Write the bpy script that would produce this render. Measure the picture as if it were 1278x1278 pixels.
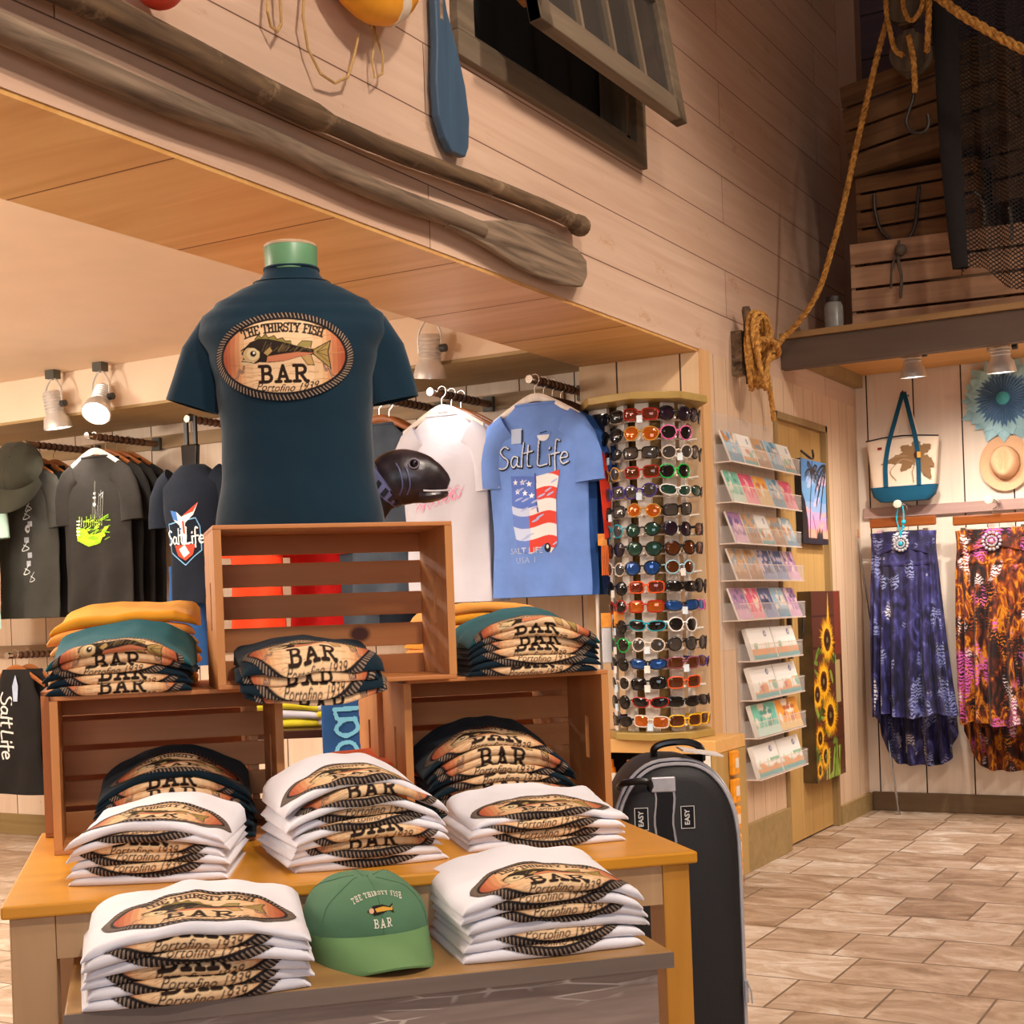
import bpy, bmesh, math, random
import numpy as np
from mathutils import Vector, Matrix, noise

for _o in list(bpy.data.objects):
    bpy.data.objects.remove(_o, do_unlink=True)
scene = bpy.context.scene
COL = scene.collection
PI = math.pi
R = math.radians

# ------------------------------------------------------------------ camera
EYE = 1.2
FPX = 1780.0
PX, PY = 639.0, 764.0
TH = R(2.085)
YAW = R(29.6)
FW = Vector((-math.sin(YAW), math.cos(YAW), 0))
RT = Vector((math.cos(YAW), math.sin(YAW), 0))
UP = Vector((0, 0, 1))
cam_data = bpy.data.cameras.new('camera')
cam_data.sensor_width = 36.0
cam_data.lens = 36.0 * FPX / 1278.0
cam_data.shift_y = (PY - 639.0) / 1278.0
cam_data.clip_start = 0.05
cam_data.clip_end = 100
cam = bpy.data.objects.new('camera', cam_data)
COL.objects.link(cam)
cX = RT * math.cos(TH) - UP * math.sin(TH)
cY = RT * math.sin(TH) + UP * math.cos(TH)
cZ = -FW
cam.matrix_world = Matrix(((cX.x, cY.x, cZ.x, 0), (cX.y, cY.y, cZ.y, 0), (cX.z, cY.z, cZ.z, EYE), (0, 0, 0, 1)))
scene.camera = cam

# ------------------------------------------------------------------ world, exposure
world = bpy.data.worlds.new('room_air')
scene.world = world
world.use_nodes = True
world.node_tree.nodes['Background'].inputs[0].default_value = (1.0, 0.86, 0.74, 1)
world.node_tree.nodes['Background'].inputs[1].default_value = 0.05
vs = scene.view_settings
vs.view_transform = 'Standard'
vs.look = 'None'
vs.gamma = 1.0
vs.use_curve_mapping = False
vs.exposure = 0.0

def area(name, loc, target, size, power, col, size_y=None, spread=None):
    d = bpy.data.lights.new(name, 'AREA')
    d.energy = power; d.color = col; d.size = size
    if size_y:
        d.shape = 'RECTANGLE'; d.size_y = size_y
    if spread: d.spread = R(spread)
    o = bpy.data.objects.new(name, d); COL.objects.link(o)
    o.location = loc
    o.rotation_euler = (Vector(target) - Vector(loc)).to_track_quat('-Z', 'Y').to_euler()
    return o

def spot(name, loc, target, power, col, ang=70, blend=0.6, rad=0.05):
    d = bpy.data.lights.new(name, 'SPOT')
    d.energy = power; d.color = col; d.spot_size = R(ang); d.spot_blend = blend; d.shadow_soft_size = rad
    o = bpy.data.objects.new(name, d); COL.objects.link(o)
    o.location = loc
    o.rotation_euler = (Vector(target) - Vector(loc)).to_track_quat('-Z', 'Y').to_euler()
    return o

WARM = (1.0, 0.84, 0.70)
WARM2 = (1.0, 0.87, 0.74)
COOL = (0.80, 0.88, 1.0)
# track lamps of the hall ceiling (above the frame) aimed at the plank wall, and at the display
spot('hall_track_and_fill_light', (0.4, 1.6, 4.4), (-2.28, 2.9, 2.6), 330, WARM, 85, 0.9, 0.12)
spot('hall_track_and_fill_light', (0.2, 3.9, 4.4), (-2.28, 4.7, 2.2), 230, WARM, 66, 0.9, 0.12)
spot('hall_track_and_fill_light', (0.9, 0.3, 4.2), (-1.7, 2.2, 1.0), 330, WARM2, 60, 0.8, 0.10)
spot('hall_track_and_fill_light', (1.8, 4.6, 4.4), (-1.6, 6.3, 0.9), 260, WARM2, 62, 0.8, 0.10)
spot('hall_track_and_fill_light', (1.0, 3.2, 4.4), (-0.6, 5.2, 0.0), 230, (1.0, 0.9, 0.8), 60, 0.8, 0.10)
spot('hall_track_and_fill_light', (0.6, 4.2, 4.3), (-1.25, 7.2, 3.1), 75, WARM, 34, 0.8, 0.10)  # extra spot added to brighten the loft crates
# daylight from the shop front behind the camera
area('shop_front_daylight', (1.8, -3.0, 2.2), (-1.2, 2.5, 0.9), 2.6, 85, COOL, 2.0)
# soft area light under the hall ceiling, facing the open floor
area('hall_soft_ceiling', (1.2, 3.0, 4.5), (0.8, 3.8, 0.0), 1.8, 60, WARM2, 1.8, 110)
def point_light(name, loc, power, col, rad=0.12):
    d = bpy.data.lights.new(name, 'POINT'); d.energy = power; d.color = col; d.shadow_soft_size = rad
    o = bpy.data.objects.new(name, d); COL.objects.link(o); o.location = loc
# unseen point lights left of the frame, added to brighten the alcove ceiling
point_light('alcove_fill_point', (-4.3, 1.7, 1.95), 85, (1.0, 0.90, 0.79))
point_light('alcove_fill_point', (-6.2, 3.3, 2.05), 85, (1.0, 0.91, 0.81))
point_light('loft_underside_point', (0.6, 7.3, 2.2), 30, (1.0, 0.88, 0.76), 0.1)  # point light under the loft, right of the frame

# ------------------------------------------------------------------ pixel helpers (unproject onto real planes)
def ray(px, py):
    dx, dy = px - PX, py - PY
    u = dx * math.cos(TH) - dy * math.sin(TH)
    v = dx * math.sin(TH) + dy * math.cos(TH)
    return FW + RT * (u / FPX) - UP * (v / FPX)
ORG = Vector((0, 0, EYE))
def at_x(px, py, X):
    d = ray(px, py); return ORG + d * (X / d.x)
def at_y(px, py, Y):
    d = ray(px, py); return ORG + d * (Y / d.y)
def at_z(px, py, Z):
    d = ray(px, py); return ORG + d * ((Z - EYE) / d.z)
def at_d(px, py, D):
    return ORG + ray(px, py) * D
def CW(xc, yc, z=0.0):
    v = FW * yc + RT * xc
    return Vector((v.x, v.y, z))

# ------------------------------------------------------------------ materials
def lin(c):
    return tuple(((x / 12.92) if x <= 0.04045 else ((x + 0.055) / 1.055) ** 2.4) for x in c)
def hx(h):
    return lin(tuple(int(h[i:i + 2], 16) / 255 for i in (0, 2, 4)))
def rgba(c):
    return (c[0], c[1], c[2], 1.0)
def newmat(name):
    m = bpy.data.materials.new(name); m.use_nodes = True
    return m, m.node_tree.nodes, m.node_tree.links, m.node_tree.nodes['Principled BSDF']
def N(nodes, typ, **kw):
    n = nodes.new(typ)
    for k, v in kw.items():
        if k.startswith('i_'):
            key = k[2:]
            key = int(key) if key.isdigit() else key.replace('_', ' ')
            n.inputs[key].default_value = v
        else:
            setattr(n, k, v)
    return n
def ramp(nodes, stops):
    n = nodes.new('ShaderNodeValToRGB')
    e = n.color_ramp.elements
    while len(e) < len(stops): e.new(0.5)
    for el, (p, c) in zip(e, stops):
        el.position = p; el.color = rgba(c)
    return n
def coords(nodes, links, scale=(1, 1, 1), kind='Object', rot=(0, 0, 0), loc=(0, 0, 0)):
    tc = nodes.new('ShaderNodeTexCoord')
    mp = nodes.new('ShaderNodeMapping')
    mp.inputs['Scale'].default_value = scale
    mp.inputs['Rotation'].default_value = rot
    mp.inputs['Location'].default_value = loc
    links.new(tc.outputs[kind], mp.inputs['Vector'])
    return mp.outputs['Vector']
def bump(nodes, links, bs, h, strength=0.3, dist=0.01):
    b = nodes.new('ShaderNodeBump')
    b.inputs['Strength'].default_value = strength
    b.inputs['Distance'].default_value = dist
    links.new(h, b.inputs['Height']); links.new(b.outputs['Normal'], bs.inputs['Normal'])

def plain(name, c, rough=0.6, metal=0.0, spec=0.5, vary=0.12, scale=30, bmp=0.0):
    m, n, l, b = newmat(name)
    b.inputs['Roughness'].default_value = rough
    b.inputs['Metallic'].default_value = metal
    b.inputs['Specular IOR Level'].default_value = spec
    v = coords(n, l)
    t = N(n, 'ShaderNodeTexNoise', i_Scale=scale, i_Detail=4.0)
    l.new(v, t.inputs['Vector'])
    r = ramp(n, [(0.3, tuple(x * (1 - vary) for x in c)), (0.7, tuple(min(1, x * (1 + vary)) for x in c))])
    l.new(t.outputs['Fac'], r.inputs[0]); l.new(r.outputs[0], b.inputs['Base Color'])
    if bmp: bump(n, l, b, t.outputs['Fac'], bmp, 0.004)
    return m

def cloth(name, c, vary=0.12, wrinkle=0.35, sheen=0.2):
    m, n, l, b = newmat(name)
    b.inputs['Roughness'].default_value = 0.9
    b.inputs['Specular IOR Level'].default_value = 0.2
    b.inputs['Sheen Weight'].default_value = sheen * 0.3
    v = coords(n, l)
    t = N(n, 'ShaderNodeTexNoise', i_Scale=9.0, i_Detail=3.0); l.new(v, t.inputs['Vector'])
    w = N(n, 'ShaderNodeTexNoise', i_Scale=900.0, i_Detail=1.0); l.new(v, w.inputs['Vector'])
    r = ramp(n, [(0.3, tuple(x * (1 - vary) for x in c)), (0.7, tuple(min(1, x * (1 + vary)) for x in c))])
    l.new(t.outputs['Fac'], r.inputs[0]); l.new(r.outputs[0], b.inputs['Base Color'])
    ad = N(n, 'ShaderNodeMath', operation='MULTIPLY_ADD'); ad.inputs[1].default_value = 0.04
    l.new(w.outputs['Fac'], ad.inputs[0]); l.new(t.outputs['Fac'], ad.inputs[2])
    bump(n, l, b, ad.outputs[0], wrinkle, 0.02)
    return m

def wood(name, c1, c2, axis='X', scale=14, stretch=0.06, rough=0.55, knots=False, knotc=(0.03, 0.012, 0.006), bmp=0.15, wear=None, spec=0.4, detail=5.0):
    m, n, l, b = newmat(name)
    b.inputs['Roughness'].default_value = rough
    b.inputs['Specular IOR Level'].default_value = spec
    s = [scale] * 3
    s['XYZ'.index(axis)] = scale * stretch
    v = coords(n, l, tuple(s))
    t = N(n, 'ShaderNodeTexNoise', i_Scale=1.0, i_Detail=detail, i_Distortion=1.2); l.new(v, t.inputs['Vector'])
    r = ramp(n, [(0.25, c1), (0.75, c2)])
    l.new(t.outputs['Fac'], r.inputs[0])
    out = r.outputs[0]
    if knots:
        v2 = coords(n, l, (1, 1, 1))
        sp_ = n.new('ShaderNodeSeparateXYZ'); l.new(v2, sp_.inputs[0]); cb_ = n.new('ShaderNodeCombineXYZ')
        mm = N(n, 'ShaderNodeMath', operation='MULTIPLY'); mm.inputs[1].default_value = 0.75; l.new(sp_.outputs[0], mm.inputs[0])
        l.new(mm.outputs[0], cb_.inputs[0]); l.new(sp_.outputs[2], cb_.inputs[1])
        vo = N(n, 'ShaderNodeTexVoronoi', voronoi_dimensions='2D', i_Scale=8.0); l.new(cb_.outputs[0], vo.inputs['Vector'])
        sub = N(n, 'ShaderNodeMath', operation='GREATER_THAN'); sub.inputs[1].default_value = 0.55
        l.new(vo.outputs['Color'], sub.inputs[0])
        rk = ramp(n, [(0.10, (1, 1, 1)), (0.17, (0, 0, 0))]); l.new(vo.outputs['Distance'], rk.inputs[0])
        mu = N(n, 'ShaderNodeMath', operation='MULTIPLY'); l.new(rk.outputs[0], mu.inputs[0]); l.new(sub.outputs[0], mu.inputs[1])
        mx = N(n, 'ShaderNodeMix', data_type='RGBA'); mx.inputs[7].default_value = rgba(knotc)
        l.new(mu.outputs[0], mx.inputs[0]); l.new(out, mx.inputs[6]); out = mx.outputs[2]
    if wear:
        v3 = coords(n, l, (2.2, 2.2, 2.2))
        t3 = N(n, 'ShaderNodeTexNoise', i_Scale=1.6, i_Detail=8.0, i_Roughness=0.7); l.new(v3, t3.inputs['Vector'])
        rw = ramp(n, [(0.56, (0, 0, 0)), (0.66, (1, 1, 1))]); l.new(t3.outputs['Fac'], rw.inputs[0])
        mx = N(n, 'ShaderNodeMix', data_type='RGBA'); mx.inputs[7].default_value = rgba(wear)
        l.new(rw.outputs[0], mx.inputs[0]); l.new(out, mx.inputs[6]); out = mx.outputs[2]
    l.new(out, b.inputs['Base Color'])
    bump(n, l, b, t.outputs['Fac'], bmp, 0.003)
    return m

def planks(name, c1, c2, u, v_, width, length, gap=0.006, wear=(0.42, 0.20, 0.09), wearamt=0.62, gapc=(0.05, 0.03, 0.02), rough=0.7, off=0.37, shift=(0, 0), streak=1.0):
    """boards running along axis u, stacked along axis v_ (indices 0,1,2 of world position)"""
    m, n, l, b = newmat(name)
    b.inputs['Roughness'].default_value = rough
    b.inputs['Specular IOR Level'].default_value = 0.3
    tc = n.new('ShaderNodeTexCoord')
    sp = n.new('ShaderNodeSeparateXYZ'); l.new(tc.outputs['Object'], sp.inputs[0])
    cb = n.new('ShaderNodeCombineXYZ'); l.new(sp.outputs[u], cb.inputs[0]); l.new(sp.outputs[v_], cb.inputs[1])
    mp = n.new('ShaderNodeMapping'); l.new(cb.outputs[0], mp.inputs[0]); mp.inputs['Location'].default_value = (shift[0], shift[1], 0)
    br = N(n, 'ShaderNodeTexBrick', offset=off)
    br.inputs['Scale'].default_value = 1.0
    br.inputs['Mortar Size'].default_value = gap
    br.inputs['Mortar Smooth'].default_value = 0.1
    br.inputs['Brick Width'].default_value = length
    br.inputs['Row Height'].default_value = width
    br.inputs['Color1'].default_value = (0.35, 0.35, 0.35, 1)
    br.inputs['Color2'].default_value = (0.65, 0.65, 0.65, 1)
    br.inputs['Mortar'].default_value = (0.5, 0.5, 0.5, 1)
    l.new(mp.outputs[0], br.inputs['Vector'])
    m2 = n.new('ShaderNodeMapping'); l.new(cb.outputs[0], m2.inputs[0]); m2.inputs['Scale'].default_value = (1.2, 22, 1)
    t = N(n, 'ShaderNodeTexNoise', i_Scale=1.0, i_Detail=6.0, i_Distortion=0.8); l.new(m2.outputs[0], t.inputs['Vector'])
    mix = N(n, 'ShaderNodeMix', data_type='FLOAT'); mix.inputs[0].default_value = 0.45 * streak
    l.new(br.outputs['Color'], mix.inputs[2]); l.new(t.outputs['Fac'], mix.inputs[3])
    r = ramp(n, [(0.3, c1), (0.7, c2)]); l.new(mix.outputs[0], r.inputs[0])
    m3 = n.new('ShaderNodeMapping'); l.new(cb.outputs[0], m3.inputs[0]); m3.inputs['Scale'].default_value = (3.0, 6.5, 1)
    t3 = N(n, 'ShaderNodeTexNoise', i_Scale=1.0, i_Detail=9.0, i_Roughness=0.72); l.new(m3.outputs[0], t3.inputs['Vector'])
    rw = ramp(n, [(wearamt, (0, 0, 0)), (wearamt + 0.12, (0.8, 0.8, 0.8))]); l.new(t3.outputs['Fac'], rw.inputs[0])
    mx = N(n, 'ShaderNodeMix', data_type='RGBA'); mx.inputs[7].default_value = rgba(wear)
    l.new(rw.outputs[0], mx.inputs[0]); l.new(r.outputs[0], mx.inputs[6])
    mg = N(n, 'ShaderNodeMix', data_type='RGBA'); mg.inputs[7].default_value = rgba(gapc)
    l.new(br.outputs['Fac'], mg.inputs[0]); l.new(mx.outputs[2], mg.inputs[6])
    l.new(mg.outputs[2], b.inputs['Base Color'])
    inv = N(n, 'ShaderNodeMath', operation='MULTIPLY_ADD'); inv.inputs[1].default_value = -1.0
    l.new(br.outputs['Fac'], inv.inputs[0]); l.new(t.outputs['Fac'], inv.inputs[2])
    bump(n, l, b, inv.outputs[0], 0.35, 0.004)
    return m

def emit(name, c, s):
    m, n, l, b = newmat(name)
    b.inputs['Base Color'].default_value = rgba(c)
    b.inputs['Emission Color'].default_value = rgba(c)
    b.inputs['Emission Strength'].default_value = s
    return m

def glass(name, c=(0.95, 0.97, 1.0), alpha=0.25, rough=0.05):
    """clear acrylic: mostly transparent with a glossy skin"""
    m, n, l, b = newmat(name)
    b.inputs['Base Color'].default_value = rgba(c)
    b.inputs['Roughness'].default_value = rough
    b.inputs['Alpha'].default_value = alpha
    b.inputs['Specular IOR Level'].default_value = 0.8
    return m

def inkmat(name='printed_ink', rough=0.85):
    m, n, l, b = newmat(name)
    a = n.new('ShaderNodeAttribute'); a.attribute_name = 'ink'
    l.new(a.outputs['Color'], b.inputs['Base Color'])
    b.inputs['Roughness'].default_value = rough
    b.inputs['Specular IOR Level'].default_value = 0.25
    return m
INK = inkmat()
GLOSSINK = inkmat('glossy_printed_card', 0.3)

# ------------------------------------------------------------------ mesh builder
class G:
    def __init__(s):
        s.v = []; s.f = []; s.mi = []; s.cur = 0
    def add(s, vs, fs):
        o = len(s.v)
        s.v += [tuple(v) for v in vs]
        for f in fs:
            s.f.append(tuple(i + o for i in f)); s.mi.append(s.cur)
        return s
    def box(s, lo, hi, rot=None, piv=None):
        x0, y0, z0 = lo; x1, y1, z1 = hi
        vs = [Vector(p) for p in ((x0, y0, z0), (x1, y0, z0), (x1, y1, z0), (x0, y1, z0), (x0, y0, z1), (x1, y0, z1), (x1, y1, z1), (x0, y1, z1))]
        if rot is not None:
            pv = Vector(piv) if piv is not None else (vs[0] + vs[6]) / 2
            vs = [rot @ (v - pv) + pv for v in vs]
        return s.add(vs, [(0, 3, 2, 1), (4, 5, 6, 7), (0, 1, 5, 4), (1, 2, 6, 5), (2, 3, 7, 6), (3, 0, 4, 7)])
    def cbox(s, c, size, rot=None):
        c = Vector(c); h = Vector(size) / 2
        return s.box(c - h, c + h, rot, c)
    def tube(s, pts, r, seg=8, cap=True, closed=False):
        pts = [Vector(p) for p in pts]
        n = len(pts)
        rs = r if isinstance(r, (list, tuple)) else [r] * n
        tans = []
        for i in range(n):
            a = pts[(i - 1) % n] if (closed or i > 0) else pts[i]
            b = pts[(i + 1) % n] if (closed or i < n - 1) else pts[i]
            t = b - a
            tans.append(t.normalized() if t.length > 1e-9 else Vector((0, 0, 1)))
        ref = Vector((0, 0, 1)) if abs(tans[0].z) < 0.9 else Vector((1, 0, 0))
        nrm = (ref - tans[0] * ref.dot(tans[0])).normalized()
        vs = []
        for i in range(n):
            t = tans[i]
            nrm = (nrm - t * nrm.dot(t))
            nrm = nrm.normalized() if nrm.length > 1e-6 else t.orthogonal().normalized()
            bn = t.cross(nrm)
            for k in range(seg):
                a = 2 * PI * k / seg
                vs.append(pts[i] + (nrm * math.cos(a) + bn * math.sin(a)) * rs[i])
        fs = []
        for i in range(n if closed else n - 1):
            j = (i + 1) % n
            for k in range(seg):
                k2 = (k + 1) % seg
                fs.append((i * seg + k, i * seg + k2, j * seg + k2, j * seg + k))
        if cap and not closed:
            fs.append(tuple(range(seg - 1, -1, -1))); fs.append(tuple((n - 1) * seg + k for k in range(seg)))
        return s.add(vs, fs)
    def loft(s, rings, cap0=True, cap1=True):
        seg = len(rings[0]); vs = [p for r in rings for p in r]; fs = []
        for i in range(len(rings) - 1):
            for k in range(seg):
                k2 = (k + 1) % seg
                fs.append((i * seg + k, i * seg + k2, (i + 1) * seg + k2, (i + 1) * seg + k))
        if cap0: fs.append(tuple(range(seg - 1, -1, -1)))
        if cap1: fs.append(tuple((len(rings) - 1) * seg + k for k in range(seg)))
        return s.add(vs, fs)
    def lathe(s, prof, seg=24, c=(0, 0, 0), axis=None, cap=True):
        c = Vector(c)
        q = Vector((0, 0, 1)).rotation_difference(Vector(axis).normalized()) if axis is not None else None
        rings = []
        for r, z in prof:
            ring = []
            for k in range(seg):
                a = 2 * PI * k / seg
                p = Vector((r * math.cos(a), r * math.sin(a), z))
                if q: p = q @ p
                ring.append(c + p)
            rings.append(ring)
        return s.loft(rings, cap, cap)
    def prism(s, pts, y0, y1, fn=None):
        """2d outline pts (x,z) extruded between y0 and y1"""
        n = len(pts)
        vs = [Vector((p[0], y0, p[1])) for p in pts] + [Vector((p[0], y1, p[1])) for p in pts]
        if fn: vs = [fn(v) for v in vs]
        fs = [tuple(range(n)), tuple(range(2 * n - 1, n - 1, -1))]
        for i in range(n):
            j = (i + 1) % n
            fs.append((j, i, n + i, n + j))
        return s.add(vs, fs)
    def grid(s, fn, nu, nv, wrap=False):
        vs = [fn(i / nu, j / nv) for j in range(nv + 1) for i in range(nu + 1)]
        fs = [(j * (nu + 1) + i, j * (nu + 1) + i + 1, (j + 1) * (nu + 1) + i + 1, (j + 1) * (nu + 1) + i) for j in range(nv) for i in range(nu)]
        return s.add(vs, fs)
    def ball(s, c, r, seg=16, rings=10, sc=(1, 1, 1)):
        c = Vector(c); rr = []
        for i in range(1, rings):
            a = PI * i / rings
            rr.append([c + Vector((r * sc[0] * math.sin(a) * math.cos(2 * PI * k / seg), r * sc[1] * math.sin(a) * math.sin(2 * PI * k / seg), -r * sc[2] * math.cos(a))) for k in range(seg)])
        return s.loft(rr)
    def mesh(s, name, mats, smooth=False, angle=None):
        me = bpy.data.meshes.new(name)
        me.from_pydata(s.v, [], s.f)
        if not isinstance(mats, (list, tuple)): mats = [mats]
        for m in mats: me.materials.append(m)
        if len(mats) > 1: me.polygons.foreach_set('material_index', s.mi)
        bm = bmesh.new(); bm.from_mesh(me)
        bmesh.ops.recalc_face_normals(bm, faces=bm.faces)
        if smooth:
            lim = R(angle if angle else 40)
            for f in bm.faces: f.smooth = True
            for e in bm.edges:
                e.smooth = not (len(e.link_faces) == 2 and e.calc_face_angle(0) > lim)
        bm.to_mesh(me); bm.free()
        me.update()
        return me

def link(name, me, parent=None, loc=None, rot=None):
    o = bpy.data.objects.new(name, me); COL.objects.link(o)
    if parent is not None: o.parent = parent
    if loc is not None: o.location = loc
    if rot is not None: o.rotation_euler = rot
    return o
def part(name, g, mats, parent, smooth=False, bevel=0, label=None, loc=None, rot=None, angle=None):
    o = link(name, g.mesh(name, mats, smooth, angle), parent, loc, rot)
    if bevel:
        b = o.modifiers.new('bevel', 'BEVEL'); b.width = bevel; b.segments = 2; b.limit_method = 'ANGLE'; b.angle_limit = R(40)
    if label: o['label'] = label
    return o
def tag(o, label, cat, group=None, kind=None):
    o['label'] = label; o['category'] = cat
    if group: o['group'] = group
    if kind: o['kind'] = kind
    return o
def thing(name, label, cat, loc=(0, 0, 0), rz=0, group=None, rot=None):
    o = bpy.data.objects.new(name, None); COL.objects.link(o)
    o.empty_display_size = 0.05
    o.location = loc; o.rotation_euler = rot if rot is not None else (0, 0, rz)
    return tag(o, label, cat, group)
def one(name, g, mats, label, cat, loc=(0, 0, 0), rz=0, group=None, smooth=False, bevel=0, rot=None, angle=None):
    o = part(name, g, mats, None, smooth, bevel, None, loc, rot if rot is not None else (0, 0, rz), angle)
    return tag(o, label, cat, group)
def struct(name, g, mats, smooth=False, bevel=0):
    o = part(name, g, mats, None, smooth, bevel)
    o['kind'] = 'structure'
    return o
def dup(root, loc=None, rot=None, label=None, group=None, mats=None):
    r = root.copy(); COL.objects.link(r)
    if loc is not None: r.location = loc
    if rot is not None: r.rotation_euler = rot
    if label: r['label'] = label
    if group: r['group'] = group
    for ch in list(root.children):
        c = ch.copy(); COL.objects.link(c); c.parent = r
        for g_ in list(ch.children):
            d = g_.copy(); COL.objects.link(d); d.parent = c
    return r
def remat(o, m):
    """give a copied part its own material through the object slot"""
    o.material_slots[0].link = 'OBJECT'; o.material_slots[0].material = m

# ------------------------------------------------------------------ artwork canvas -> coloured ink on a surface grid
class Canvas:
    def __init__(s, w, h, res, bg=None):
        s.w, s.h = w, h
        s.nx, s.ny = int(w * res), int(h * res)
        s.x = (np.arange(s.nx) + 0.5) / s.nx * w - w / 2
        s.y = (np.arange(s.ny) + 0.5) / s.ny * h - h / 2
        s.X, s.Y = np.meshgrid(s.x, s.y)
        s.rgb = np.zeros((s.ny, s.nx, 3)); s.a = np.zeros((s.ny, s.nx))
        if bg: s.rgb[:] = hx(bg); s.a[:] = 1
    def put(s, m, c, keep=False):
        c = np.array(hx(c)) if isinstance(c, str) else np.array(c)
        if keep: m = m & (s.a > 0.5)
        s.rgb[m] = c; s.a[m] = 1
        return s
    def pmask(s, pts):
        m = np.zeros(s.X.shape, bool)
        n = len(pts)
        for i in range(n):
            x0, y0 = pts[i]; x1, y1 = pts[(i + 1) % n]
            if y0 == y1: continue
            c = ((s.Y < y0) != (s.Y < y1)) & (s.X < (x1 - x0) * (s.Y - y0) / (y1 - y0) + x0)
            m ^= c
        return m
    def poly(s, pts, c, keep=False): return s.put(s.pmask(pts), c, keep)
    def emask(s, cx, cy, rx, ry, rot=0):
        dx, dy = s.X - cx, s.Y - cy
        u = dx * math.cos(rot) + dy * math.sin(rot); v = -dx * math.sin(rot) + dy * math.cos(rot)
        return (u / rx) ** 2 + (v / ry) ** 2 < 1
    def ell(s, cx, cy, rx, ry, c, rot=0, keep=False): return s.put(s.emask(cx, cy, rx, ry, rot), c, keep)
    def rect(s, x0, y0, x1, y1, c, keep=False): return s.put((s.X > x0) & (s.X < x1) & (s.Y > y0) & (s.Y < y1), c, keep)
    def smask(s, pts, w):
        m = np.zeros(s.X.shape, bool)
        for (x0, y0), (x1, y1) in zip(pts[:-1], pts[1:]):
            ix = np.where((s.x > min(x0, x1) - w) & (s.x < max(x0, x1) + w))[0]
            iy = np.where((s.y > min(y0, y1) - w) & (s.y < max(y0, y1) + w))[0]
            if len(ix) == 0 or len(iy) == 0: continue
            sl = (slice(iy[0], iy[-1] + 1), slice(ix[0], ix[-1] + 1))
            X, Y = s.X[sl], s.Y[sl]
            dx, dy = x1 - x0, y1 - y0
            L = dx * dx + dy * dy + 1e-12
            t = np.clip(((X - x0) * dx + (Y - y0) * dy) / L, 0, 1)
            m[sl] |= (X - x0 - t * dx) ** 2 + (Y - y0 - t * dy) ** 2 < (w / 2) ** 2
        return m
    def line(s, pts, w, c, keep=False): return s.put(s.smask(pts, w), c, keep)
    def speck(s, n, r0, r1, cols, seed=1, keep=True, asp=1.0, box=None):
        rr = random.Random(seed)
        x0, y0, x1, y1 = box or (-s.w / 2, -s.h / 2, s.w / 2, s.h / 2)
        for _ in range(n):
            r = rr.uniform(r0, r1)
            s.ell(rr.uniform(x0, x1), rr.uniform(y0, y1), r, r * asp, rr.choice(cols), rr.uniform(-0.4, 0.4), keep)
        return s

def arc(cx, cy, r, a0, a1, n=10, ry=None):
    ry = ry or r
    return [(cx + r * math.cos(R(a0 + (a1 - a0) * i / n)), cy + ry * math.sin(R(a0 + (a1 - a0) * i / n))) for i in range(n + 1)]
SLAB = {
 'T': (.78, [[(.39, 0), (.39, 1)], [(0, 1), (.78, 1)], [(.2, 0), (.58, 0)], [(0, 1), (0, .78)], [(.78, 1), (.78, .78)]]),
 'H': (.86, [[(.18, 0), (.18, 1)], [(.68, 0), (.68, 1)], [(.18, .5), (.68, .5)], [(0, 0), (.34, 0)], [(.52, 0), (.86, 0)], [(0, 1), (.34, 1)], [(.52, 1), (.86, 1)]]),
 'E': (.7, [[(.18, 0), (.18, 1)], [(0, 0), (.7, 0)], [(0, 1), (.7, 1)], [(.18, .5), (.5, .5)], [(.7, 0), (.7, .22)], [(.7, 1), (.7, .78)]]),
 'F': (.68, [[(.18, 0), (.18, 1)], [(0, 0), (.4, 0)], [(0, 1), (.68, 1)], [(.18, .5), (.5, .5)], [(.68, 1), (.68, .78)]]),
 'I': (.4, [[(.2, 0), (.2, 1)], [(0, 0), (.4, 0)], [(0, 1), (.4, 1)]]),
 'R': (.85, [[(.18, 0), (.18, 1)], [(0, 0), (.36, 0)], [(0, 1), (.45, 1)] + arc(.45, .75, .25, 90, -90, 8)[1:] + [(.18, .5)], [(.4, .5), (.72, 0), (.85, 0)]]),
 'B': (.76, [[(.18, 0), (.18, 1)], [(0, 0), (.45, 0)] + arc(.45, .26, .27, -90, 90, 8, .26)[1:] + [(.18, .52)], [(0, 1), (.42, 1)] + arc(.42, .76, .24, 90, -90, 8)[1:]]),
 'A': (.9, [[(.16, 0), (.45, 1), (.74, 0)], [(.26, .32), (.64, .32)], [(0, 0), (.32, 0)], [(.58, 0), (.9, 0)]]),
 'S': (.66, [[(.62, .75), (.62, .9)] + arc(.33, .76, .27, 30, 250, 12, .24) + arc(.34, .26, .28, 80, -140, 12, .26), [(.04, .1), (.04, .28)]]),
 'Y': (.84, [[(.42, 0), (.42, .45), (.14, 1)], [(.42, .45), (.7, 1)], [(.24, 0), (.6, 0)], [(0, 1), (.28, 1)], [(.56, 1), (.84, 1)]]),
 ' ': (.35, []),
}
def slab_text(cv, txt, h, w, c, place, sp=0.16, xs=1.0):
    """place(x) -> (ox, oy, angle); x runs along the line centred on 0"""
    tot = sum(SLAB[ch][0] * xs + sp for ch in txt) - sp
    x = -tot * h / 2
    for ch in txt:
        gw, st = SLAB[ch]
        gw *= xs
        ox, oy, an = place(x + gw * h / 2)
        for pl in st:
            pp = []
            for px, py in pl:
                lx, ly = (px * xs - gw / 2) * h, py * h
                pp.append((ox + lx * math.cos(an) - ly * math.sin(an), oy + lx * math.sin(an) + ly * math.cos(an)))
            cv.line(pp, w, c)
        x += (gw + sp) * h
_tc = {}
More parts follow.
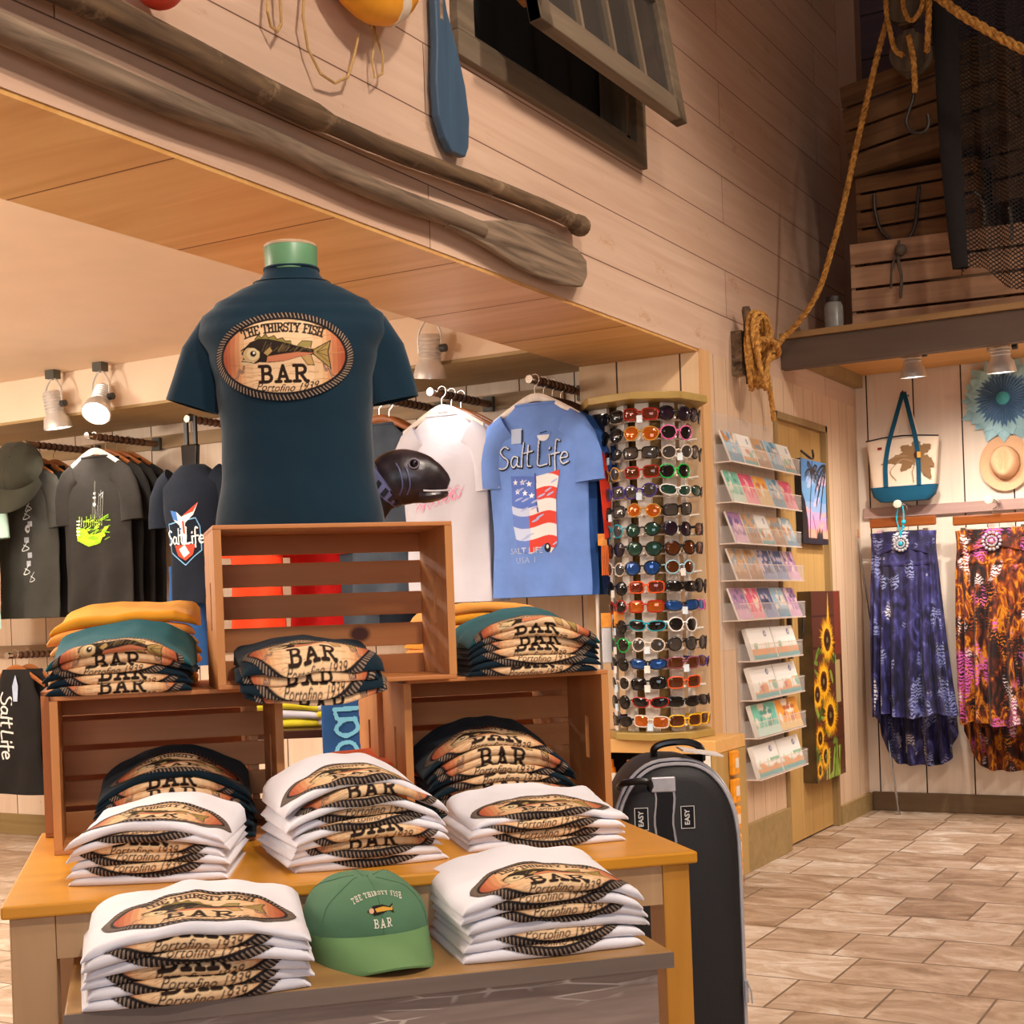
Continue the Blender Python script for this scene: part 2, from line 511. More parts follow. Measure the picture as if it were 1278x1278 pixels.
def font_tris(txt, shear=0.0, bold=0.0):
    k = (txt, shear, bold)
    if k not in _tc:
        cu = bpy.data.curves.new('t', 'FONT'); cu.body = txt; cu.size = 1; cu.shear = shear; cu.offset = bold
        cu.align_x = 'CENTER'; cu.resolution_u = 3
        o = bpy.data.objects.new('t', cu); COL.objects.link(o)
        bpy.context.view_layer.update()
        me = o.to_mesh(); me.calc_loop_triangles()
        _tc[k] = [[(me.vertices[i].co.x, me.vertices[i].co.y) for i in t.vertices] for t in me.loop_triangles]
        o.to_mesh_clear()
        bpy.data.objects.remove(o, do_unlink=True); bpy.data.curves.remove(cu)
    return _tc[k]
def text(cv, txt, x, y, size, c, shear=0.0, bold=0.0, rot=0.0, bend=0.0, sx=1.0):
    for tr in font_tris(txt, shear, bold):
        pp = []
        for px, py in tr:
            px *= size * sx; py *= size
            py += bend * px * px
            pp.append((x + px * math.cos(rot) - py * math.sin(rot), y + px * math.sin(rot) + py * math.cos(rot)))
        cv.poly(pp, c)

def ink_mesh(name, cv, fn, nx, ny, y0=None, y1=None, mat=None, full=False):
    """fn(x, y) -> 3d point, on a grid over the canvas; ink colour goes in a colour attribute"""
    ya = -cv.h / 2 if y0 is None else y0
    yb = cv.h / 2 if y1 is None else y1
    xs = np.linspace(-cv.w / 2, cv.w / 2, nx + 1); ys = np.linspace(ya, yb, ny + 1)
    # box filter through an integral image
    def integ(a):
        return np.pad(a.cumsum(0).cumsum(1), ((1, 0), (1, 0)) + ((0, 0),) * (a.ndim - 2))
    A = integ(cv.a); C = integ(cv.rgb * cv.a[..., None])
    hx_ = max(0.5, cv.nx / cv.w * (xs[1] - xs[0]) / 2); hy_ = max(0.5, cv.ny / cv.h * (ys[1] - ys[0]) / 2)
    cx = (xs + cv.w / 2) / cv.w * cv.nx; cy = (ys + cv.h / 2) / cv.h * cv.ny
    i0 = np.clip(np.round(cx - hx_).astype(int), 0, cv.nx - 1); i1 = np.clip(np.maximum(np.round(cx + hx_).astype(int), i0 + 1), 1, cv.nx)
    j0 = np.clip(np.round(cy - hy_).astype(int), 0, cv.ny - 1); j1 = np.clip(np.maximum(np.round(cy + hy_).astype(int), j0 + 1), 1, cv.ny)
    def bx(I):
        return I[j1][:, i1] - I[j0][:, i1] - I[j1][:, i0] + I[j0][:, i0]
    area_ = ((j1 - j0)[:, None] * (i1 - i0)[None, :]).astype(float)
    a = bx(A); rgb = bx(C) / np.maximum(a, 1e-9)[..., None]
    al = a / area_
    vid = -np.ones((ny + 1, nx + 1), int)
    keepv = (al > 0.42)
    q = keepv[:-1, :-1] & keepv[1:, :-1] & keepv[:-1, 1:] & keepv[1:, 1:]
    used = np.zeros_like(keepv)
    used[:-1, :-1] |= q; used[1:, :-1] |= q; used[:-1, 1:] |= q; used[1:, 1:] |= q
    vid[used] = np.arange(used.sum())
    vs = [tuple(fn(xs[i], ys[j])) for j, i in zip(*np.where(used))]
    jj, ii = np.where(q)
    fs = np.stack([vid[jj, ii], vid[jj, ii + 1], vid[jj + 1, ii + 1], vid[jj + 1, ii]], 1).tolist()
    me = bpy.data.meshes.new(name)
    me.from_pydata(vs, [], fs)
    at = me.color_attributes.new('ink', 'FLOAT_COLOR', 'POINT')
    cc = np.ones((len(vs), 4)); cc[:, :3] = rgb[used]
    at.data.foreach_set('color', cc.astype(np.float32).ravel())
    me.materials.append(mat or INK)
    me.polygons.foreach_set('use_smooth', [True] * len(me.polygons))
    me.update()
    return me

# ================================================================== MATERIALS OF THE PLACE
FX = -2.28          # plank facade plane
SX = -2.85          # inner edge of the soffit
DY = 8.07           # dress wall plane
SZ = 2.295          # soffit height
m_face = planks('facade_planks', hx('bd9880'), hx('dabda6'), 1, 2, 0.212, 3.9, 0.0022, wear=hx('b07c54'), wearamt=0.60, gapc=hx('6c5040'), shift=(0.3, 0.06))
m_facelow = planks('lower_wall_planks', hx('c8a688'), hx('e0c4a6'), 2, 1, 0.155, 6.0, 0.0018, wear=hx('b98a5a'), wearamt=0.70, gapc=hx('7a5838'), shift=(0.3, 0.02))
m_dressw = planks('dress_wall_planks', hx('e0ccb8'), hx('f2e6d6'), 2, 0, 0.262, 7.0, 0.004, wear=hx('b08058'), wearamt=0.68, gapc=hx('2e2018'), shift=(0.4, 0.12))
m_shirtw = planks('shirt_wall_planks', hx('dfc0a4'), hx('f0dcc4'), 2, 0, 0.29, 7.0, 0.0035, wear=hx('b88458'), wearamt=0.64, gapc=hx('4a3222'), shift=(0.9, 0.05))
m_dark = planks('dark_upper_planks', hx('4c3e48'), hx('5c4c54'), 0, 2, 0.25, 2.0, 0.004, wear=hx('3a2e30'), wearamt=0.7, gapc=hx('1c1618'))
m_soff = wood('soffit_plywood', hx('c8924e'), hx('deb070'), 'X', 9, 0.12, rough=0.42, bmp=0.04, detail=3)
m_paint = plain('cream_ceiling_paint', hx('e8cdb0'), 0.75, vary=0.03, scale=4)
m_olive = wood('olive_painted_trim', hx('8c7044'), hx('a2865a'), 'Z', 14, 0.08, rough=0.6)
m_olivex = wood('olive_painted_trim_long', hx('8c7448'), hx('a48a5c'), 'X', 14, 0.08, rough=0.6)
m_door = planks('door_boards', hx('b08a50'), hx('c29c60'), 2, 1, 0.17, 6.0, 0.0015, wear=hx('97703c'), wearamt=0.68, gapc=hx('7a5a30'), shift=(0.2, 0.05))
m_white = plain('plain_hall_paint', hx('d8c2a8'), 0.8, vary=0.03, scale=3)
m_beam = wood('dark_beam_paint', hx('54443a'), hx('685648'), 'X', 10, 0.08, rough=0.6)
m_black = plain('shade_black', (0.01, 0.009, 0.008), 0.8)

def floor_mat():
    m, n, l, b = newmat('slate_floor_tiles')
    tc = n.new('ShaderNodeTexCoord')
    mp = n.new('ShaderNodeMapping'); l.new(tc.outputs['Object'], mp.inputs[0]); mp.inputs['Location'].default_value = (0.12, 0.05, 0)
    br = N(n, 'ShaderNodeTexBrick', offset=0.5, squash=0.72, squash_frequency=2)
    for k, v in (('Scale', 1.0), ('Mortar Size', 0.0045), ('Mortar Smooth', 0.2), ('Brick Width', 0.42), ('Row Height', 0.34), ('Bias', 0.0)):
        br.inputs[k].default_value = v
    br.inputs['Color1'].default_value = (0.2, 0.2, 0.2, 1); br.inputs['Color2'].default_value = (0.8, 0.8, 0.8, 1)
    l.new(mp.outputs[0], br.inputs['Vector'])
    m2 = n.new('ShaderNodeMapping'); l.new(tc.outputs['Object'], m2.inputs[0]); m2.inputs['Scale'].default_value = (3.0, 5.5, 1)
    t = N(n, 'ShaderNodeTexNoise', i_Scale=1.3, i_Detail=10.0, i_Roughness=0.68, i_Distortion=1.0); l.new(m2.outputs[0], t.inputs['Vector'])
    mix = N(n, 'ShaderNodeMix', data_type='FLOAT'); mix.inputs[0].default_value = 0.72
    l.new(br.outputs['Color'], mix.inputs[2]); l.new(t.outputs['Fac'], mix.inputs[3])
    r = ramp(n, [(0.30, hx('765c46')), (0.43, hx('9c826a')), (0.54, hx('b8a08a')), (0.68, hx('d8ccbe'))])
    l.new(mix.outputs[0], r.inputs[0])
    mg = N(n, 'ShaderNodeMix', data_type='RGBA'); mg.inputs[7].default_value = rgba(hx('6e5a48'))
    l.new(br.outputs['Fac'], mg.inputs[0]); l.new(r.outputs[0], mg.inputs[6]); l.new(mg.outputs[2], b.inputs['Base Color'])
    b.inputs['Roughness'].default_value = 0.42
    inv = N(n, 'ShaderNodeMath', operation='MULTIPLY_ADD'); inv.inputs[1].default_value = -1.2
    l.new(br.outputs['Fac'], inv.inputs[0]); l.new(t.outputs['Fac'], inv.inputs[2])
    bump(n, l, b, inv.outputs[0], 0.4, 0.004)
    return m
m_floor = floor_mat()

# ================================================================== STRUCTURE
g = G(); g.box((-9.2, -4.2, -0.1), (5.2, 8.3, 0)); struct('floor', g, m_floor)
g = G(); g.box((-2.85, -4.2, 5.0), (5.2, 8.3, 5.1)); struct('ceiling', g, m_white)
g = G(); g.box((5.0, -4.2, 0), (5.2, 8.3, 5.0)); struct('wall_right', g, m_white)
g = G(); g.box((-9.2, -4.2, 0), (5.2, -4.0, 5.0)); struct('wall_front', g, m_white)
# facade above the opening (with the hole of the upper window) and beside it (with the hole of the door)
WY0, WY1, WZ0 = 3.86, 5.08, 3.0
g = G()
g.box((SX, -4.0, SZ), (FX, WY0, 5.0)); g.box((SX, WY1, SZ), (FX, DY, 5.0)); g.box((SX, WY0, SZ), (FX, WY1, WZ0)); g.box((SX, WY0, 4.25), (FX, WY1, 5.0))
struct('wall_left', g, m_face)
g = G(); g.box((SX + 0.002, -4.0, SZ - 0.012), (FX - 0.004, 5.71, SZ)); g.cur = 1
for k in range(9):
    y = 5.71 - 0.62 * (k + 1) - 0.1
    g.box((SX + 0.004, y, SZ - 0.0125), (FX - 0.006, y + 0.006, SZ - 0.011))
struct('trim_1', g, [m_soff, plain('soffit_joint', hx('7a5026'), 0.8)])
DY0, DY1, DZ = 6.63, 7.47, 2.13
g = G()
g.box((SX, 5.71, 0), (FX, DY0, SZ)); g.box((SX, DY1, 0), (FX, DY, SZ)); g.box((SX, DY0, DZ), (FX, DY1, SZ)); g.box((SX, DY0, 0), (FX - 0.12, DY1, DZ))
struct('wall_inner', g, m_facelow)
g = G(); g.box((FX - 0.06, DY0 + 0.035, 0.01), (FX - 0.02, DY1 - 0.035, DZ - 0.035))
d = struct('door_1', g, m_door)
g = G(); g.box((FX - 0.06, DY0, 0), (FX + 0.012, DY0 + 0.035, DZ)); g.box((FX - 0.06, DY1 - 0.035, 0), (FX + 0.012, DY1, DZ)); g.box((FX - 0.06, DY0, DZ - 0.035), (FX + 0.012, DY1, DZ))
struct('trim_2', g, m_olive, bevel=0.002)
g = G(); g.box((SX + 0.001, 5.700, 0), (FX - 0.001, 5.7095, SZ - 0.013)); struct('wall_jamb', g, planks('jamb_planks', hx('dcb488'), hx('e8c8a0'), 2, 0, 0.30, 7.0, 0.004, wear=hx('b88458'), wearamt=0.68, gapc=hx('4a3222'), shift=(0.9, -0.035)))
# corner post, baseboards
g = G(); g.box((FX, 5.705, 0), (FX + 0.012, 5.80, SZ)); struct('trim_3', g, wood('corner_board', hx('cf9f6c'), hx('dcb280'), 'Z', 12, 0.08))
g = G(); g.box((FX, 5.80, 0), (FX + 0.022, DY0 - 0.002, 0.21)); struct('baseboard_left', g, m_olivex, bevel=0.003)
g = G(); g.box((FX, DY1 + 0.002, 0), (FX + 0.02, DY - 0.02, 0.1)); struct('trim_4', g, m_olivex)
g = G(); g.box((FX - 0.1, DY, 0), (5.0, DY + 0.2, 5.0)); struct('wall_back', g, m_dressw)
g = G(); g.box((FX + 0.02, DY - 0.02, 0), (5.0, DY, 0.105)); struct('baseboard_back', g, wood('dark_baseboard', hx('5a4630'), hx('6e583e'), 'X', 12, 0.1), bevel=0.003)
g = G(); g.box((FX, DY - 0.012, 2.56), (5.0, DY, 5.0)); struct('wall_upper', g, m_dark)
g = G(); g.box((FX, DY - 0.14, 2.56), (FX + 0.11, DY - 0.013, 5.0)); struct('trim_5', g, wood('loft_corner_post', hx('9a7c68'), hx('b0907a'), 'Z', 12, 0.06), bevel=0.004)
# loft over the dresses
m_loftceil = wood('loft_underside', hx('d29a58'), hx('e0ae6c'), 'X', 10, 0.1, rough=0.6)
g = G(); g.box((FX, 6.85, 2.47), (5.0, DY - 0.012, 2.50)); struct('trim_6', g, m_loftceil)
g = G(); g.box((FX, 6.78, 2.345), (5.0, 6.85, 2.49)); g.cur = 1; g.box((FX - 0.0, 6.765, 2.49), (5.0, 6.9, 2.52)); struct('trim_7', g, [m_beam, wood('loft_edge_board', hx('8a6a42'), hx('a88458'), 'X', 12, 0.08)], bevel=0.003)
g = G(); g.box((FX, 6.86, 2.40), (FX + 0.05, DY - 0.02, 2.469)); struct('trim_8', g, m_olive)
# shirt alcove
AY = 5.85
g = G(); g.box((-9.2, AY, 0), (SX, AY + 0.2, 2.9)); struct('wall_alcove', g, m_shirtw)
g = G(); g.box((-9.2, -4.0, 0), (-9.0, AY, 2.9)); struct('wall_far', g, m_white)
g = G(); g.box((-9.0, -4.0, 2.52), (SX, AY, 2.6)); struct('ceiling_alcove', g, m_paint)
g = G(); g.box((-9.0, 5.28, SZ + 0.01), (SX - 0.001, AY - 0.001, 2.519)); struct('trim_9', g, m_paint)
g = G(); g.box((-9.0, 5.275, SZ - 0.005), (SX - 0.001, AY - 0.001, SZ + 0.0095)); struct('trim_10', g, wood('alcove_soffit', hx('9c7e4e'), hx('b09464'), 'X', 9, 0.1, rough=0.5, bmp=0.04))
g = G(); g.box((-9.0, AY - 0.02, 0), (SX - 0.001, AY, 0.12)); struct('baseboard_alcove', g, m_olivex, bevel=0.003)
# unseen area lights added as alcove fill; the lamps' own beams come further down
area('alcove_fill_area', (-5.2, 3.6, 2.5), (-5.2, 3.9, 0), 1.6, 85, (1.0, 0.92, 0.82), 1.2)
area('alcove_fill_area', (-4.2, 1.6, 2.5), (-4.2, 1.6, 0), 1.4, 70, (1.0, 0.90, 0.78), 1.0)

# upper window in the facade: casing, black panel standing in for the shade behind, awning sash swung out
m_wtrim = wood('weathered_window_wood', hx('5e5040'), hx('7c6c58'), 'Y', 16, 0.08, rough=0.7, bmp=0.4)
m_wtrimz = wood('weathered_window_wood_upright', hx('5e5040'), hx('7c6c58'), 'Z', 16, 0.08, rough=0.7, bmp=0.4)
win = thing('window_1', '', '', (FX, 0, 0)); del win['category']; del win['label']; win['kind'] = 'structure'
g = G(); g.box((0, WY0 - 0.1, WZ0 - 0.08), (0.03, WY1 + 0.09, WZ0)); g.box((0, WY0 - 0.1, WZ0), (0.03, WY0, 4.33)); g.box((0, WY1, WZ0), (0.03, WY1 + 0.09, 4.33)); g.box((0, WY0 - 0.1, 4.25), (0.03, WY1 + 0.09, 4.33))
part('casing', g, m_wtrim, win, bevel=0.003)
g = G(); g.box((-0.1, WY0, WZ0), (0.0, WY0 + 0.03, 4.25)); g.box((-0.1, WY1 - 0.03, WZ0), (0, WY1, 4.25)); g.box((-0.12, WY0, WZ0), (0, WY1, WZ0 + 0.03))
part('inner_frame', g, m_wtrimz, win)
g = G(); g.box((-0.20, WY0 + 0.001, WZ0 + 0.001), (-0.125, WY1 - 0.001, 4.249)); part('shade_backing', g, m_black, win)
# sash: tilted about its top hinge
SH = 1.2
tilt = Matrix.Rotation(-math.atan2(0.2, SH), 3, 'Y')
hinge = Vector((0.02, 0, 4.2))
def sashbox(g, y0, y1, z0, z1, x0=0, x1=0.045):
    g.box((x0, y0, z0 - 4.2), (x1, y1, z1 - 4.2))
g = G()
sy0, sy1, sz0 = WY0 + 0.03, WY1 - 0.03, 4.2 - SH
sashbox(g, sy0, sy1, sz0, sz0 + 0.085); sashbox(g, sy0, sy1, 4.12, 4.2); sashbox(g, sy0, sy0 + 0.08, sz0, 4.2); sashbox(g, sy1 - 0.08, sy1, sz0, 4.2)
ss = part('sash', g, m_wtrim, win, bevel=0.004, loc=hinge, rot=(0, -math.atan2(0.19, SH), 0))
m_glassdark = glass('old_window_glass', (0.06, 0.055, 0.05), 0.75, 0.08)
g = G()
for k in (1, 2, 3):
    y = sy0 + 0.08 + (sy1 - sy0 - 0.16) * k / 4
    sashbox(g, y - 0.011, y + 0.011, sz0 + 0.08, 4.13, 0.008, 0.04)
for z in (sz0 + 0.47, sz0 + 0.82): sashbox(g, sy0 + 0.07, sy1 - 0.07, z - 0.011, z + 0.011, 0.009, 0.039)
part('muntins', g, m_wtrimz, ss)
g = G(); sashbox(g, sy0 + 0.07, sy1 - 0.07, sz0 + 0.075, 4.13, 0.02, 0.024); part('pane', g, m_glassdark, ss)
g = G(); g.tube([(0.0, WY0 + 0.12, WZ0 + 0.30), (0.15, WY0 + 0.12, WZ0 + 0.12)], 0.012); part('stay_bar', g, wood('stay_wood', hx('a06a38'), hx('b87c48')), win)

# ================================================================== THINGS ON THE FACADE
m_oar = wood('weathered_oar_wood', hx('33241a'), hx('7e6448'), 'Y', 26, 0.10, rough=0.8, bmp=0.7, wear=hx('a48a6c'))
m_oar2 = wood('grey_oar_wood', hx('453528'), hx('9c8670'), 'Y', 28, 0.08, rough=0.8, bmp=0.7)
def fpt(px, py, off): return at_x(px, py, FX + off)
def fprism(g, pts, x0, x1):
    return g.prism(pts, x0, x1, fn=lambda v: Vector((v.y, v.x, v.z)))
# round pole with a knob
a, b = fpt(-160, -120, 0.05), fpt(722, 281, 0.05)
pole = thing('wooden_pole', 'long round weathered wooden pole with a knobbed end mounted on the plank wall', 'pole', (a.x, a.y, a.z))
g = G(); n = 40; pts = []; rs = []
for i in range(n):
    t = i / (n - 1); p = (b - a) * t
    p.z += 0.012 * math.sin(t * 9) - 0.02 * math.sin(PI * t)
    pts.append(p); r = 0.026 if t > 0.47 else 0.035
    rs.append(r * (1 + 0.06 * noise.noise(Vector((i * 0.7, 0, 0)))))
g.tube(pts, rs, 12); part('shaft', g, m_oar, pole, True)
g = G(); d = (b - a).normalized(); e = b - a
g.lathe([(0.026, -0.03), (0.036, -0.015), (0.038, 0.01), (0.034, 0.03), (0.02, 0.034)], 14, e, d); part('knob', g, m_oar, pole, True)
# oar with blade
a, b = fpt(-160, -30, 0.04), fpt(600, 290, 0.04)
oar = thing('wooden_oar', 'long grey weathered oar with a wide flat blade low on the plank wall', 'oar', (a.x, a.y, a.z))
g = G(); pts = [(b - a) * (i / 30) + Vector((0, 0, 0.006 * math.sin(i * 0.5))) for i in range(31)]
g.tube(pts, [0.032 - 0.004 * (i / 30) for i in range(31)], 12); part('shaft', g, m_oar2, oar, True)
out = [(560, 262), (600, 276), (632, 275), (660, 281), (692, 295), (718, 311), (729, 326), (730, 345), (724, 358), (700, 356), (672, 346), (640, 330), (612, 312), (585, 296), (556, 282)]
g = G(); pp = []
for x, y in out:
    w = fpt(x, y, 0.04); pp.append((w.y - a.y, w.z - a.z))
fprism(g, pp, -0.014, 0.012); part('blade', g, m_oar2, oar, False, 0.006)
# blue paddle
pp = [fpt(x, y, 0.03) for x, y in ((539, -60), (539, 0), (541, 50), (540, 100), (543, 145), (551, 172), (560, 190), (577, 197), (581, 185), (582, 150), (577, 110), (566, 60), (554, 15), (550, -10), (549, -60))]
o0 = pp[0].copy()
pad = thing('boat_paddle', 'slate blue painted paddle hanging blade down on the plank wall', 'paddle', (o0.x, o0.y, pp[7].z))
g = G(); fprism(g, [(p.y - o0.y, p.z - pp[7].z) for p in pp], -0.013, 0.013)
part('blade', g, wood('slate_blue_paint', hx('33485c'), hx('44607a'), 'Z', 14, 0.1, rough=0.5, wear=hx('6b7480')), pad, False, 0.005)
g = G(); g.tube([(0.0, 0.022, pp[1].z - pp[7].z - 0.05), (0.0, 0.022, pp[0].z - pp[7].z + 0.35)], 0.016, 10); part('shaft', g, m_oar2, pad, True)
# ring buoy
m_yel = plain('yellow_foam_paint', hx('f0a418'), 0.5, vary=0.05, bmp=0.05)
bc = Vector((FX + 0.085, 3.205, 3.06))
buoy = thing('ring_buoy', 'yellow ring buoy with a white band hanging high on the plank wall', 'buoy', bc)
def torus(g, Rr, r, a0=0, a1=360, n=40, seg=14, ax=0.75):
    rings = []
    for i in range(n + 1):
        t = R(a0 + (a1 - a0) * i / n)
        c = Vector((0, math.cos(t), math.sin(t)))
        rings.append([c * (Rr + r * math.cos(2 * PI * k / seg)) + Vector((r * ax * math.sin(2 * PI * k / seg), 0, 0)) for k in range(seg)])
    g.loft(rings, True, True)
g = G(); torus(g, 0.155, 0.09, -60, 299.9); part('foam_ring', g, m_yel, buoy, True)
g = G()
for q in (-60, 30, 120, 210): torus(g, 0.155, 0.0925, q - 7, q + 7, 6)
part('white_band', g, plain('white_band_cloth', hx('e8dcc8'), 0.7), buoy, True)
m_cord = wood('jute_cord', hx('a8824e'), hx('c8a468'), 'Z', 60, 0.5, bmp=0.4)
g = G()
for pl in (((380, -20), (378, 20), (384, 60), (400, 92), (418, 104), (434, 96), (442, 70), (448, 42)),
           ((466, 15), (468, 45), (464, 75), (468, 97), (477, 92), (478, 70), (470, 45), (462, 32)),
           ((334, -20), (334, 15), (338, 33), (346, 39), (351, 30), (350, 5), (346, -20))):
    g.tube([fpt(x, y, 0.03 + 0.01 * (i % 2)) for i, (x, y) in enumerate(pl)], 0.0042, 6)
one('looped_cord', g, m_cord, 'thin tan cord hanging in loops below the yellow ring buoy', 'cord', smooth=True)
rb = fpt(198, -22, 0.09)
fl = thing('net_float', 'round red net float at the top edge of the plank wall', 'float', (rb.x, rb.y, rb.z))
g = G(); g.ball((0, 0, 0), 0.058, 20, 14); part('ball', g, plain('red_float', hx('d0402c'), 0.4), fl, True)
g = G(); g.tube([(0, 0, 0.055), (0, 0, 0.3)], 0.005); part('cord', g, m_cord, fl)

# ------------------------------------------------------------------ ropes, peg, blocks
m_rope = None
def rope_mat():
    m, n, l, b = newmat('twisted_rope')
    tc = n.new('ShaderNodeTexCoord')
    w = N(n, 'ShaderNodeTexNoise', i_Scale=60.0, i_Detail=2.0); l.new(tc.outputs['Object'], w.inputs['Vector'])
    r = ramp(n, [(0.3, hx('8a5820')), (0.7, hx('d8a04c'))]); l.new(w.outputs['Fac'], r.inputs[0]); l.new(r.outputs[0], b.inputs['Base Color'])
    b.inputs['Roughness'].default_value = 0.85
    bump(n, l, b, w.outputs['Fac'], 0.4, 0.003)
    return m
m_rope = rope_mat()
def smooth_path(pts, n=12):
    pts = [Vector(p) for p in pts]; out = []
    P = [pts[0] * 2 - pts[1]] + pts + [pts[-1] * 2 - pts[-2]]
    for i in range(1, len(P) - 2):
        for k in range(n):
            t = k / n; a, b, c, d = P[i - 1], P[i], P[i + 1], P[i + 2]
            out.append(0.5 * ((2 * b) + (c - a) * t + (2 * a - 5 * b + 4 * c - d) * t * t + (3 * b - a - 3 * c + d) * t ** 3))
    out.append(pts[-1]); return out
def rope(g, pts, r, n=None, strands=3, pitch=None):
    """three twisted strands along a path"""
    pts = [Vector(p) for p in pts]
    L = sum((pts[i + 1] - pts[i]).length for i in range(len(pts) - 1))
    pitch = pitch or r * 7
    m = int(L / (pitch / 8)) + 2
    cum = [0]
    for i in range(len(pts) - 1): cum.append(cum[-1] + (pts[i + 1] - pts[i]).length)
    cp = []
    j = 0
    for i in range(m):
        s = L * i / (m - 1)
        while j < len(cum) - 2 and cum[j + 1] < s: j += 1
        t = (s - cum[j]) / max(1e-9, cum[j + 1] - cum[j]); cp.append(pts[j].lerp(pts[j + 1], min(1, t)))
    for q in range(strands):
        sp = []
        nr = None
        for i in range(m):
            t = (cp[min(i + 1, m - 1)] - cp[max(i - 1, 0)]).normalized()
            nr = (nr - t * nr.dot(t)).normalized() if nr is not None else t.orthogonal().normalized()
            bn = t.cross(nr); a = 2 * PI * (L * i / (m - 1) / pitch + q / strands)
            sp.append(cp[i] + (nr * math.cos(a) + bn * math.sin(a)) * r * 0.5)
        g.tube(sp, r * 0.58, 6)
peg = fpt(934, 440, 0.07)
g = G(); g.lathe([(0.018, -0.16), (0.02, 0), (0.016, 0.12), (0.021, 0.17), (0.016, 0.185)], 12, (0, 0, 0), (0, -0.05, 1))
g.box((-0.075, -0.03, -0.12), (-0.02, 0.03, 0.08))
one('belaying_peg', g, m_oar, 'dark wooden peg on the wall holding the coiled rope', 'peg', (peg.x, peg.y, peg.z + 0.02), smooth=True)
g = G()
rc = random.Random(4)
for k in range(6):
    cy, cz = rc.uniform(-0.03, 0.03), rc.uniform(-0.03, 0.03); rx, rz = 0.075 + rc.uniform(-0.012, 0.012), 0.155 + rc.uniform(-0.02, 0.02); ph = rc.uniform(-0.25, 0.25)
    pts = []
    for i in range(25):
        a = 2 * PI * i / 24; y = rx * math.cos(a); z = rz * math.sin(a)
        pts.append(Vector((0.024 + 0.011 * k + 0.01 * math.sin(a * 2), cy + y * math.cos(ph) - z * math.sin(ph), cz - 0.01 + y * math.sin(ph) + z * math.cos(ph))))
    rope(g, pts, 0.012)
rope(g, smooth_path([(0.09, -0.10, 0.03), (0.11, 0, 0.04), (0.1, 0.12, 0.0), (0.03, 0.13, -0.02)], 6), 0.014)
A0 = Vector((peg.x, peg.y, peg.z))
tail = [at_x(x, y, FX + 0.06) - A0 for x, y in ((955, 440), (958, 470), (963, 500), (966, 525))]
rope(g, smooth_path(tail, 6), 0.013)
up = [A0 + Vector((0.09, 0.05, -0.03))] + [at_y(x, y, yy) for x, y, yy in ((975, 425, 6.55), (1000, 398, 6.6), (1022, 362, 6.6), (1040, 305, 6.6), (1053, 255, 6.6), (1066, 195, 6.6), (1082, 125, 6.6), (1095, 70, 6.6), (1108, 22, 6.6))]
rope(g, smooth_path([p - A0 for p in up], 6), 0.014)
one('hoisting_rope', g, m_rope, 'golden brown rope coiled on the wall peg and running up to the pulley block', 'rope', A0, smooth=True)
m_block = wood('old_block_wood', hx('3c3024'), hx('685844'), 'Z', 20, 0.2, rough=0.8, bmp=0.5)
m_iron = plain('dark_iron', hx('4a4440'), 0.5, 0.8, vary=0.3)
def block(px, py, r, label, y=6.6, hook=True):
    p = at_y(px, py, y)
    t = thing('pulley_block', label, 'pulley', p)
    g = G()
    for s in (-1, 1): g.lathe([(r * 0.5, -0.012), (r, -0.008), (r, 0.008), (r * 0.5, 0.012)], 22, (0, s * 0.032, 0), (0, 1, 0))
    g.box((-r * 0.3, -0.03, r * 0.7), (r * 0.3, 0.03, r * 1.15)); g.box((-r * 0.3, -0.03, -r * 1.1), (r * 0.3, 0.03, -r * 0.72))
    part('cheeks', g, m_block, t, True)
    g = G(); g.lathe([(r * 0.7, -0.018), (r * 0.55, 0), (r * 0.7, 0.018)], 20, (0, 0, 0), (0, 1, 0)); part('wheel', g, m_iron, t, True)
    return t, p
b1, p1 = block(1130, 8, 0.085, 'upper grey wooden pulley block at the top edge with ropes through it')
b2, p2 = block(1137, 68, 0.09, 'lower round wooden pulley block hanging above the iron hook')
g = G(); rope(g, smooth_path([p1 + Vector((-0.06, -0.05, 0.2)), p1 + Vector((-0.075, -0.05, 0)), p1 + Vector((-0.06, -0.05, -0.12)), p2 + Vector((-0.06, -0.05, 0.02)), p2 + Vector((-0.02, -0.06, -0.02))], 6), 0.012)
rope(g, smooth_path([at_y(1160, -30, 6.52), at_y(1159, 20, 6.52), at_y(1157, 65, 6.52)], 6), 0.014)
rope(g, smooth_path([at_y(1126, -20, 6.5), at_y(1128, 10, 6.5), at_y(1137, 26, 6.5), at_y(1150, 10, 6.5), at_y(1154, -20, 6.5)], 6), 0.011)
rope(g, smooth_path([at_y(1134, 45, 6.5), at_y(1140, 75, 6.49), at_y(1142, 115, 6.5)], 6), 0.013)
one('block_and_tackle_rope', g, m_rope, 'short rope falls hanging between the two pulley blocks', 'rope', smooth=True)
hp = at_y(1141, 112, 6.52)
hk = []
for x, y in ((1140, 112), (1139, 125), (1134, 140), (1131, 152), (1135, 162), (1145, 166), (1155, 163), (1159, 154), (1158, 143)):
    hk.append(at_y(x, y, 6.52) - hp)
g = G(); g.tube(smooth_path(hk, 5), 0.0085, 8); one('iron_hook', g, m_iron, 'curved iron cargo hook hanging below the pulley block', 'hook', hp, smooth=True)
g = G(); rope(g, smooth_path([at_y(1165, -8, 6.3), at_y(1200, 18, 6.3), at_y(1240, 42, 6.3), at_y(1290, 68, 6.3), at_y(1340, 85, 6.3)], 8), 0.02)
one('thick_rope', g, m_rope, 'thick orange rope sloping down across the top right corner', 'rope', smooth=True)

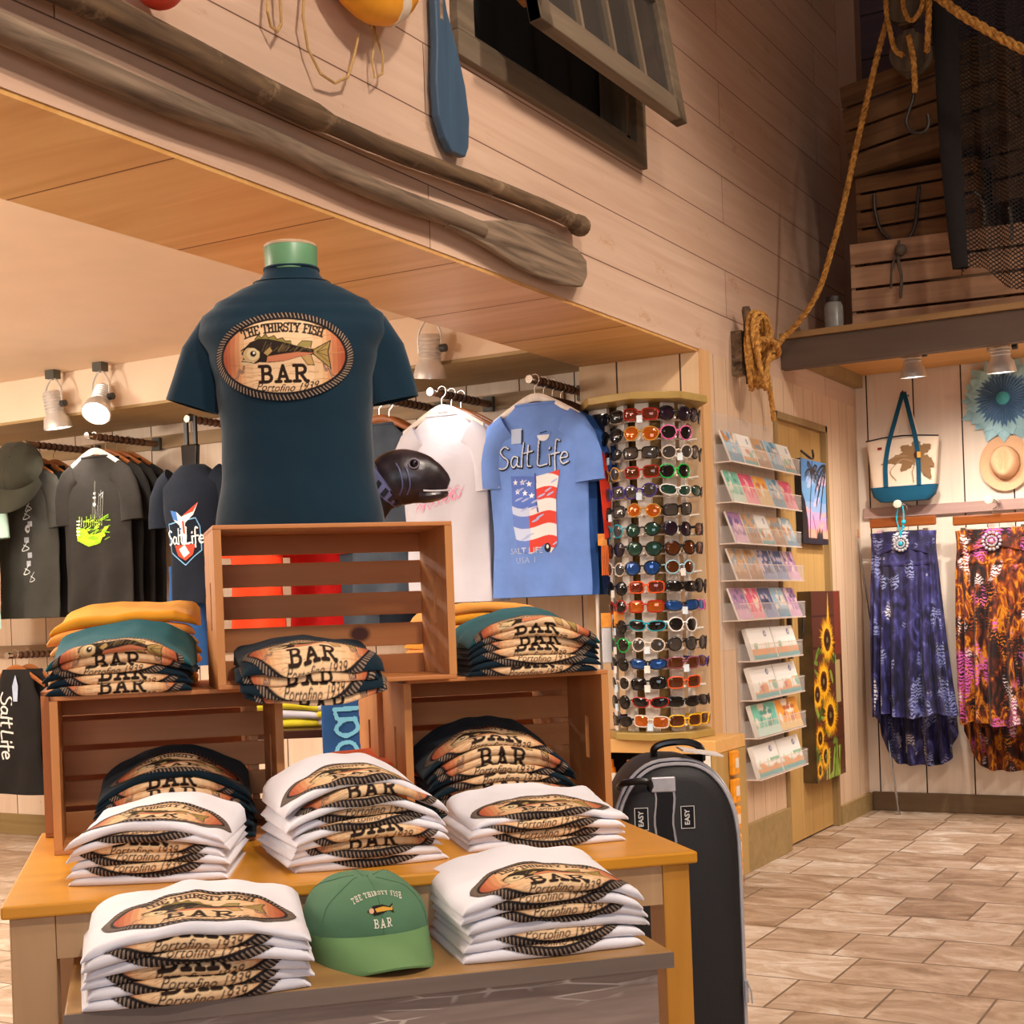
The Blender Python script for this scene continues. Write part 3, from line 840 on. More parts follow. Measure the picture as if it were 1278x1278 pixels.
# ------------------------------------------------------------------ loft: weathered crates, net, jar
LZ = 2.52
def wcrate(name, W, H, D, n, c1, c2, label, loc, rz, tilt=0.0, postw=0.05):
    m = wood(name + '_wood', c1, c2, 'X', 14, 0.08, rough=0.8, bmp=0.4)
    t = thing('slatted_crate', label, 'crate', loc, rot=(0, tilt, rz))
    gap = 0.014; sh = (H - gap * (n - 1)) / n
    for nm, y in (('front_slats', 0), ('back_slats', D - 0.012)):
        g = G()
        for k in range(n): g.box((0, y, k * (sh + gap)), (W, y + 0.012, k * (sh + gap) + sh))
        part(nm, g, m, t, bevel=0.002)
    m2 = wood(name + '_end_wood', c1, c2, 'Z', 14, 0.1, rough=0.8, bmp=0.4)
    for x in (0.002, W - 0.02):
        g = G()
        g.box((x, 0.013, 0.0), (x + 0.018, 0.06, H)); g.box((x, D - 0.06, 0), (x + 0.018, D - 0.013, H))
        for k in range(n): g.box((x + 0.004, 0.061, k * (sh + gap)), (x + 0.014, D - 0.061, k * (sh + gap) + sh))
        part('end_panel', g, m2, t)
    g = G(); g.box((0.021, 0.013, 0), (W - 0.021, D - 0.013, 0.01)); part('bottom', g, m, t)
    return t
P = at_y(1060, 395, 7.0)
wcrate('pale_crate', 0.95, 0.45, 0.4, 4, hx('8e6a50'), hx('c49a78'), 'pale pinkish slatted crate, lowest of the loft stack', (P.x, 7.05, LZ), R(7))
wcrate('brown_crate', 0.60, 0.34, 0.36, 4, hx('4a2c16'), hx('805a34'), 'brown slatted crate, middle of the loft stack', (P.x + 0.02, 7.12, LZ + 0.453), R(-1))
wcrate('grey_crate', 0.78, 0.46, 0.38, 4, hx('4a321e'), hx('84623e'), 'large brown slatted crate, topmost of the loft stack', (P.x - 0.0, 7.10, LZ + 0.80), R(-10), R(-5))
wcrate('right_crate', 0.6, 0.34, 0.36, 3, hx('4a3424'), hx('6e5034'), 'dark slatted crate behind the black net at the right edge of the loft', (-1.33, 7.20, LZ + 0.575), R(-12))
g = G(); 
tP = at_y(1140, 222, 6.98)
for k, (x, y) in enumerate(((-0.03, 0.0), (0.03, 0.0))): pass
hook2 = [at_y(x, y, 7.10) for x, y in ((1091, 243), (1092, 262), (1098, 285), (1110, 298), (1122, 304), (1134, 297), (1142, 280), (1145, 255), (1147, 232))]
h0 = hook2[4].copy()
g.tube(smooth_path([p - h0 for p in hook2], 5), 0.009, 8)
gh = thing('grapnel_hook', 'dark curved double iron hook with knotted grey twine over the middle loft crate', 'hook', h0); part('hook', g, m_iron, gh, True)
g = G(); g.tube(smooth_path([at_y(x, y, 7.05) - h0 for x, y in ((1122, 300), (1121, 325), (1125, 345), (1124, 372))], 4), 0.008, 6); g.ball(at_y(1124, 312, 7.05) - h0, 0.03, 10, 6)
g.tube(smooth_path([at_y(x, y, 7.05) - h0 for x, y in ((1120, 312), (1113, 335), (1112, 360))], 4), 0.006, 6)
part('twine', g, plain('grey_twine', hx('5a4c40'), 0.9), gh, True)
for i, pl in enumerate((((1217, 238), (1225, 250), (1229, 268), (1227, 284)), ((1259, 258), (1262, 272), (1263, 285), (1262, 300)))):
    g = G(); q = [at_y(x, y, 6.9) for x, y in pl]; g.tube(smooth_path([p - q[0] for p in q], 4), 0.008, 6)
    one('fishing_hook', g, plain('pale_metal', hx('9a9490'), 0.4, 0.6), ['thin pale curved hook against the black net, left one', 'thin pale curved hook at the right edge near the net, right one'][i], 'hook', q[0], smooth=True)
# net
def netmat():
    m, n, l, b = newmat('black_netting')
    tc = n.new('ShaderNodeTexCoord'); mp = n.new('ShaderNodeMapping'); l.new(tc.outputs['Object'], mp.inputs[0])
    mp.inputs['Rotation'].default_value = (0, R(45), 0)
    sp = n.new('ShaderNodeSeparateXYZ'); l.new(mp.outputs[0], sp.inputs[0])
    cb = n.new('ShaderNodeCombineXYZ'); l.new(sp.outputs[0], cb.inputs[0]); l.new(sp.outputs[2], cb.inputs[1])
    br = N(n, 'ShaderNodeTexBrick', offset=0.0); l.new(cb.outputs[0], br.inputs['Vector'])
    for k, v in (('Scale', 1.0), ('Mortar Size', 0.0022), ('Brick Width', 0.014), ('Row Height', 0.014), ('Mortar Smooth', 0.0)): br.inputs[k].default_value = v
    l.new(br.outputs['Fac'], b.inputs['Alpha'])
    b.inputs['Base Color'].default_value = (0.012, 0.01, 0.01, 1); b.inputs['Roughness'].default_value = 0.9
    return m
NY = 6.85
g = G()
def netf(u, v):
    top = (at_y(1163, -40, NY), at_y(1285, -40, NY)); mid = (at_y(1200, 345, NY), at_y(1300, 350, NY))
    a = top[0].lerp(mid[0], v ** 1.2); b = top[1].lerp(mid[1], v)
    p = a.lerp(b, u); p.y += 0.05 * math.sin(u * 22 + v * 3) * (1 - 0.3 * v) ; p.z += 0.05 * math.sin(u * 7) * v
    return p
g.grid(netf, 90, 40)
one('fishing_net', g, netmat(), 'black fishing net draped down in front of the loft crates', 'net', smooth=True)
g = G()
def swf(u, v):
    c0 = at_y(1176 + 6 * v + 18 * v * v, -40 + 375 * v, 6.75); a = 2 * PI * u; r = 0.062 - 0.028 * v
    return c0 + Vector((math.cos(a) * r * (1 + 0.2 * math.sin(3 * a + 4 * v)), math.sin(a) * r * 0.6, 0))
g.grid(swf, 24, 30)
one('gathered_net', g, plain('black_gathered_net', (0.012, 0.01, 0.01), 0.95, bmp=0.6, scale=120), 'gathered black net bundle hanging as a dark column before the crates', 'net', smooth=True)
jp = at_y(1045, 400, 6.95)
jar = thing('glass_jar', 'small pale jar on the loft floor beside the lowest crate', 'jar', (jp.x - 0.01, 6.93, LZ))
g = G(); g.lathe([(0.035, 0), (0.045, 0.01), (0.045, 0.13), (0.035, 0.15)], 18); part('body', g, plain('pale_jar', hx('8c8c88'), 0.3), jar, True)
g = G(); g.lathe([(0.04, 0.15), (0.04, 0.175)], 18); part('lid', g, m_iron, jar, True)

# ------------------------------------------------------------------ lamps
m_alu = plain('brushed_lamp_metal', hx('dcd8d2'), 0.32, 0.45, vary=0.05)
m_clip = plain('dark_lamp_clip', hx('4c4a40'), 0.5)
m_knob = plain('black_knob', (0.02, 0.02, 0.02), 0.4)
m_bulb = emit('lit_bulb', (1.0, 0.95, 0.88), 7.0)
m_bulbw = emit('bright_bulb', (1.0, 0.94, 0.84), 40.0)
def lamp(loc, rot, label, bulb=m_bulb, power=30, target=None, col=(1, 0.9, 0.78), ang=110, s=1.0, group=None, drop=0.14):
    t = thing('spot_lamp', label, 'lamp', loc, group=group)
    g = G(); g.box((-0.025 * s, -0.02 * s, -0.035 * s), (0.025 * s, 0.02 * s, 0)); part('clip', g, m_clip, t, bevel=0.002)
    g = G()
    pts = [(-0.046, 0, -drop - 0.01), (-0.046, 0, -drop + 0.05), (-0.03, 0, -0.2 * drop - 0.027), (0, 0, -0.03), (0.03, 0, -0.2 * drop - 0.027), (0.046, 0, -drop + 0.05), (0.046, 0, -drop - 0.01)]
    g.tube(smooth_path([Vector(p) * s for p in pts], 4), 0.0045 * s, 6); part('yoke', g, m_alu, t, True)
    g = G(); pr = [(0.0, 0.055), (0.03, 0.055), (0.038, 0.045)]
    for k in range(6): pr += [(0.040, 0.038 - k * 0.013), (0.036, 0.034 - k * 0.013)]
    pr += [(0.040, -0.045), (0.05, -0.055), (0.056, -0.085), (0.058, -0.098), (0.052, -0.098), (0.045, -0.07), (0.0, -0.068)]
    g.lathe([(r * s, z * s) for r, z in pr], 28)
    bodyo = part('lamp_can', g, m_alu, t, True, loc=(0, 0, -drop * s), rot=rot)
    g = G(); g.lathe([(0.0, -0.074 * s), (0.043 * s, -0.076 * s), (0.05 * s, -0.09 * s), (0.03 * s, -0.097 * s), (0.0, -0.1 * s)], 24); part('bulb', g, bulb, bodyo, True)
    g = G(); g.lathe([(0.014 * s, 0), (0.014 * s, 0.02 * s)], 12, (0.045 * s, -0.0, -drop * s), (1, 0, 0)); part('knob', g, m_knob, t, True)
    if target is not None:
        M = Matrix.Translation(loc); d = (Vector((0, 0, -0.10 * s)))
        from mathutils import Euler
        lp = Vector(loc) + Vector((0, 0, -drop * s)) + Euler(rot).to_matrix() @ Vector((0, 0, -0.115 * s))
        spot('lamp_beam', lp, target, power, col, ang, 0.9, 0.04)
    return t
def cz(px, py, y):
    p = at_y(px, py, y); return (p.x, p.y, 2.52)
l1 = cz(66, 474, 5.2); l2 = cz(125, 461, 5.2); l3 = cz(535, 392, 5.2)
lamp(l1, (R(8), R(-4), 0), 'silver spot lamp turned down at the far left of the alcove ceiling', power=12, target=(l1[0] - 0.2, 5.6, 1.2), s=1.25)
lamp(l2, (R(-38), R(-22), 0), 'glaring lit spot lamp, middle one on the alcove ceiling', m_bulbw, 16, (l2[0] + 0.1, 5.4, 1.0), s=1.25, ang=150)
lamp(l3, (R(8), R(8), 0), 'silver spot lamp right of the mannequin above the white tees', power=4, target=(l3[0] + 0.3, 5.6, 1.3), col=(1, 0.96, 0.92), s=1.25, ang=120)
q1 = at_y(1138, 440, 7.0); q2 = at_y(1248, 430, 7.0)
lamp((q1.x, 7.0, 2.47), (R(6), 0, 0), 'silver spot lamp under the loft above the tote bag', power=70, target=(q1.x, 7.6, 0.9), s=1.1, col=(1, 0.9, 0.8), drop=0.085, ang=140)
lamp((q2.x, 7.0, 2.47), (R(6), 0, 0), 'silver spot lamp under the loft above the turquoise sunburst', power=75, target=(q2.x, 7.6, 0.9), s=1.2, col=(1, 0.9, 0.8), drop=0.09, ang=140)

# ================================================================== THE LOGO
def draw_logo(ring=True):
    cv = Canvas(1.0, 0.65, 640)
    cv.ell(0, 0, 0.499, 0.322, '1c1617')
    for k in range(104):
        a = 2 * PI * k / 104
        x, y = 0.474 * math.cos(a), 0.298 * math.sin(a)
        tx, ty = -0.474 * math.sin(a), 0.298 * math.cos(a); L = math.hypot(tx, ty); tx /= L; ty /= L
        nx_, ny_ = ty, -tx
        cv.line([(x + nx_ * 0.019 + tx * 0.006, y + ny_ * 0.019 + ty * 0.006), (x - nx_ * 0.016 - tx * 0.010, y - ny_ * 0.016 - ty * 0.010)], 0.0065, 'a08a78', True)
    cv.ell(0, 0, 0.449, 0.272, '1c1617')
    for rx, c in ((0.438, 'a9553a'), (0.41, 'b4633f'), (0.385, 'c07650'), (0.35, 'cc8e62'), (0.315, 'd8a87a'), (0.28, 'e0b88c'), (0.22, 'e6c298')):
        m = cv.emask(0, 0, rx, 0.8) & cv.emask(0, 0, 0.438, 0.262)
        cv.put(m, c)
    inner = cv.emask(0, 0, 0.438, 0.262)
    rr = random.Random(3)
    for k in range(46):
        y0 = rr.uniform(-0.26, 0.26); x0 = rr.uniform(-0.4, 0.3); L = rr.uniform(0.08, 0.25); ph = rr.uniform(0, 6)
        pts = [(x0 + L * i / 8, y0 + 0.006 * math.sin(ph + i)) for i in range(9)]
        cv.put(cv.smask(pts, 0.0028) & inner, rr.choice(('b4784c', 'c48c5c', 'a8683f')))
    # fish facing left
    body = [(-0.30, -0.035), (-0.285, 0.0), (-0.30, 0.025), (-0.275, 0.06), (-0.235, 0.10), (-0.17, 0.125), (-0.10, 0.12), (0.0, 0.095), (0.10, 0.065), (0.18, 0.045), (0.235, 0.035), (0.235, 0.0), (0.17, -0.005), (0.10, -0.02), (0.0, -0.045), (-0.10, -0.05), (-0.17, -0.045), (-0.22, -0.055), (-0.27, -0.055)]
    cv.poly([(-0.2, 0.12), (-0.17, 0.155), (-0.15, 0.13), (-0.12, 0.158), (-0.10, 0.128), (-0.06, 0.145), (-0.04, 0.115), (0.0, 0.125), (0.02, 0.10), (0.06, 0.1), (0.07, 0.07), (-0.18, 0.10)], '8a7a3a')
    cv.line([(-0.2, 0.12), (-0.17, 0.155), (-0.15, 0.13), (-0.12, 0.158), (-0.10, 0.128), (-0.06, 0.145), (-0.04, 0.115), (0.0, 0.125), (0.02, 0.10), (0.06, 0.1)], 0.006, '241a12')
    cv.poly(body, '2a1f18')
    cv.poly([(-0.12, -0.045), (0.0, -0.042), (0.10, -0.017), (0.19, 0.0), (0.22, 0.012), (0.10, 0.02), (-0.02, 0.005), (-0.11, -0.005)], 'c87c58')
    for k in range(26):
        x = rr.uniform(-0.15, 0.18); cv.line([(x, rr.uniform(0.02, 0.04)), (x + 0.03, rr.uniform(0.045, 0.085) - x * 0.15)], 0.004, '6e5a38', True)
    cv.ell(-0.225, 0.012, 0.062, 0.055, 'c8a878'); cv.ell(-0.215, 0.015, 0.045, 0.043, 'dcc496'); cv.ell(-0.212, 0.018, 0.022, 0.021, '2a1f18'); cv.ell(-0.207, 0.024, 0.009, 0.009, 'f4e8cc')
    cv.poly([(-0.305, -0.045), (-0.29, -0.02), (-0.25, -0.03), (-0.2, -0.04), (-0.22, -0.055), (-0.28, -0.06)], 'd8bc90'); cv.line([(-0.30, -0.03), (-0.26, -0.036), (-0.22, -0.046)], 0.006, '2a1f18')
    cv.line([(-0.30, 0.045), (-0.26, 0.07), (-0.2, 0.06), (-0.16, 0.03), (-0.165, -0.02), (-0.19, -0.045)], 0.008, '1c1410')
    cv.poly([(-0.14, 0.02), (-0.09, 0.065), (-0.07, 0.03), (-0.11, -0.005)], 'b09058'); cv.line([(-0.14, 0.02), (-0.09, 0.065), (-0.07, 0.03), (-0.11, -0.005), (-0.14, 0.02)], 0.005, '241a12')
    cv.poly([(0.10, 0.06), (0.14, 0.10), (0.21, 0.095), (0.20, 0.05)], '9a8a4c'); cv.line([(0.10, 0.06), (0.14, 0.10), (0.21, 0.095), (0.20, 0.05)], 0.005, '241a12')
    cv.poly([(0.13, -0.01), (0.17, -0.07), (0.22, -0.075), (0.2, -0.005)], 'c09a60'); cv.line([(0.13, -0.01), (0.17, -0.07), (0.22, -0.075), (0.2, -0.005)], 0.005, '241a12')
    cv.poly([(0.22, 0.035), (0.34, 0.10), (0.32, 0.02), (0.335, -0.10), (0.22, 0.0)], 'a88c50'); cv.line([(0.22, 0.035), (0.34, 0.10), (0.32, 0.02), (0.335, -0.10), (0.22, 0.0)], 0.007, '241a12')
    for q in (-0.07, -0.03, 0.02, 0.06): cv.line([(0.24, 0.018), (0.32, 0.02 + q)], 0.004, '3c2c18')
    def up(x):
        q = x / 0.45; s = math.sqrt(max(0.02, 1 - q * q)); return x, -0.035 + 0.208 * s, math.atan(-0.208 * q / 0.45 / s)
    def sc(x): return up(x * 0.80)
    slab_text(cv, 'THE THIRSTY FISH', 0.062, 0.0125, '2c2018', sc, 0.14, 0.84)
    slab_text(cv, 'BAR', 0.112, 0.027, 'e8c898', lambda x: (x + 0.007, -0.192, 0), 0.22, 1.05)
    slab_text(cv, 'BAR', 0.112, 0.024, '2a1a14', lambda x: (x, -0.186, 0), 0.22, 1.05)
    text(cv, 'Portofino 1939', 0.015, -0.258, 0.078, '2a1a14', 0.45, 0.006, 0, 0.42, 0.92)
    for s in (-1, 1):
        pts = [(s * (0.31 + 0.05 * t), -0.10 - 0.05 * t + 0.022 * math.sin(t * 7)) for t in [i / 12 - 0.5 for i in range(17)]]
        cv.line(pts, 0.014, '3a2420'); cv.line(pts, 0.005, 'c8a088')
    return cv
LOGO = draw_logo()

# ================================================================== TABLE AND BENCH
TA = YAW + R(14.0)
t0 = CW(-0.85, 2.32)
m_tabtop = wood('ochre_tabletop', hx('c68622'), hx('e09c34'), 'X', 7, 0.1, rough=0.3, bmp=0.03, spec=0.5)
m_tableg = wood('tan_table_paint', hx('b08a62'), hx('c29e76'), 'Z', 12, 0.1, rough=0.55, bmp=0.1)
m_tabside = wood('ochre_table_side', hx('b87c2c'), hx('cc903c'), 'Z', 9, 0.1, rough=0.4)
table = thing('display_table', 'large ochre display table carrying the wooden crates and white tee stacks', 'table', t0, TA)
TW, TD, TZ = 1.21, 0.86, 0.75
g = G(); g.box((0, 0, TZ - 0.022), (TW, TD, TZ)); part('tabletop', g, m_tabtop, table, bevel=0.004)
g = G(); g.box((0.085, 0.016, TZ - 0.095), (TW - 0.065, 0.034, TZ - 0.0225)); part('apron', g, m_tableg, table)
g = G(); g.box((0.085, TD - 0.034, TZ - 0.095), (TW - 0.065, TD - 0.016, TZ - 0.0225)); part('apron', g, m_tableg, table)
for x in (0.016, TW - 0.034):
    g = G(); g.box((x, 0.10, TZ - 0.095), (x + 0.018, TD - 0.07, TZ - 0.0225)); part('apron', g, m_tabside, table)
for x in (0.012, TW - 0.064):
    for y in (0.014, TD - 0.07):
        g = G(); w = 0.072 if x < 0.5 else 0.052
        g.box((x, y, 0), (x + w, y + (0.08 if y < 0.5 else 0.055), TZ - 0.0225)); part('leg', g, m_tabside if x > 0.5 else m_tableg, table, bevel=0.003)
BA = YAW + R(15.0)
b0 = CW(-0.672, 2.073)
def crackle():
    m, n, l, b = newmat('crackled_grey_paint')
    v = coords(n, l, (3, 40, 40))
    t = N(n, 'ShaderNodeTexNoise', i_Scale=1.0, i_Detail=5.0, i_Distortion=1.5); l.new(v, t.inputs['Vector'])
    v2 = coords(n, l, (9, 50, 60))
    vo = N(n, 'ShaderNodeTexVoronoi', feature='DISTANCE_TO_EDGE', i_Scale=1.0); l.new(v2, vo.inputs['Vector'])
    v3 = coords(n, l, (3, 3, 8))
    t3 = N(n, 'ShaderNodeTexNoise', i_Scale=1.5, i_Detail=3.0); l.new(v3, t3.inputs['Vector'])
    cr = ramp(n, [(0.02, (1, 1, 1)), (0.05, (0, 0, 0))]); l.new(vo.outputs['Distance'], cr.inputs[0])
    msk = ramp(n, [(0.5, (0, 0, 0)), (0.6, (1, 1, 1))]); l.new(t3.outputs['Fac'], msk.inputs[0])
    mu = N(n, 'ShaderNodeMath', operation='MULTIPLY'); l.new(cr.outputs[0], mu.inputs[0]); l.new(msk.outputs[0], mu.inputs[1])
    r = ramp(n, [(0.3, hx('86736a')), (0.7, hx('a08e82'))]); l.new(t.outputs['Fac'], r.inputs[0])
    mx = N(n, 'ShaderNodeMix', data_type='RGBA'); mx.inputs[7].default_value = rgba(hx('d4c8bc'))
    l.new(mu.outputs[0], mx.inputs[0]); l.new(r.outputs[0], mx.inputs[6]); l.new(mx.outputs[2], b.inputs['Base Color'])
    b.inputs['Roughness'].default_value = 0.5
    bump(n, l, b, t.outputs['Fac'], 0.25, 0.003)
    return m
m_crk = crackle()
bench = thing('low_bench', 'low greyish bench with crackled paint nested under the front of the table', 'bench', b0, BA)
BW, BD, BZ = 0.945, 0.42, 0.64
g = G(); g.box((0, 0, BZ - 0.026), (BW, BD, BZ)); g.cur = 0; part('bench_top', g, wood('bench_top_wood', hx('9a7246'), hx('b08852'), 'X', 9, 0.1, rough=0.35, bmp=0.05), bench, bevel=0.003)
g = G(); g.box((-0.001, -0.003, BZ - 0.0262), (BW + 0.001, 0.0005, BZ - 0.0015)); part('front_edging', g, wood('bench_edge_paint', hx('6e6058'), hx('84746a'), 'X', 12, 0.1, rough=0.45), bench)
g = G(); g.box((0.02, 0.018, BZ - 0.135), (BW - 0.02, 0.04, BZ - 0.0265)); part('apron', g, m_crk, bench, bevel=0.002)
for x in (0.018, BW - 0.02):
    g = G(); g.box((x - 0.004, 0.06, BZ - 0.13), (x + 0.006, BD - 0.06, BZ - 0.0265)); part('apron', g, m_crk, bench)
for x in (0.012, BW - 0.062):
    for y in (0.014, BD - 0.07):
        g = G(); g.box((x, y, 0), (x + 0.05, y + 0.05, BZ - (0.136 if y < 0.2 else 0.0265))); part('leg', g, m_crk, bench, bevel=0.003)

# ================================================================== PINE CRATES
m_pine = wood('knotty_pine', hx('a9652f'), hx('cc8850'), 'X', 10, 0.09, rough=0.5, knots=True, knotc=hx('4a2010'), bmp=0.12)
m_pinev = wood('pine_end_grain', hx('b0703a'), hx('d09256'), 'Z', 10, 0.1, rough=0.5, bmp=0.12)
m_pined = wood('pine_rim', hx('b87a48'), hx('cc9058'), 'Z', 14, 0.1, rough=0.5)
def pine_crate(loc, rz, label, W=0.46, H=0.315, D=0.25, gap=0.012, ns=5):
    t = thing('wooden_crate', label, 'crate', loc, rz, 'pine crates on the table')
    th = 0.016; sl = 0.009
    for i, x in enumerate((0, W - th)):
        g = G()
        hy0, hy1, hz0, hz1 = 0.10, 0.124, H * 0.36, H * 0.66
        g.box((x, 0, 0.0091), (x + th, hy0, H - 0.0091)); g.box((x, hy1, 0.0091), (x + th, D - 0.0001, H - 0.0091)); g.box((x, hy0, 0.0091), (x + th, hy1, hz0)); g.box((x, hy0, hz1), (x + th, hy1, H - 0.0091))
        part('end_panel', g, m_pinev, t)
    g = G(); sh = (H - gap * (ns - 1)) / ns
    for k in range(ns): g.box((0, D, k * (sh + gap)), (W, D + sl, k * (sh + gap) + sh))
    part('back_slats', g, m_pine, t, bevel=0.0015)
    for nm, z in (('bottom_slats', 0), ('top_slats', H - sl)):
        g = G(); ds = (D - 0.008) / 2
        for k in range(2): g.box((0, k * (ds + 0.008), z), (W, k * (ds + 0.008) + ds, z + sl))
        part(nm, g, m_pine, t, bevel=0.0015)
    g = G()
    for x in (0.008, W - 0.008):
        for k in range(ns):
            for dz in (0.25, 0.75):
                g.lathe([(0.0022, 0), (0.0022, 0.0008)], 8, (x, D + sl, k * (sh + gap) + sh * dz), (0, 1, 0))
    part('nails', g, m_iron, t)
    return t
CAo = YAW + R(15.6)
ex, ey = Vector((math.cos(CAo), math.sin(CAo), 0)), Vector((-math.sin(CAo), math.cos(CAo), 0))
c1o = CW(-0.925, 2.83, TZ); c2o = CW(-0.236, 3.026, TZ); c3o = CW(-0.592, 2.85, TZ + 0.3155)
pine_crate(c1o, CAo, 'lower left pine crate with navy tees inside')
pine_crate(c2o, CAo, 'lower right pine crate with navy tees inside')
pine_crate(c3o, CAo + R(0.5), 'topmost pine crate carrying the mannequin', 0.492, 0.33, 0.25, gap=0.019)
pine_crate(c1o + ey * 0.2605 + ex * -0.028, CAo, 'pine crate hidden behind the lower left crate, its side just showing', gap=0.030)
pine_crate(c2o + ey * 0.2605 + ex * -0.012, CAo, 'pine crate behind the lower right crate', gap=0.030)

# ================================================================== FOLDED TEES
m_wtee = cloth('white_cotton', hx('e9e7ee'), 0.03, 0.25)
m_ntee = cloth('navy_cotton', hx('0c222e'), 0.15, 0.3)
m_ttee = cloth('teal_cotton', hx('1d5a64'), 0.12, 0.3)
m_otee = cloth('apricot_cotton', hx('f0a04c'), 0.06, 0.3)
m_gtee = cloth('mustard_cotton', hx('e09a2c'), 0.06, 0.3)
m_ptee = cloth('peach_cotton', hx('f2b878'), 0.05, 0.3)
ORD = ['bottom', 'second from bottom', 'third from bottom', 'fourth from bottom', 'fifth from bottom', 'sixth from bottom', 'seventh from bottom', 'eighth from bottom', 'ninth from bottom', 'tenth from bottom']
def folded_fn(W, D, k, th, seed, sag=0.42, droop=0.0, tilt=0.0, top=False, rise=0.0):
    rs = random.Random(seed * 37 + k)
    fy = rs.uniform(-0.010, 0.006); sx = rs.uniform(-0.008, 0.008); yaw = rs.uniform(-0.05, 0.05)
    nseed = seed * 3.1 + k * 1.7
    def pt(s, t, off=0.0):
        q = min(1.0, abs(2 * s / W))
        pr = 1 - sag * q ** 2.2
        wob = 0.10 * noise.noise(Vector((s * 14, nseed * 0.0 + seed, 1.0)))
        z0 = th * k * (pr + wob * (0.5 if k else 0))
        h = th * 0.97 * (pr + 0.18 * noise.noise(Vector((s * 10, nseed, 0))))
        if q > 0.86: h *= max(0.35, math.sqrt(max(0.02, 1 - ((q - 0.86) / 0.14) ** 2 * 0.9)))
        r = h / 2
        yf = -D / 2 + fy + 0.014 * q ** 3 + 0.007 * noise.noise(Vector((s * 12, nseed, 5)))
        L = D - 2 * r
        if t > L: t = L
        ro = r + off
        if t >= 0:
            y = yf + r + t; z = z0 + r + ro
        elif t > -PI * r:
            a = -t / r; y = yf + r - ro * math.sin(a); z = z0 + r + ro * math.cos(a)
        else:
            y = yf + r + (-t - PI * r); z = z0 + r - ro
        if top and z > z0 + r:
            v = (y + D / 2) / D
            z += rise * v * v + 0.016 * max(0, v - 0.35) * noise.noise(Vector((s * 9, y * 8, seed))) + 0.004 * noise.noise(Vector((s * 25, y * 18, seed)))
        if droop:
            v = max(0, -(y + D / 2 - 0.055)); z -= droop * v * v * 160 * (1 - 0.25 * k / 4)
        z += tilt * s
        x = s + sx
        return Vector((x * math.cos(yaw) - y * math.sin(yaw), x * math.sin(yaw) + y * math.cos(yaw), z))
    return pt
def folded_mesh(g, pt, W, D, th, top=False):
    nu, nt = 34, 30
    L = D - th * 0.5
    r = th / 2
    # closed loop: top (back to front), front, bottom (front to back)
    ts = [L * (1 - i / 12) for i in range(12)] + [-(PI * r) * i / 8 for i in range(9)] + [-(PI * r) - (L) * i / 5 for i in range(1, 6)]
    rings = []
    for i in range(nu + 1):
        s = -W / 2 + W * i / nu
        rings.append([pt(s, t) for t in ts])
    g.loft(rings, True, True)
def stack(base, rz, W, D, th, n, mat, desc, where, seed, group, print_=True, pw=0.25, mats=None, topmat=None, sag=0.42, droop=0.0, t0r=(0.010, 0.058), topt0=0.075, rise=0.02, jitter=0.0, cap_words=None, tilt=0.0):
    for k in range(n):
        rs = random.Random(seed * 101 + k)
        top = k == n - 1
        pt = folded_fn(W, D, k, th, seed, sag, droop, tilt, top, rise)
        m = mats[k % len(mats)] if mats else mat
        if top and topmat: m = topmat
        t = thing('folded_tee', '%s folded tee, %s %s' % (desc if not isinstance(desc, list) else desc[k % len(desc)], 'top' if top else ORD[k], where), 'folded t-shirt', base, rz, group)
        g = G(); folded_mesh(g, pt, W, D, th, top)
        part('cloth', g, m, t, True, angle=70)
        if print_:
            ph = pw * 0.65
            ct = topt0 if top else rs.uniform(*t0r)
            cx = rs.uniform(-0.008, 0.008)
            r = th / 2
            lo = max(-ph / 2, -PI * r * 1.25 - ct); hi = min(ph / 2, (D - 0.03 if top else 0.035) - ct)
            sc = pw
            off = 0.0012
            def fn(x, y, pt=pt, ct=ct, cx=cx, sc=sc): return pt(x * sc + cx, y * sc + ct, off)
            nyy = max(8, int((hi - lo) / 0.00125))
            o = link('printed_logo', ink_mesh('printed_logo', LOGO, fn, 170, nyy, lo / sc, hi / sc), t)
            o['label'] = 'tan oval fish logo print'
def SB(x, y, z): return CW(x, y, z)
def mid(xl, yl, xr, yr, z, D):
    """base point (centre) from front-left and front-right camera-frame corners, and heading"""
    an = math.atan2(yr - yl, xr - xl)
    cx, cy = (xl + xr) / 2 - math.sin(an) * D / 2, (yl + yr) / 2 + math.cos(an) * D / 2
    return CW(cx, cy, z), an + YAW, math.hypot(xr - xl, yr - yl)
b, a, w = mid(-0.645, 2.065, -0.315, 2.155, BZ, 0.27); stack(b, a, 0.335, 0.27, 0.0200, 6, m_wtee, 'white', 'of the front left stack on the low bench', 11, 'white tees, front left stack', pw=0.295, topt0=0.092, t0r=(0.040, 0.078), sag=0.30)
b, a, w = mid(-0.105, 2.285, 0.195, 2.335, BZ, 0.27); stack(b, a + R(7), 0.31, 0.27, 0.0210, 6, m_wtee, 'white', 'of the front right stack on the low bench', 12, 'white tees, front right stack', pw=0.275, topt0=0.045, t0r=(0.030, 0.074), sag=0.30)
b, a, w = mid(-0.770, 2.46, -0.510, 2.50, TZ, 0.27); stack(b, a + R(-4), 0.275, 0.27, 0.0185, 6, m_wtee, 'white', 'of the left stack on the big table', 13, 'white tees, left table stack', pw=0.265, topt0=0.078, t0r=(0.03, 0.08), sag=0.32)
b, a, w = mid(-0.395, 2.50, -0.120, 2.62, TZ, 0.27); stack(b, a + R(-3), 0.285, 0.27, 0.0185, 9, m_wtee, 'white', 'of the tall middle stack on the table', 14, 'white tees, middle table stack', pw=0.268, topt0=0.066, t0r=(0.022, 0.07), sag=0.34)
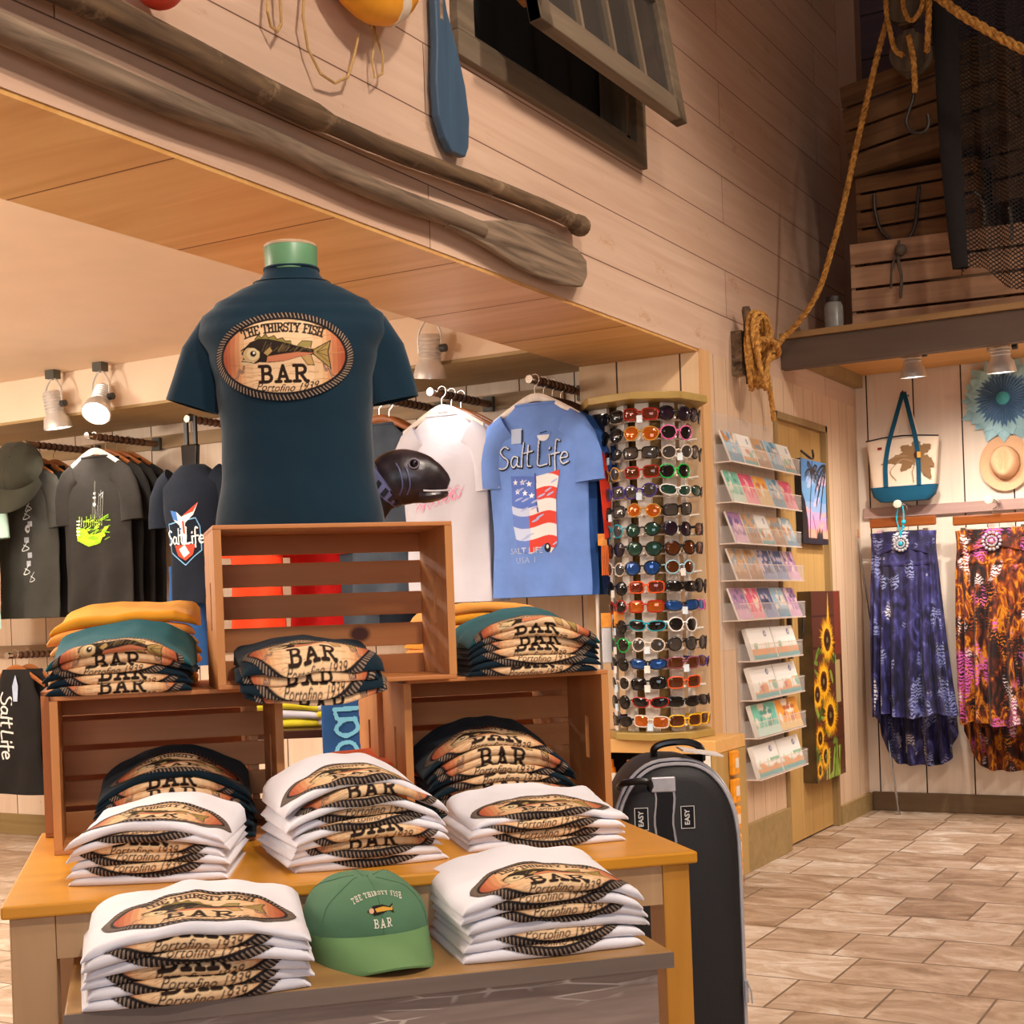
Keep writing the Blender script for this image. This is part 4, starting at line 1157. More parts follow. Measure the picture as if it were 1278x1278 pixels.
b, a, w = mid(-0.09, 2.68, 0.21, 2.75, TZ, 0.27); stack(b, a, 0.31, 0.27, 0.0180, 4, m_wtee, 'white', 'of the low right stack on the table', 15, 'white tees, right table stack', pw=0.28, topt0=0.065, t0r=(0.045, 0.07), sag=0.30)
def incrate(o, u, v, z): return o + ex * u + ey * v + Vector((0, 0, z))
stack(incrate(c1o, 0.245, 0.11, 0.0095), CAo + R(-4), 0.31, 0.24, 0.0185, 8, m_ntee, 'navy', 'of the stack inside the lower left crate', 16, 'navy tees in the lower left crate', pw=0.275, topt0=0.075, rise=0.03)
stack(incrate(c2o, 0.210, 0.10, 0.0095), CAo + R(-2), 0.325, 0.24, 0.0195, 9, m_ntee, 'navy', 'of the stack inside the lower right crate', 17, 'navy tees in the lower right crate', pw=0.30, topt0=0.045, rise=0.03)
stack(incrate(c3o, 0.188, 0.065, 0.0095), CAo + R(-2), 0.285, 0.25, 0.019, 4, m_ntee, 'navy', 'of the stack hanging out of the topmost crate', 18, 'navy tees in the topmost crate', pw=0.275, topt0=0.05, droop=0.09, rise=0.02)
stack(incrate(c1o, 0.145, 0.09, 0.3155), CAo + R(-5), 0.285, 0.2, 0.021, 5, m_ntee, 'navy', 'of the small stack on top of the left crate', 19, 'navy tees on top of the left crate', pw=0.26, topmat=m_ttee, topt0=-0.02, rise=0.05)
stack(incrate(c2o, 0.290, 0.075, 0.3155), CAo + R(-3), 0.29, 0.23, 0.0205, 6, m_ntee, 'navy', 'of the stack on top of the right crate', 20, 'navy tees on top of the right crate', pw=0.27, topmat=m_ttee, topt0=0.0, rise=0.025)
stack(incrate(c1o, 0.155, 0.335, 0.3155), CAo + R(-3), 0.31, 0.27, 0.0235, 7, m_otee, ['mustard', 'peach', 'apricot'], 'of the yellow stack behind the teal tee', 21, 'yellow tees on the rear left crate', False, mats=[m_gtee, m_ptee, m_otee], sag=0.12, rise=0.03, tilt=0.05)
stack(incrate(c2o, 0.245, 0.345, 0.3155), CAo + R(-1), 0.28, 0.26, 0.023, 7, m_otee, ['apricot', 'mustard', 'peach'], 'of the orange stack behind the right navy stack', 22, 'orange tees on the rear right crate', False, mats=[m_otee, m_gtee], sag=0.2, rise=0.0)
# tangerine tees between the lower crates, at the back of the table
m_tang = cloth('tangerine_cotton', hx('f0702c'), 0.06, 0.3)
b = CW(-0.36, 3.28, TZ)
stack(b, CAo, 0.24, 0.24, 0.026, 5, m_tang, 'tangerine', 'of the stack between the two lower crates', 23, 'tangerine tees between the crates', False, sag=0.2, rise=0.01)

# ================================================================== CAP ON THE BENCH
cc = at_z(456, 1184, BZ)
def make_cap(loc, rz, label, mcap, mbrim, s=1.0, logo=True, rot=None):
    t = thing('baseball_cap', label, 'cap', loc, rz, rot=rot)
    A, B, H = 0.104 * s, 0.112 * s, 0.086 * s
    def crown(u, v, off=0.0):
        a = 2 * PI * u; e = (v) * PI / 2
        rr = math.cos(e) ** 0.8; zz = math.sin(e) ** 0.85
        dent = 0.0
        front = max(0, -math.sin(a))
        x = (A + off) * rr * math.cos(a); y = (B + off) * rr * math.sin(a); z = (H + off) * zz * (1 + 0.05 * front * math.sin(2 * e)) - dent * math.sin(e) * 0.6 * min(1, rr * 2)
        n_ = 0.005 * s * noise.noise(Vector((x * 22, y * 22, z * 22)))
        return Vector((x, y + n_, z + n_))
    g = G(); g.grid(lambda u, v: crown(u, v), 56, 22)
    part('crown', g, mcap, t, True, angle=80)
    g = G()
    for k in range(6):
        a = k / 6 + 1 / 12
        g.tube([crown(a, v / 14, 0.0006) for v in range(14)], 0.0008 * s, 4)
    part('seams', g, mcap, t, True)
    g = G(); g.ball(crown(0, 1) + Vector((0, 0, 0.001)), 0.006 * s, 10, 6, (1, 1, 0.5)); part('button', g, mcap, t, True)
    def brim(u, v):
        a = PI + 0.22 + (PI - 0.44) * u
        x0, y0 = A * math.cos(a), B * math.sin(a)
        ext = 0.100 * s * math.sin(PI * u) ** 0.6
        x = x0 * (1 - 0.04 * v); y = y0 - ext * v
        z = 0.018 - 0.010 * v * s - 0.058 * s * (x / A) ** 2 * (0.25 + 0.75 * v) + 0.006 * s * (1 - v)
        return Vector((x, y, z))
    g = G()
    n1, n2 = 36, 10
    top = [[brim(i / n1, j / n2) for i in range(n1 + 1)] for j in range(n2 + 1)]
    vs = [p for r_ in top for p in r_] + [p - Vector((0, 0, 0.0035)) for r_ in top for p in r_]
    o = (n1 + 1) * (n2 + 1); fs = []
    for j in range(n2):
        for i in range(n1):
            q = j * (n1 + 1) + i; f = (q, q + 1, q + n1 + 2, q + n1 + 1); fs.append(f); fs.append(tuple(o + k for k in reversed(f)))
    for i in range(n1):
        q = n2 * (n1 + 1) + i; fs.append((q, q + 1, o + q + 1, o + q))
    g.add(vs, fs); part('brim', g, mbrim, t, True, angle=50)
    if logo:
        cv = Canvas(0.09, 0.062, 5000)
        def up(x): return x, 0.006 + 0.010 * (1 - (x / 0.04) ** 2), -0.5 * x / 0.04 * 0.5
        slab_text(cv, 'THE THIRSTY FISH', 0.0072, 0.0013, 'e8e0d0', up, 0.22, 0.8)
        cv.poly([(-0.024, -0.006), (-0.012, 0.001), (0.004, 0.0), (0.014, -0.003), (0.022, 0.002), (0.020, -0.005), (0.022, -0.012), (0.013, -0.008), (0.002, -0.012), (-0.012, -0.013)], '221c14')
        cv.poly([(-0.010, -0.004), (0.004, -0.003), (0.016, -0.005), (0.020, -0.002), (0.019, -0.008), (0.004, -0.009), (-0.008, -0.009)], 'd8a040')
        cv.ell(-0.016, -0.006, 0.004, 0.004, 'd8a888')
        slab_text(cv, 'BAR', 0.0095, 0.0018, 'ece4d4', lambda x: (x, -0.027, 0), 0.3, 1.0)
        def fn(x, y):
            v = 0.46 + y / (H * 1.25); return crown(0.75 + x / (2 * PI * A * math.cos(v * PI / 2) ** 0.8) , min(0.97, max(0.02, v)), 0.0012)
        o_ = link('embroidered_logo', ink_mesh('embroidered_logo', cv, fn, 200, 120), t); o_['label'] = 'white and gold embroidery'
    return t
m_capg = cloth('sage_green_twill', hx('557a5c'), 0.06, 0.25)
make_cap((cc.x, cc.y, BZ + 0.038), YAW + R(12), 'sage green baseball cap between the two white stacks on the bench', m_capg, cloth('sage_brim', hx('688c5a'), 0.05, 0.2), 1.02, rot=(R(8), 0, YAW + R(22)))

# ================================================================== MANNEQUIN IN THE TEE
def sring(cx, cy, z, a, b, n=40, p=2.3):
    out = []
    for k in range(n):
        t = 2 * PI * k / n; c, s = math.cos(t), math.sin(t)
        out.append(Vector((cx + a * math.copysign(abs(c) ** (2 / p), c), cy + b * math.copysign(abs(s) ** (2 / p), s), z)))
    return out
def interp(tab, z):
    if z <= tab[0][0]: return tab[0][1:]
    for (z0, *v0), (z1, *v1) in zip(tab[:-1], tab[1:]):
        if z <= z1:
            t = (z - z0) / (z1 - z0); t = t * t * (3 - 2 * t)
            return [a + (b - a) * t for a, b in zip(v0, v1)]
    return tab[-1][1:]
class Tee:
    def __init__(s, tab, amp=0.004, seed=1, kx=26, p=2.3, hang=1.0):
        s.tab, s.amp, s.seed, s.kx, s.p, s.hang = tab, amp, seed, kx, p, hang
    def surf(s, th, z, off=0):
        a, b = interp(s.tab, z); H = s.tab[-1][0]
        c, sn = math.cos(th), math.sin(th)
        x = (a + off) * math.copysign(abs(c) ** (2 / s.p), c)
        y = (b + off) * math.copysign(abs(sn) ** (2 / s.p), sn)
        f = s.amp * (1 - z / H) ** 0.7
        y += f * math.sin(x * s.kx + s.seed + 1.5 * math.sin(z * 6 + s.seed)) + 0.5 * s.amp * noise.noise(Vector((x * 9, z * 9, s.seed)))
        return Vector((x, y, z))
    def front(s, x, z, off=0.0015, side=-1):
        a, b = interp(s.tab, z)
        q = min(0.999, abs(x / a)); c = q ** (s.p / 2); th = math.acos(min(1, c)); th = -th if side < 0 else th
        pt = s.surf(th if x >= 0 else side * PI - th, z)
        return Vector((x, pt.y + side * off, z))
    def body(s, g, nz=26, n=56, y=0):
        H = s.tab[-1][0]; rings = []
        for j in range(nz + 1):
            z = H * (j / nz) if j > nz * 0.0 else 0
            rings.append([s.surf(2 * PI * k / n, z) for k in range(n)])
        g.loft(rings, True, True)
def sleeve(g, path, ra, rb, n=20, flat=0.45, seed=0):
    """open ended sleeve: ellipse rings across a path in the x-z plane"""
    rings = []
    m = len(path)
    for i, P in enumerate(path):
        P = Vector(P); d = (Vector(path[min(i + 1, m - 1)]) - Vector(path[max(i - 1, 0)])).normalized()
        n1 = Vector((d.z, 0, -d.x)); t = i / (m - 1); r = ra + (rb - ra) * t
        fl = flat if not isinstance(flat, tuple) else flat[0] + (flat[1] - flat[0]) * t
        rings.append([P + n1 * r * math.cos(2 * PI * k / n) + Vector((0, 1, 0)) * r * fl * math.sin(2 * PI * k / n) * (1 + 0.12 * math.sin(3 * 2 * PI * k / n + seed + i * 0.5)) for k in range(n)])
    # turned-in hem so the cuff shows a dark opening
    last = rings[-1]; c = sum(last, Vector()) / n
    d = (Vector(path[-1]) - Vector(path[-2])).normalized()
    rings.append([c + (p - c) * 0.93 for p in last]); rings.append([c + (p - c) * 0.80 - d * 0.05 for p in last])
    g.loft(rings, True, True)
mp = incrate(c3o, 0.192, 0.125, 0.33)
MA = CAo - R(13)
man = thing('torso_mannequin', 'mannequin torso in a dark teal logo tee standing on the topmost crate', 'mannequin', mp, MA)
g = G(); g.loft([sring(0, 0, 0.0, 0.12, 0.08), sring(0, 0, 0.2, 0.125, 0.085), sring(0, 0, 0.40, 0.15, 0.09), sring(0, 0, 0.485, 0.10, 0.06), sring(0, 0, 0.52, 0.05, 0.048), sring(0, 0, 0.555, 0.048, 0.046)])
part('torso', g, plain('mannequin_foam', hx('3c5c4c'), 0.6), man, True)
g = G(); g.lathe([(0.050, 0.536), (0.055, 0.54), (0.056, 0.59), (0.054, 0.596), (0.047, 0.598), (0.0, 0.599)], 36); g.cur = 1
g.lathe([(0.0562, 0.5915), (0.0562, 0.5965), (0.0535, 0.5985)], 36, cap=False)
part('neck_cap', g, [plain('green_neck_cap', hx('5f8c66'), 0.35, vary=0.2, scale=8), plain('worn_cap_rim', hx('b89878'), 0.5)], man, True, label='green neck cap with a worn brown rim')
TAB = [(0.0, 0.178, 0.105), (0.12, 0.160, 0.10), (0.2, 0.158, 0.10), (0.30, 0.166, 0.11), (0.36, 0.180, 0.115), (0.405, 0.20, 0.108), (0.44, 0.195, 0.094), (0.47, 0.165, 0.082), (0.495, 0.125, 0.07), (0.512, 0.085, 0.06), (0.525, 0.064, 0.055), (0.538, 0.057, 0.053), (0.548, 0.0555, 0.0525)]
mt = Tee(TAB, 0.003, 2, 18, 2.25)
g = G(); mt.body(g, 60, 80)
sleeve(g, [(-0.120, 0, 0.425), (-0.160, 0, 0.405), (-0.186, 0, 0.365), (-0.203, 0, 0.31), (-0.219, 0, 0.262)], 0.050, 0.057, 32, (0.9, 0.5), 1)
sleeve(g, [(0.120, 0, 0.425), (0.160, 0, 0.405), (0.183, 0, 0.365), (0.197, 0, 0.31), (0.206, 0, 0.262)], 0.050, 0.054, 32, (0.9, 0.5), 2)
m_teal = cloth('dark_teal_jersey', hx('0a2838'), 0.08, 0.3, 0.6)
tee = part('tee_shirt', g, m_teal, man, True, angle=75, label='dark teal short sleeved tee')
g = G(); g.tube([mt.surf(2 * PI * k / 40, 0.545, 0.001) for k in range(40)], 0.0028, 6, closed=True)
g.tube([mt.surf(2 * PI * k / 40, 0.516, 0.0008) for k in range(40)], 0.0012, 5, closed=True); part('collar', g, m_teal, tee, True)
lw = 0.285
o = link('printed_logo', ink_mesh('printed_logo', LOGO, lambda x, y: mt.front(x * lw - 0.012, y * lw + 0.345, 0.003), 300, 195), tee); o['label'] = 'oval fish bar logo with rope border'

# ================================================================== SUITCASE
sc0 = CW(0.357, 3.41, 0); SAz = YAW + R(3)
m_sblk = plain('black_suitcase_fabric', hx('141316'), 0.62, vary=0.3, scale=200, bmp=0.15)
m_strim = plain('silver_piping', hx('b4b2b8'), 0.35, 0.3)
m_splas = plain('black_plastic', hx('0c0c0e'), 0.3)
suit = thing('suitcase', 'tall black rounded suitcase with silver piping standing beside the table', 'suitcase', sc0, SAz)
SWd, SHt = 0.15, 0.845
def sc_sec(x0):  # half profile of the side: width as z rises
    pass
def suit_pt(u, off=0):
    """u round the outline of the front view, v depth"""
    a = 2 * PI * u; c, s = math.cos(a), math.sin(a)
    p = 6 if s < 0 else 3.2
    x = (SWd + off) * math.copysign(abs(c) ** (2 / p), c); z = SHt / 2 + (SHt / 2 + off) * math.copysign(abs(s) ** (2 / (9 if s < 0 else 6)), s)
    z -= 0.06 * max(0, s) * abs(x / SWd) ** 2.5
    return x, z
g = G(); rings = []
for j, (yy, k) in enumerate(((-0.135, 0.78), (-0.13, 0.86), (-0.115, 0.945), (-0.09, 0.985), (-0.05, 1.0), (0.05, 1.0), (0.12, 0.99), (0.135, 0.95))):
    ring = []
    for i in range(72):
        x, z = suit_pt(i / 72); ring.append(Vector((x * k, yy, SHt / 2 + (z - SHt / 2) * (0.5 + 0.5 * k) + 0.0)))
    rings.append(ring)
g.loft(rings); part('shell', g, m_sblk, suit, True, angle=60)
for yy, kk in ((-0.117, 0.953), (-0.094, 0.99)):
    g = G(); pts = []
    for i in range(72):
        x, z = suit_pt(i / 72); pts.append(Vector((x * kk * 1.004, yy, SHt / 2 + (z - SHt / 2) * (0.5 + 0.5 * kk) * 1.003)))
    g.tube(pts, 0.0045, 6, closed=True); part('piping', g, m_strim, suit, True)
g = G(); g.tube(smooth_path([(-0.03, 0.0, SHt - 0.01), (-0.03, -0.01, SHt + 0.018), (0.0, -0.012, SHt + 0.03), (0.05, -0.012, SHt + 0.03), (0.08, -0.01, SHt + 0.015), (0.085, 0, SHt - 0.015)], 5), 0.009, 8); part('top_handle', g, m_splas, suit, True)
g = G(); g.tube(smooth_path([(-0.13, -0.10, 0.785), (-0.12, -0.14, 0.80), (-0.07, -0.15, 0.802), (-0.06, -0.13, 0.78)], 5), 0.008, 8); part('side_handle', g, m_splas, suit, True)
def frontx(x, z, off=0.001):
    """front face of the shell"""
    k = abs(x) / SWd
    y = -0.135 if k < 0.72 else -0.135 + (k - 0.72) ** 1.6 * 0.2
    return Vector((x, y - off, z))
g = G()
for xx in (-0.052, -0.010):
    g.tube([frontx(xx + 0.003 * math.sin(z * 60), z, 0.002) for z in [0.80 - 0.02 * i for i in range(34)]], 0.003, 5)
part('front_piping', g, m_strim, suit, True)
g = G(); g.box((-0.050, -0.139, 0.1), (-0.012, -0.1355, 0.80)); part('front_strap', g, m_splas, suit)
g = G(); g.box((-0.06, -0.142, 0.775), (-0.004, -0.136, 0.81)); part('clasp', g, m_strim, suit, bevel=0.003)
for k, cx_ in enumerate((-0.085, 0.022)):
    cv = Canvas(0.032, 0.052, 6000); cv.rect(-0.016, -0.026, 0.016, 0.026, 'd8d4d0'); cv.rect(-0.0145, -0.0245, 0.0145, 0.0245, '17161a')
    text(cv, 'EASY', 0.004, 0.0, 0.016, 'd8d4d0', 0, 0.02, R(90))
    o = link('badge', ink_mesh('badge', cv, lambda x, y: Vector((x + cx_, -0.1372, y + 0.715)), 60, 90), suit); o['label'] = 'small framed lettering badge'
g = G(); g.box((0.02, -0.115, SHt - 0.012), (0.115, -0.02, SHt - 0.008), Matrix.Rotation(R(10), 3, 'Y')); part('paper_tag', g, plain('white_card', hx('d8d0cc'), 0.6), suit, loc=(0, 0, 0.022))
g = G(); zx, zz = 0.1465, 0.33; g.box((zx - 0.004, -0.128, zz - 0.05), (zx + 0.004, -0.122, zz)); g.tube([(zx, -0.13, zz), (zx + 0.008, -0.135, zz - 0.02), (zx + 0.01, -0.135, zz - 0.05)], 0.002); part('zip_pull', g, m_strim, suit)

# ================================================================== HUNG CLOTHES IN THE ALCOVE
m_hang = wood('hanger_wood', hx('8a4a20'), hx('b06a34'), 'X', 20, 0.1, rough=0.35)
m_hangw = plain('pale_hanger', hx('e4d8cc'), 0.4)
m_hangd = plain('dark_hanger', hx('3a1c14'), 0.35)
m_chrome = plain('chrome', hx('d0ccc8'), 0.15, 1.0, vary=0.03)
m_char = cloth('charcoal_cotton', hx('3c3a34'), 0.12, 0.3)
m_blk = cloth('black_cotton', hx('1f1c1a'), 0.15, 0.3)
m_blk2 = cloth('faded_black_cotton', hx('2c2824'), 0.15, 0.3)
m_lwhite = cloth('white_hung_cotton', hx('d4d2dc'), 0.03, 0.25)
m_lblue = cloth('pale_blue_cotton', hx('a8bcd8'), 0.05, 0.25)
m_peri = cloth('periwinkle_cotton', hx('6f92d8'), 0.10, 0.35)
m_mblue = cloth('medium_blue_cotton', hx('3f6cb4'), 0.10, 0.35)
m_navy2 = cloth('ink_navy_cotton', hx('151c28'), 0.15, 0.3)
m_denim = cloth('royal_blue_cotton', hx('2c568e'), 0.12, 0.3)
m_red = cloth('bright_red_orange_cotton', hx('f0421c'), 0.06, 0.3)
m_red2 = cloth('crimson_cotton', hx('c41a1a'), 0.06, 0.3)
m_slate = cloth('slate_grey_cotton', hx('4a5460'), 0.2, 0.3)

# wall board with the hanging rods
RZ = 2.155
g = G(); g.box((-9.0, AY - 0.022, RZ + 0.005), (-3.0, AY - 0.001, RZ + 0.075))
tag(part('rail_board', g, wood('rail_board_paint', hx('9a7c58'), hx('b4946c'), 'X', 12, 0.08), None), 'long brownish wall board along the alcove that carries the clothes rods', 'board')
def rod(x, label, L=0.5, z=RZ, mat=None, tip=m_chrome):
    t = thing('clothes_rod', label, 'rod', (x, AY - 0.023, z), group='clothes rods of the alcove')
    g = G(); g.box((-0.028, -0.022, -0.005), (0.028, 0, 0.065)); part('bracket', g, m_clip, t, bevel=0.002)
    g = G(); g.tube([(0, -0.022, 0.03), (0, -L, 0.03)], 0.017, 12); g.cur = 1
    g.lathe([(0.018, 0), (0.019, 0.01), (0.017, 0.03)], 12, (0, -L - 0.02, 0.03), (0, 1, 0))
    g.cur = 2
    for k in range(9): g.lathe([(0.019, -0.006), (0.021, 0), (0.019, 0.006)], 12, (0, -0.12 - k * 0.038, 0.03), (0, 1, 0))
    part('bar', g, [mat or wood('rod_wood', hx('6a4a34'), hx('8a6448'), 'Y', 20, 0.1), tip, m_hangd], t, True)
def hanger(loc, mat, label, w=0.42, group=None, rz=0):
    t = thing('coat_hanger', label, 'hanger', loc, rz, group)
    g = G(); g.tube(smooth_path([(0, 0, -0.065), (0, 0, -0.02), (0.012, 0, -0.008), (0.022, 0, 0.008), (0.018, 0, 0.028), (0, 0, 0.036), (-0.018, 0, 0.026), (-0.022, 0, 0.012)], 4), 0.0025, 6); part('hook', g, m_chrome, t, True)
    g = G()
    pts = [(-w / 2, 0, -0.155), (-w * 0.33, 0, -0.115), (-0.05, 0, -0.072), (0, 0, -0.062), (0.05, 0, -0.072), (w * 0.33, 0, -0.115), (w / 2, 0, -0.155)]
    rings = []
    for p in smooth_path(pts, 4):
        rings.append([Vector((p.x, p.y + 0.006 * math.cos(a), p.z + 0.014 * math.sin(a) * (1.3 - abs(p.x) / w))) for a in [2 * PI * k / 10 for k in range(10)]])
    g.loft(rings); part('shoulder_bar', g, mat, t, True)
    return t
_tm = {}
def hung_tee(loc, mat, label, W=0.5, H=0.76, seed=1, group=None, rz=0, key=None, depth=0.024, print_fn=None, sl=0.24, ink=None):
    """tee hanging from z=0 (neck) down; loc is the neck"""
    t = thing('hung_tee', label, 't-shirt', (loc[0], loc[1], loc[2] - H), rz, group)
    hw = W / 2 * 0.86
    tab = [(0.0, hw, depth * 1.1), (H * 0.3, hw * 0.97, depth * 1.1), (H * 0.72, hw, depth), (H * 0.85, hw * 0.97, depth * 0.8), (H * 0.93, hw * 0.72, depth * 0.62), (H * 0.975, hw * 0.50, depth * 0.5), (H, hw * 0.40, depth * 0.45)]
    T = Tee(tab, 0.012, seed, 30, 2.1)
    k = (W, H, seed, depth, mat.name, sl)
    if k not in _tm:
        g = G(); T.body(g, 26, 64)
        for s in (-1, 1):
            sleeve(g, [(s * hw * 0.58, 0, H * 0.895), (s * hw * 0.78, 0, H * 0.86), (s * hw * 0.92, 0, H * 0.79), (s * hw * 0.99, 0, H * 0.71), (s * (hw * 1.02), 0, H * 0.70 - sl * 0.42)], 0.062, 0.074, 20, (0.42, 0.36), seed + s)
        _tm[k] = g.mesh('cloth', mat, True, 75)
    link('cloth', _tm[k], t)
    g = G(); g.tube([T.surf(2 * PI * i / 28, H * 0.998, 0.001) for i in range(28)], 0.006, 6, closed=True); part('collar', g, mat, t, True)
    if ink:
        cv, cx, cz_, nx_, ny_, nm, lb = ink
        o = link(nm, ink_mesh(nm, cv, lambda x, y: T.front(x + cx, y + cz_, 0.003), nx_, ny_), t); o['label'] = lb
    return t

# --- artwork on the tees
def script_text(cv, s, x, y, size, c, w):
    """loose hand lettering"""
    S = {'S': [[(.55, .95), (.35, 1.05), (.12, .85), (.25, .6), (.5, .4), (.45, .1), (.15, .0), (-.15, .12)]],
         'a': [[(.45, .5), (.2, .55), (.05, .25), (.2, .02), (.42, .2), (.47, .5), (.45, .1), (.6, .02)]],
         'l': [[(.1, 0), (.12, .5), (.2, 1.15)]], 't': [[(.18, 1.0), (.12, .1), (.3, 0)], [(-.05, .65), (.4, .72)]],
         'L': [[(.15, 1.2), (.08, .5), (.05, .02), (.5, .05)]], 'i': [[(.1, .5), (.1, 0)], [(.12, .75), (.14, .82)]],
         'f': [[(.4, 1.1), (.22, 1.15), (.15, .6), (.12, -.3)], [(-.05, .5), (.4, .55)]],
         'e': [[(.05, .28), (.4, .32), (.35, .52), (.15, .52), (.03, .25), (.15, 0), (.45, .08)]], ' ': []}
    W = {'S': .62, 'a': .6, 'l': .3, 't': .45, 'L': .55, 'i': .25, 'f': .42, 'e': .5, ' ': .15}
    tot = sum(W[ch] for ch in s); ox = x - tot * size / 2
    for ch in s:
        for pl in S[ch]: cv.line([(p.x, p.y) for p in smooth_path([(ox + px * size, y + py * size, 0) for px, py in pl], 4)] if len(pl) > 2 else [(ox + px * size, y + py * size) for px, py in pl], w, c)
        ox += W[ch] * size
def art_lime():
    cv = Canvas(0.24, 0.36, 700)
    rr = random.Random(7)
    hull = [(-0.115, -0.06), (-0.11, -0.13), (-0.04, -0.165), (0.05, -0.15), (0.115, -0.07), (0.09, -0.065), (0.06, -0.095), (-0.03, -0.105), (-0.06, -0.07)]
    cv.poly(hull, 'a4d82a')
    for k in range(40):
        x = rr.uniform(-0.11, 0.09); y = rr.uniform(-0.15, -0.03); L = rr.uniform(0.02, 0.06)
        cv.line([(x, y), (x + L, y + L * rr.uniform(-0.2, 0.6))], rr.uniform(0.003, 0.009), rr.choice(('a4d82a', 'b8e83c', '7cae20')))
    for k in range(12):
        x = -0.1 + k * 0.015; cv.line([(x, -0.06), (x + 0.004, -0.02 + rr.uniform(-.01, .02))], 0.004, 'c8f050')
    for k in range(7):
        x = -0.01 + k * 0.013; cv.line([(x, -0.02), (x + 0.01, rr.uniform(0.04, 0.13))], 0.003, 'b0b4a8')
    cv.line([(0.02, 0.0), (0.02, 0.17)], 0.003, 'b0b4a8'); cv.ell(0.015, 0.05, 0.012, 0.012, 'c8c8c0'); cv.rect(0.005, 0.08, 0.03, 0.09, 'c8c8c0'); cv.rect(0.008, 0.1, 0.024, 0.112, 'c8c8c0')
    cv.line([(0.05, 0.09), (0.08, 0.11), (0.07, 0.08)], 0.006, '9aa0a4')
    for k in range(5): cv.rect(-0.115, -0.105 + k * 0.018, -0.09, -0.097 + k * 0.018, 'f0f0e0')
    return cv
def art_white_marks(seed):
    cv = Canvas(0.16, 0.42, 700); rr = random.Random(seed)
    y = 0.2
    while y > -0.2:
        k = rr.randint(0, 3); x = rr.uniform(-0.05, 0.03)
        if k == 0: cv.ell(x, y, 0.018, 0.022, 'c8c8c4'); cv.ell(x + 0.004, y, 0.008, 0.008, '4a4842')
        elif k == 1: cv.line([(p.x, p.y) for p in smooth_path([(x, y, 0), (x + 0.04, y - 0.02, 0), (x - 0.01, y - 0.03, 0), (x + 0.03, y + 0.02, 0)], 4)], 0.006, 'd8d8d4')
        elif k == 2:
            for q in range(4): cv.line([(x + q * 0.012, y), (x + q * 0.012 + 0.01, y - 0.035)], 0.005, 'd8d8d4')
        else: cv.rect(x, y - 0.03, x + 0.035, y, 'a8aab0')
        y -= 0.042
    return cv
def art_tail():
    cv = Canvas(0.26, 0.32, 800)
    hexo = [(-0.10, 0.05), (-0.10, -0.08), (0.0, -0.145), (0.10, -0.08), (0.10, 0.03), (0.08, 0.07)]
    cv.line(hexo + [hexo[0]], 0.007, '7cb0d8')
    cv.poly([(-0.07, -0.05), (0.07, -0.05), (0.05, -0.10), (0.0, -0.125), (-0.05, -0.10)], 'd84a34'); cv.poly([(-0.04, -0.07), (0.0, -0.05), (0.03, -0.09), (-0.01, -0.11)], 'ece8e0')
    cv.poly([(-0.015, -0.05), (-0.02, 0.04), (-0.06, 0.07), (-0.075, 0.115), (-0.03, 0.105), (0.0, 0.08), (0.04, 0.105), (0.10, 0.145), (0.07, 0.085), (0.02, 0.05), (0.012, -0.05)], 'e8e4e4')
    cv.poly([(0.0, 0.08), (0.04, 0.105), (0.10, 0.145), (0.07, 0.1)], 'd84a34'); cv.poly([(-0.06, 0.07), (-0.075, 0.115), (-0.03, 0.105), (-0.025, 0.06)], '4a7cc0'); cv.rect(0.0, 0.0, 0.012, 0.06, 'd84a34'); cv.rect(-0.02, -0.04, -0.008, 0.03, '4a7cc0')
    script_text(cv, 'Salt Life', 0.0, -0.045, 0.062, 'f4f2ee', 0.009)
    text(cv, 'SALT LIFE', 0.0, 0.052, 0.016, 'b8ccdc')
    return cv
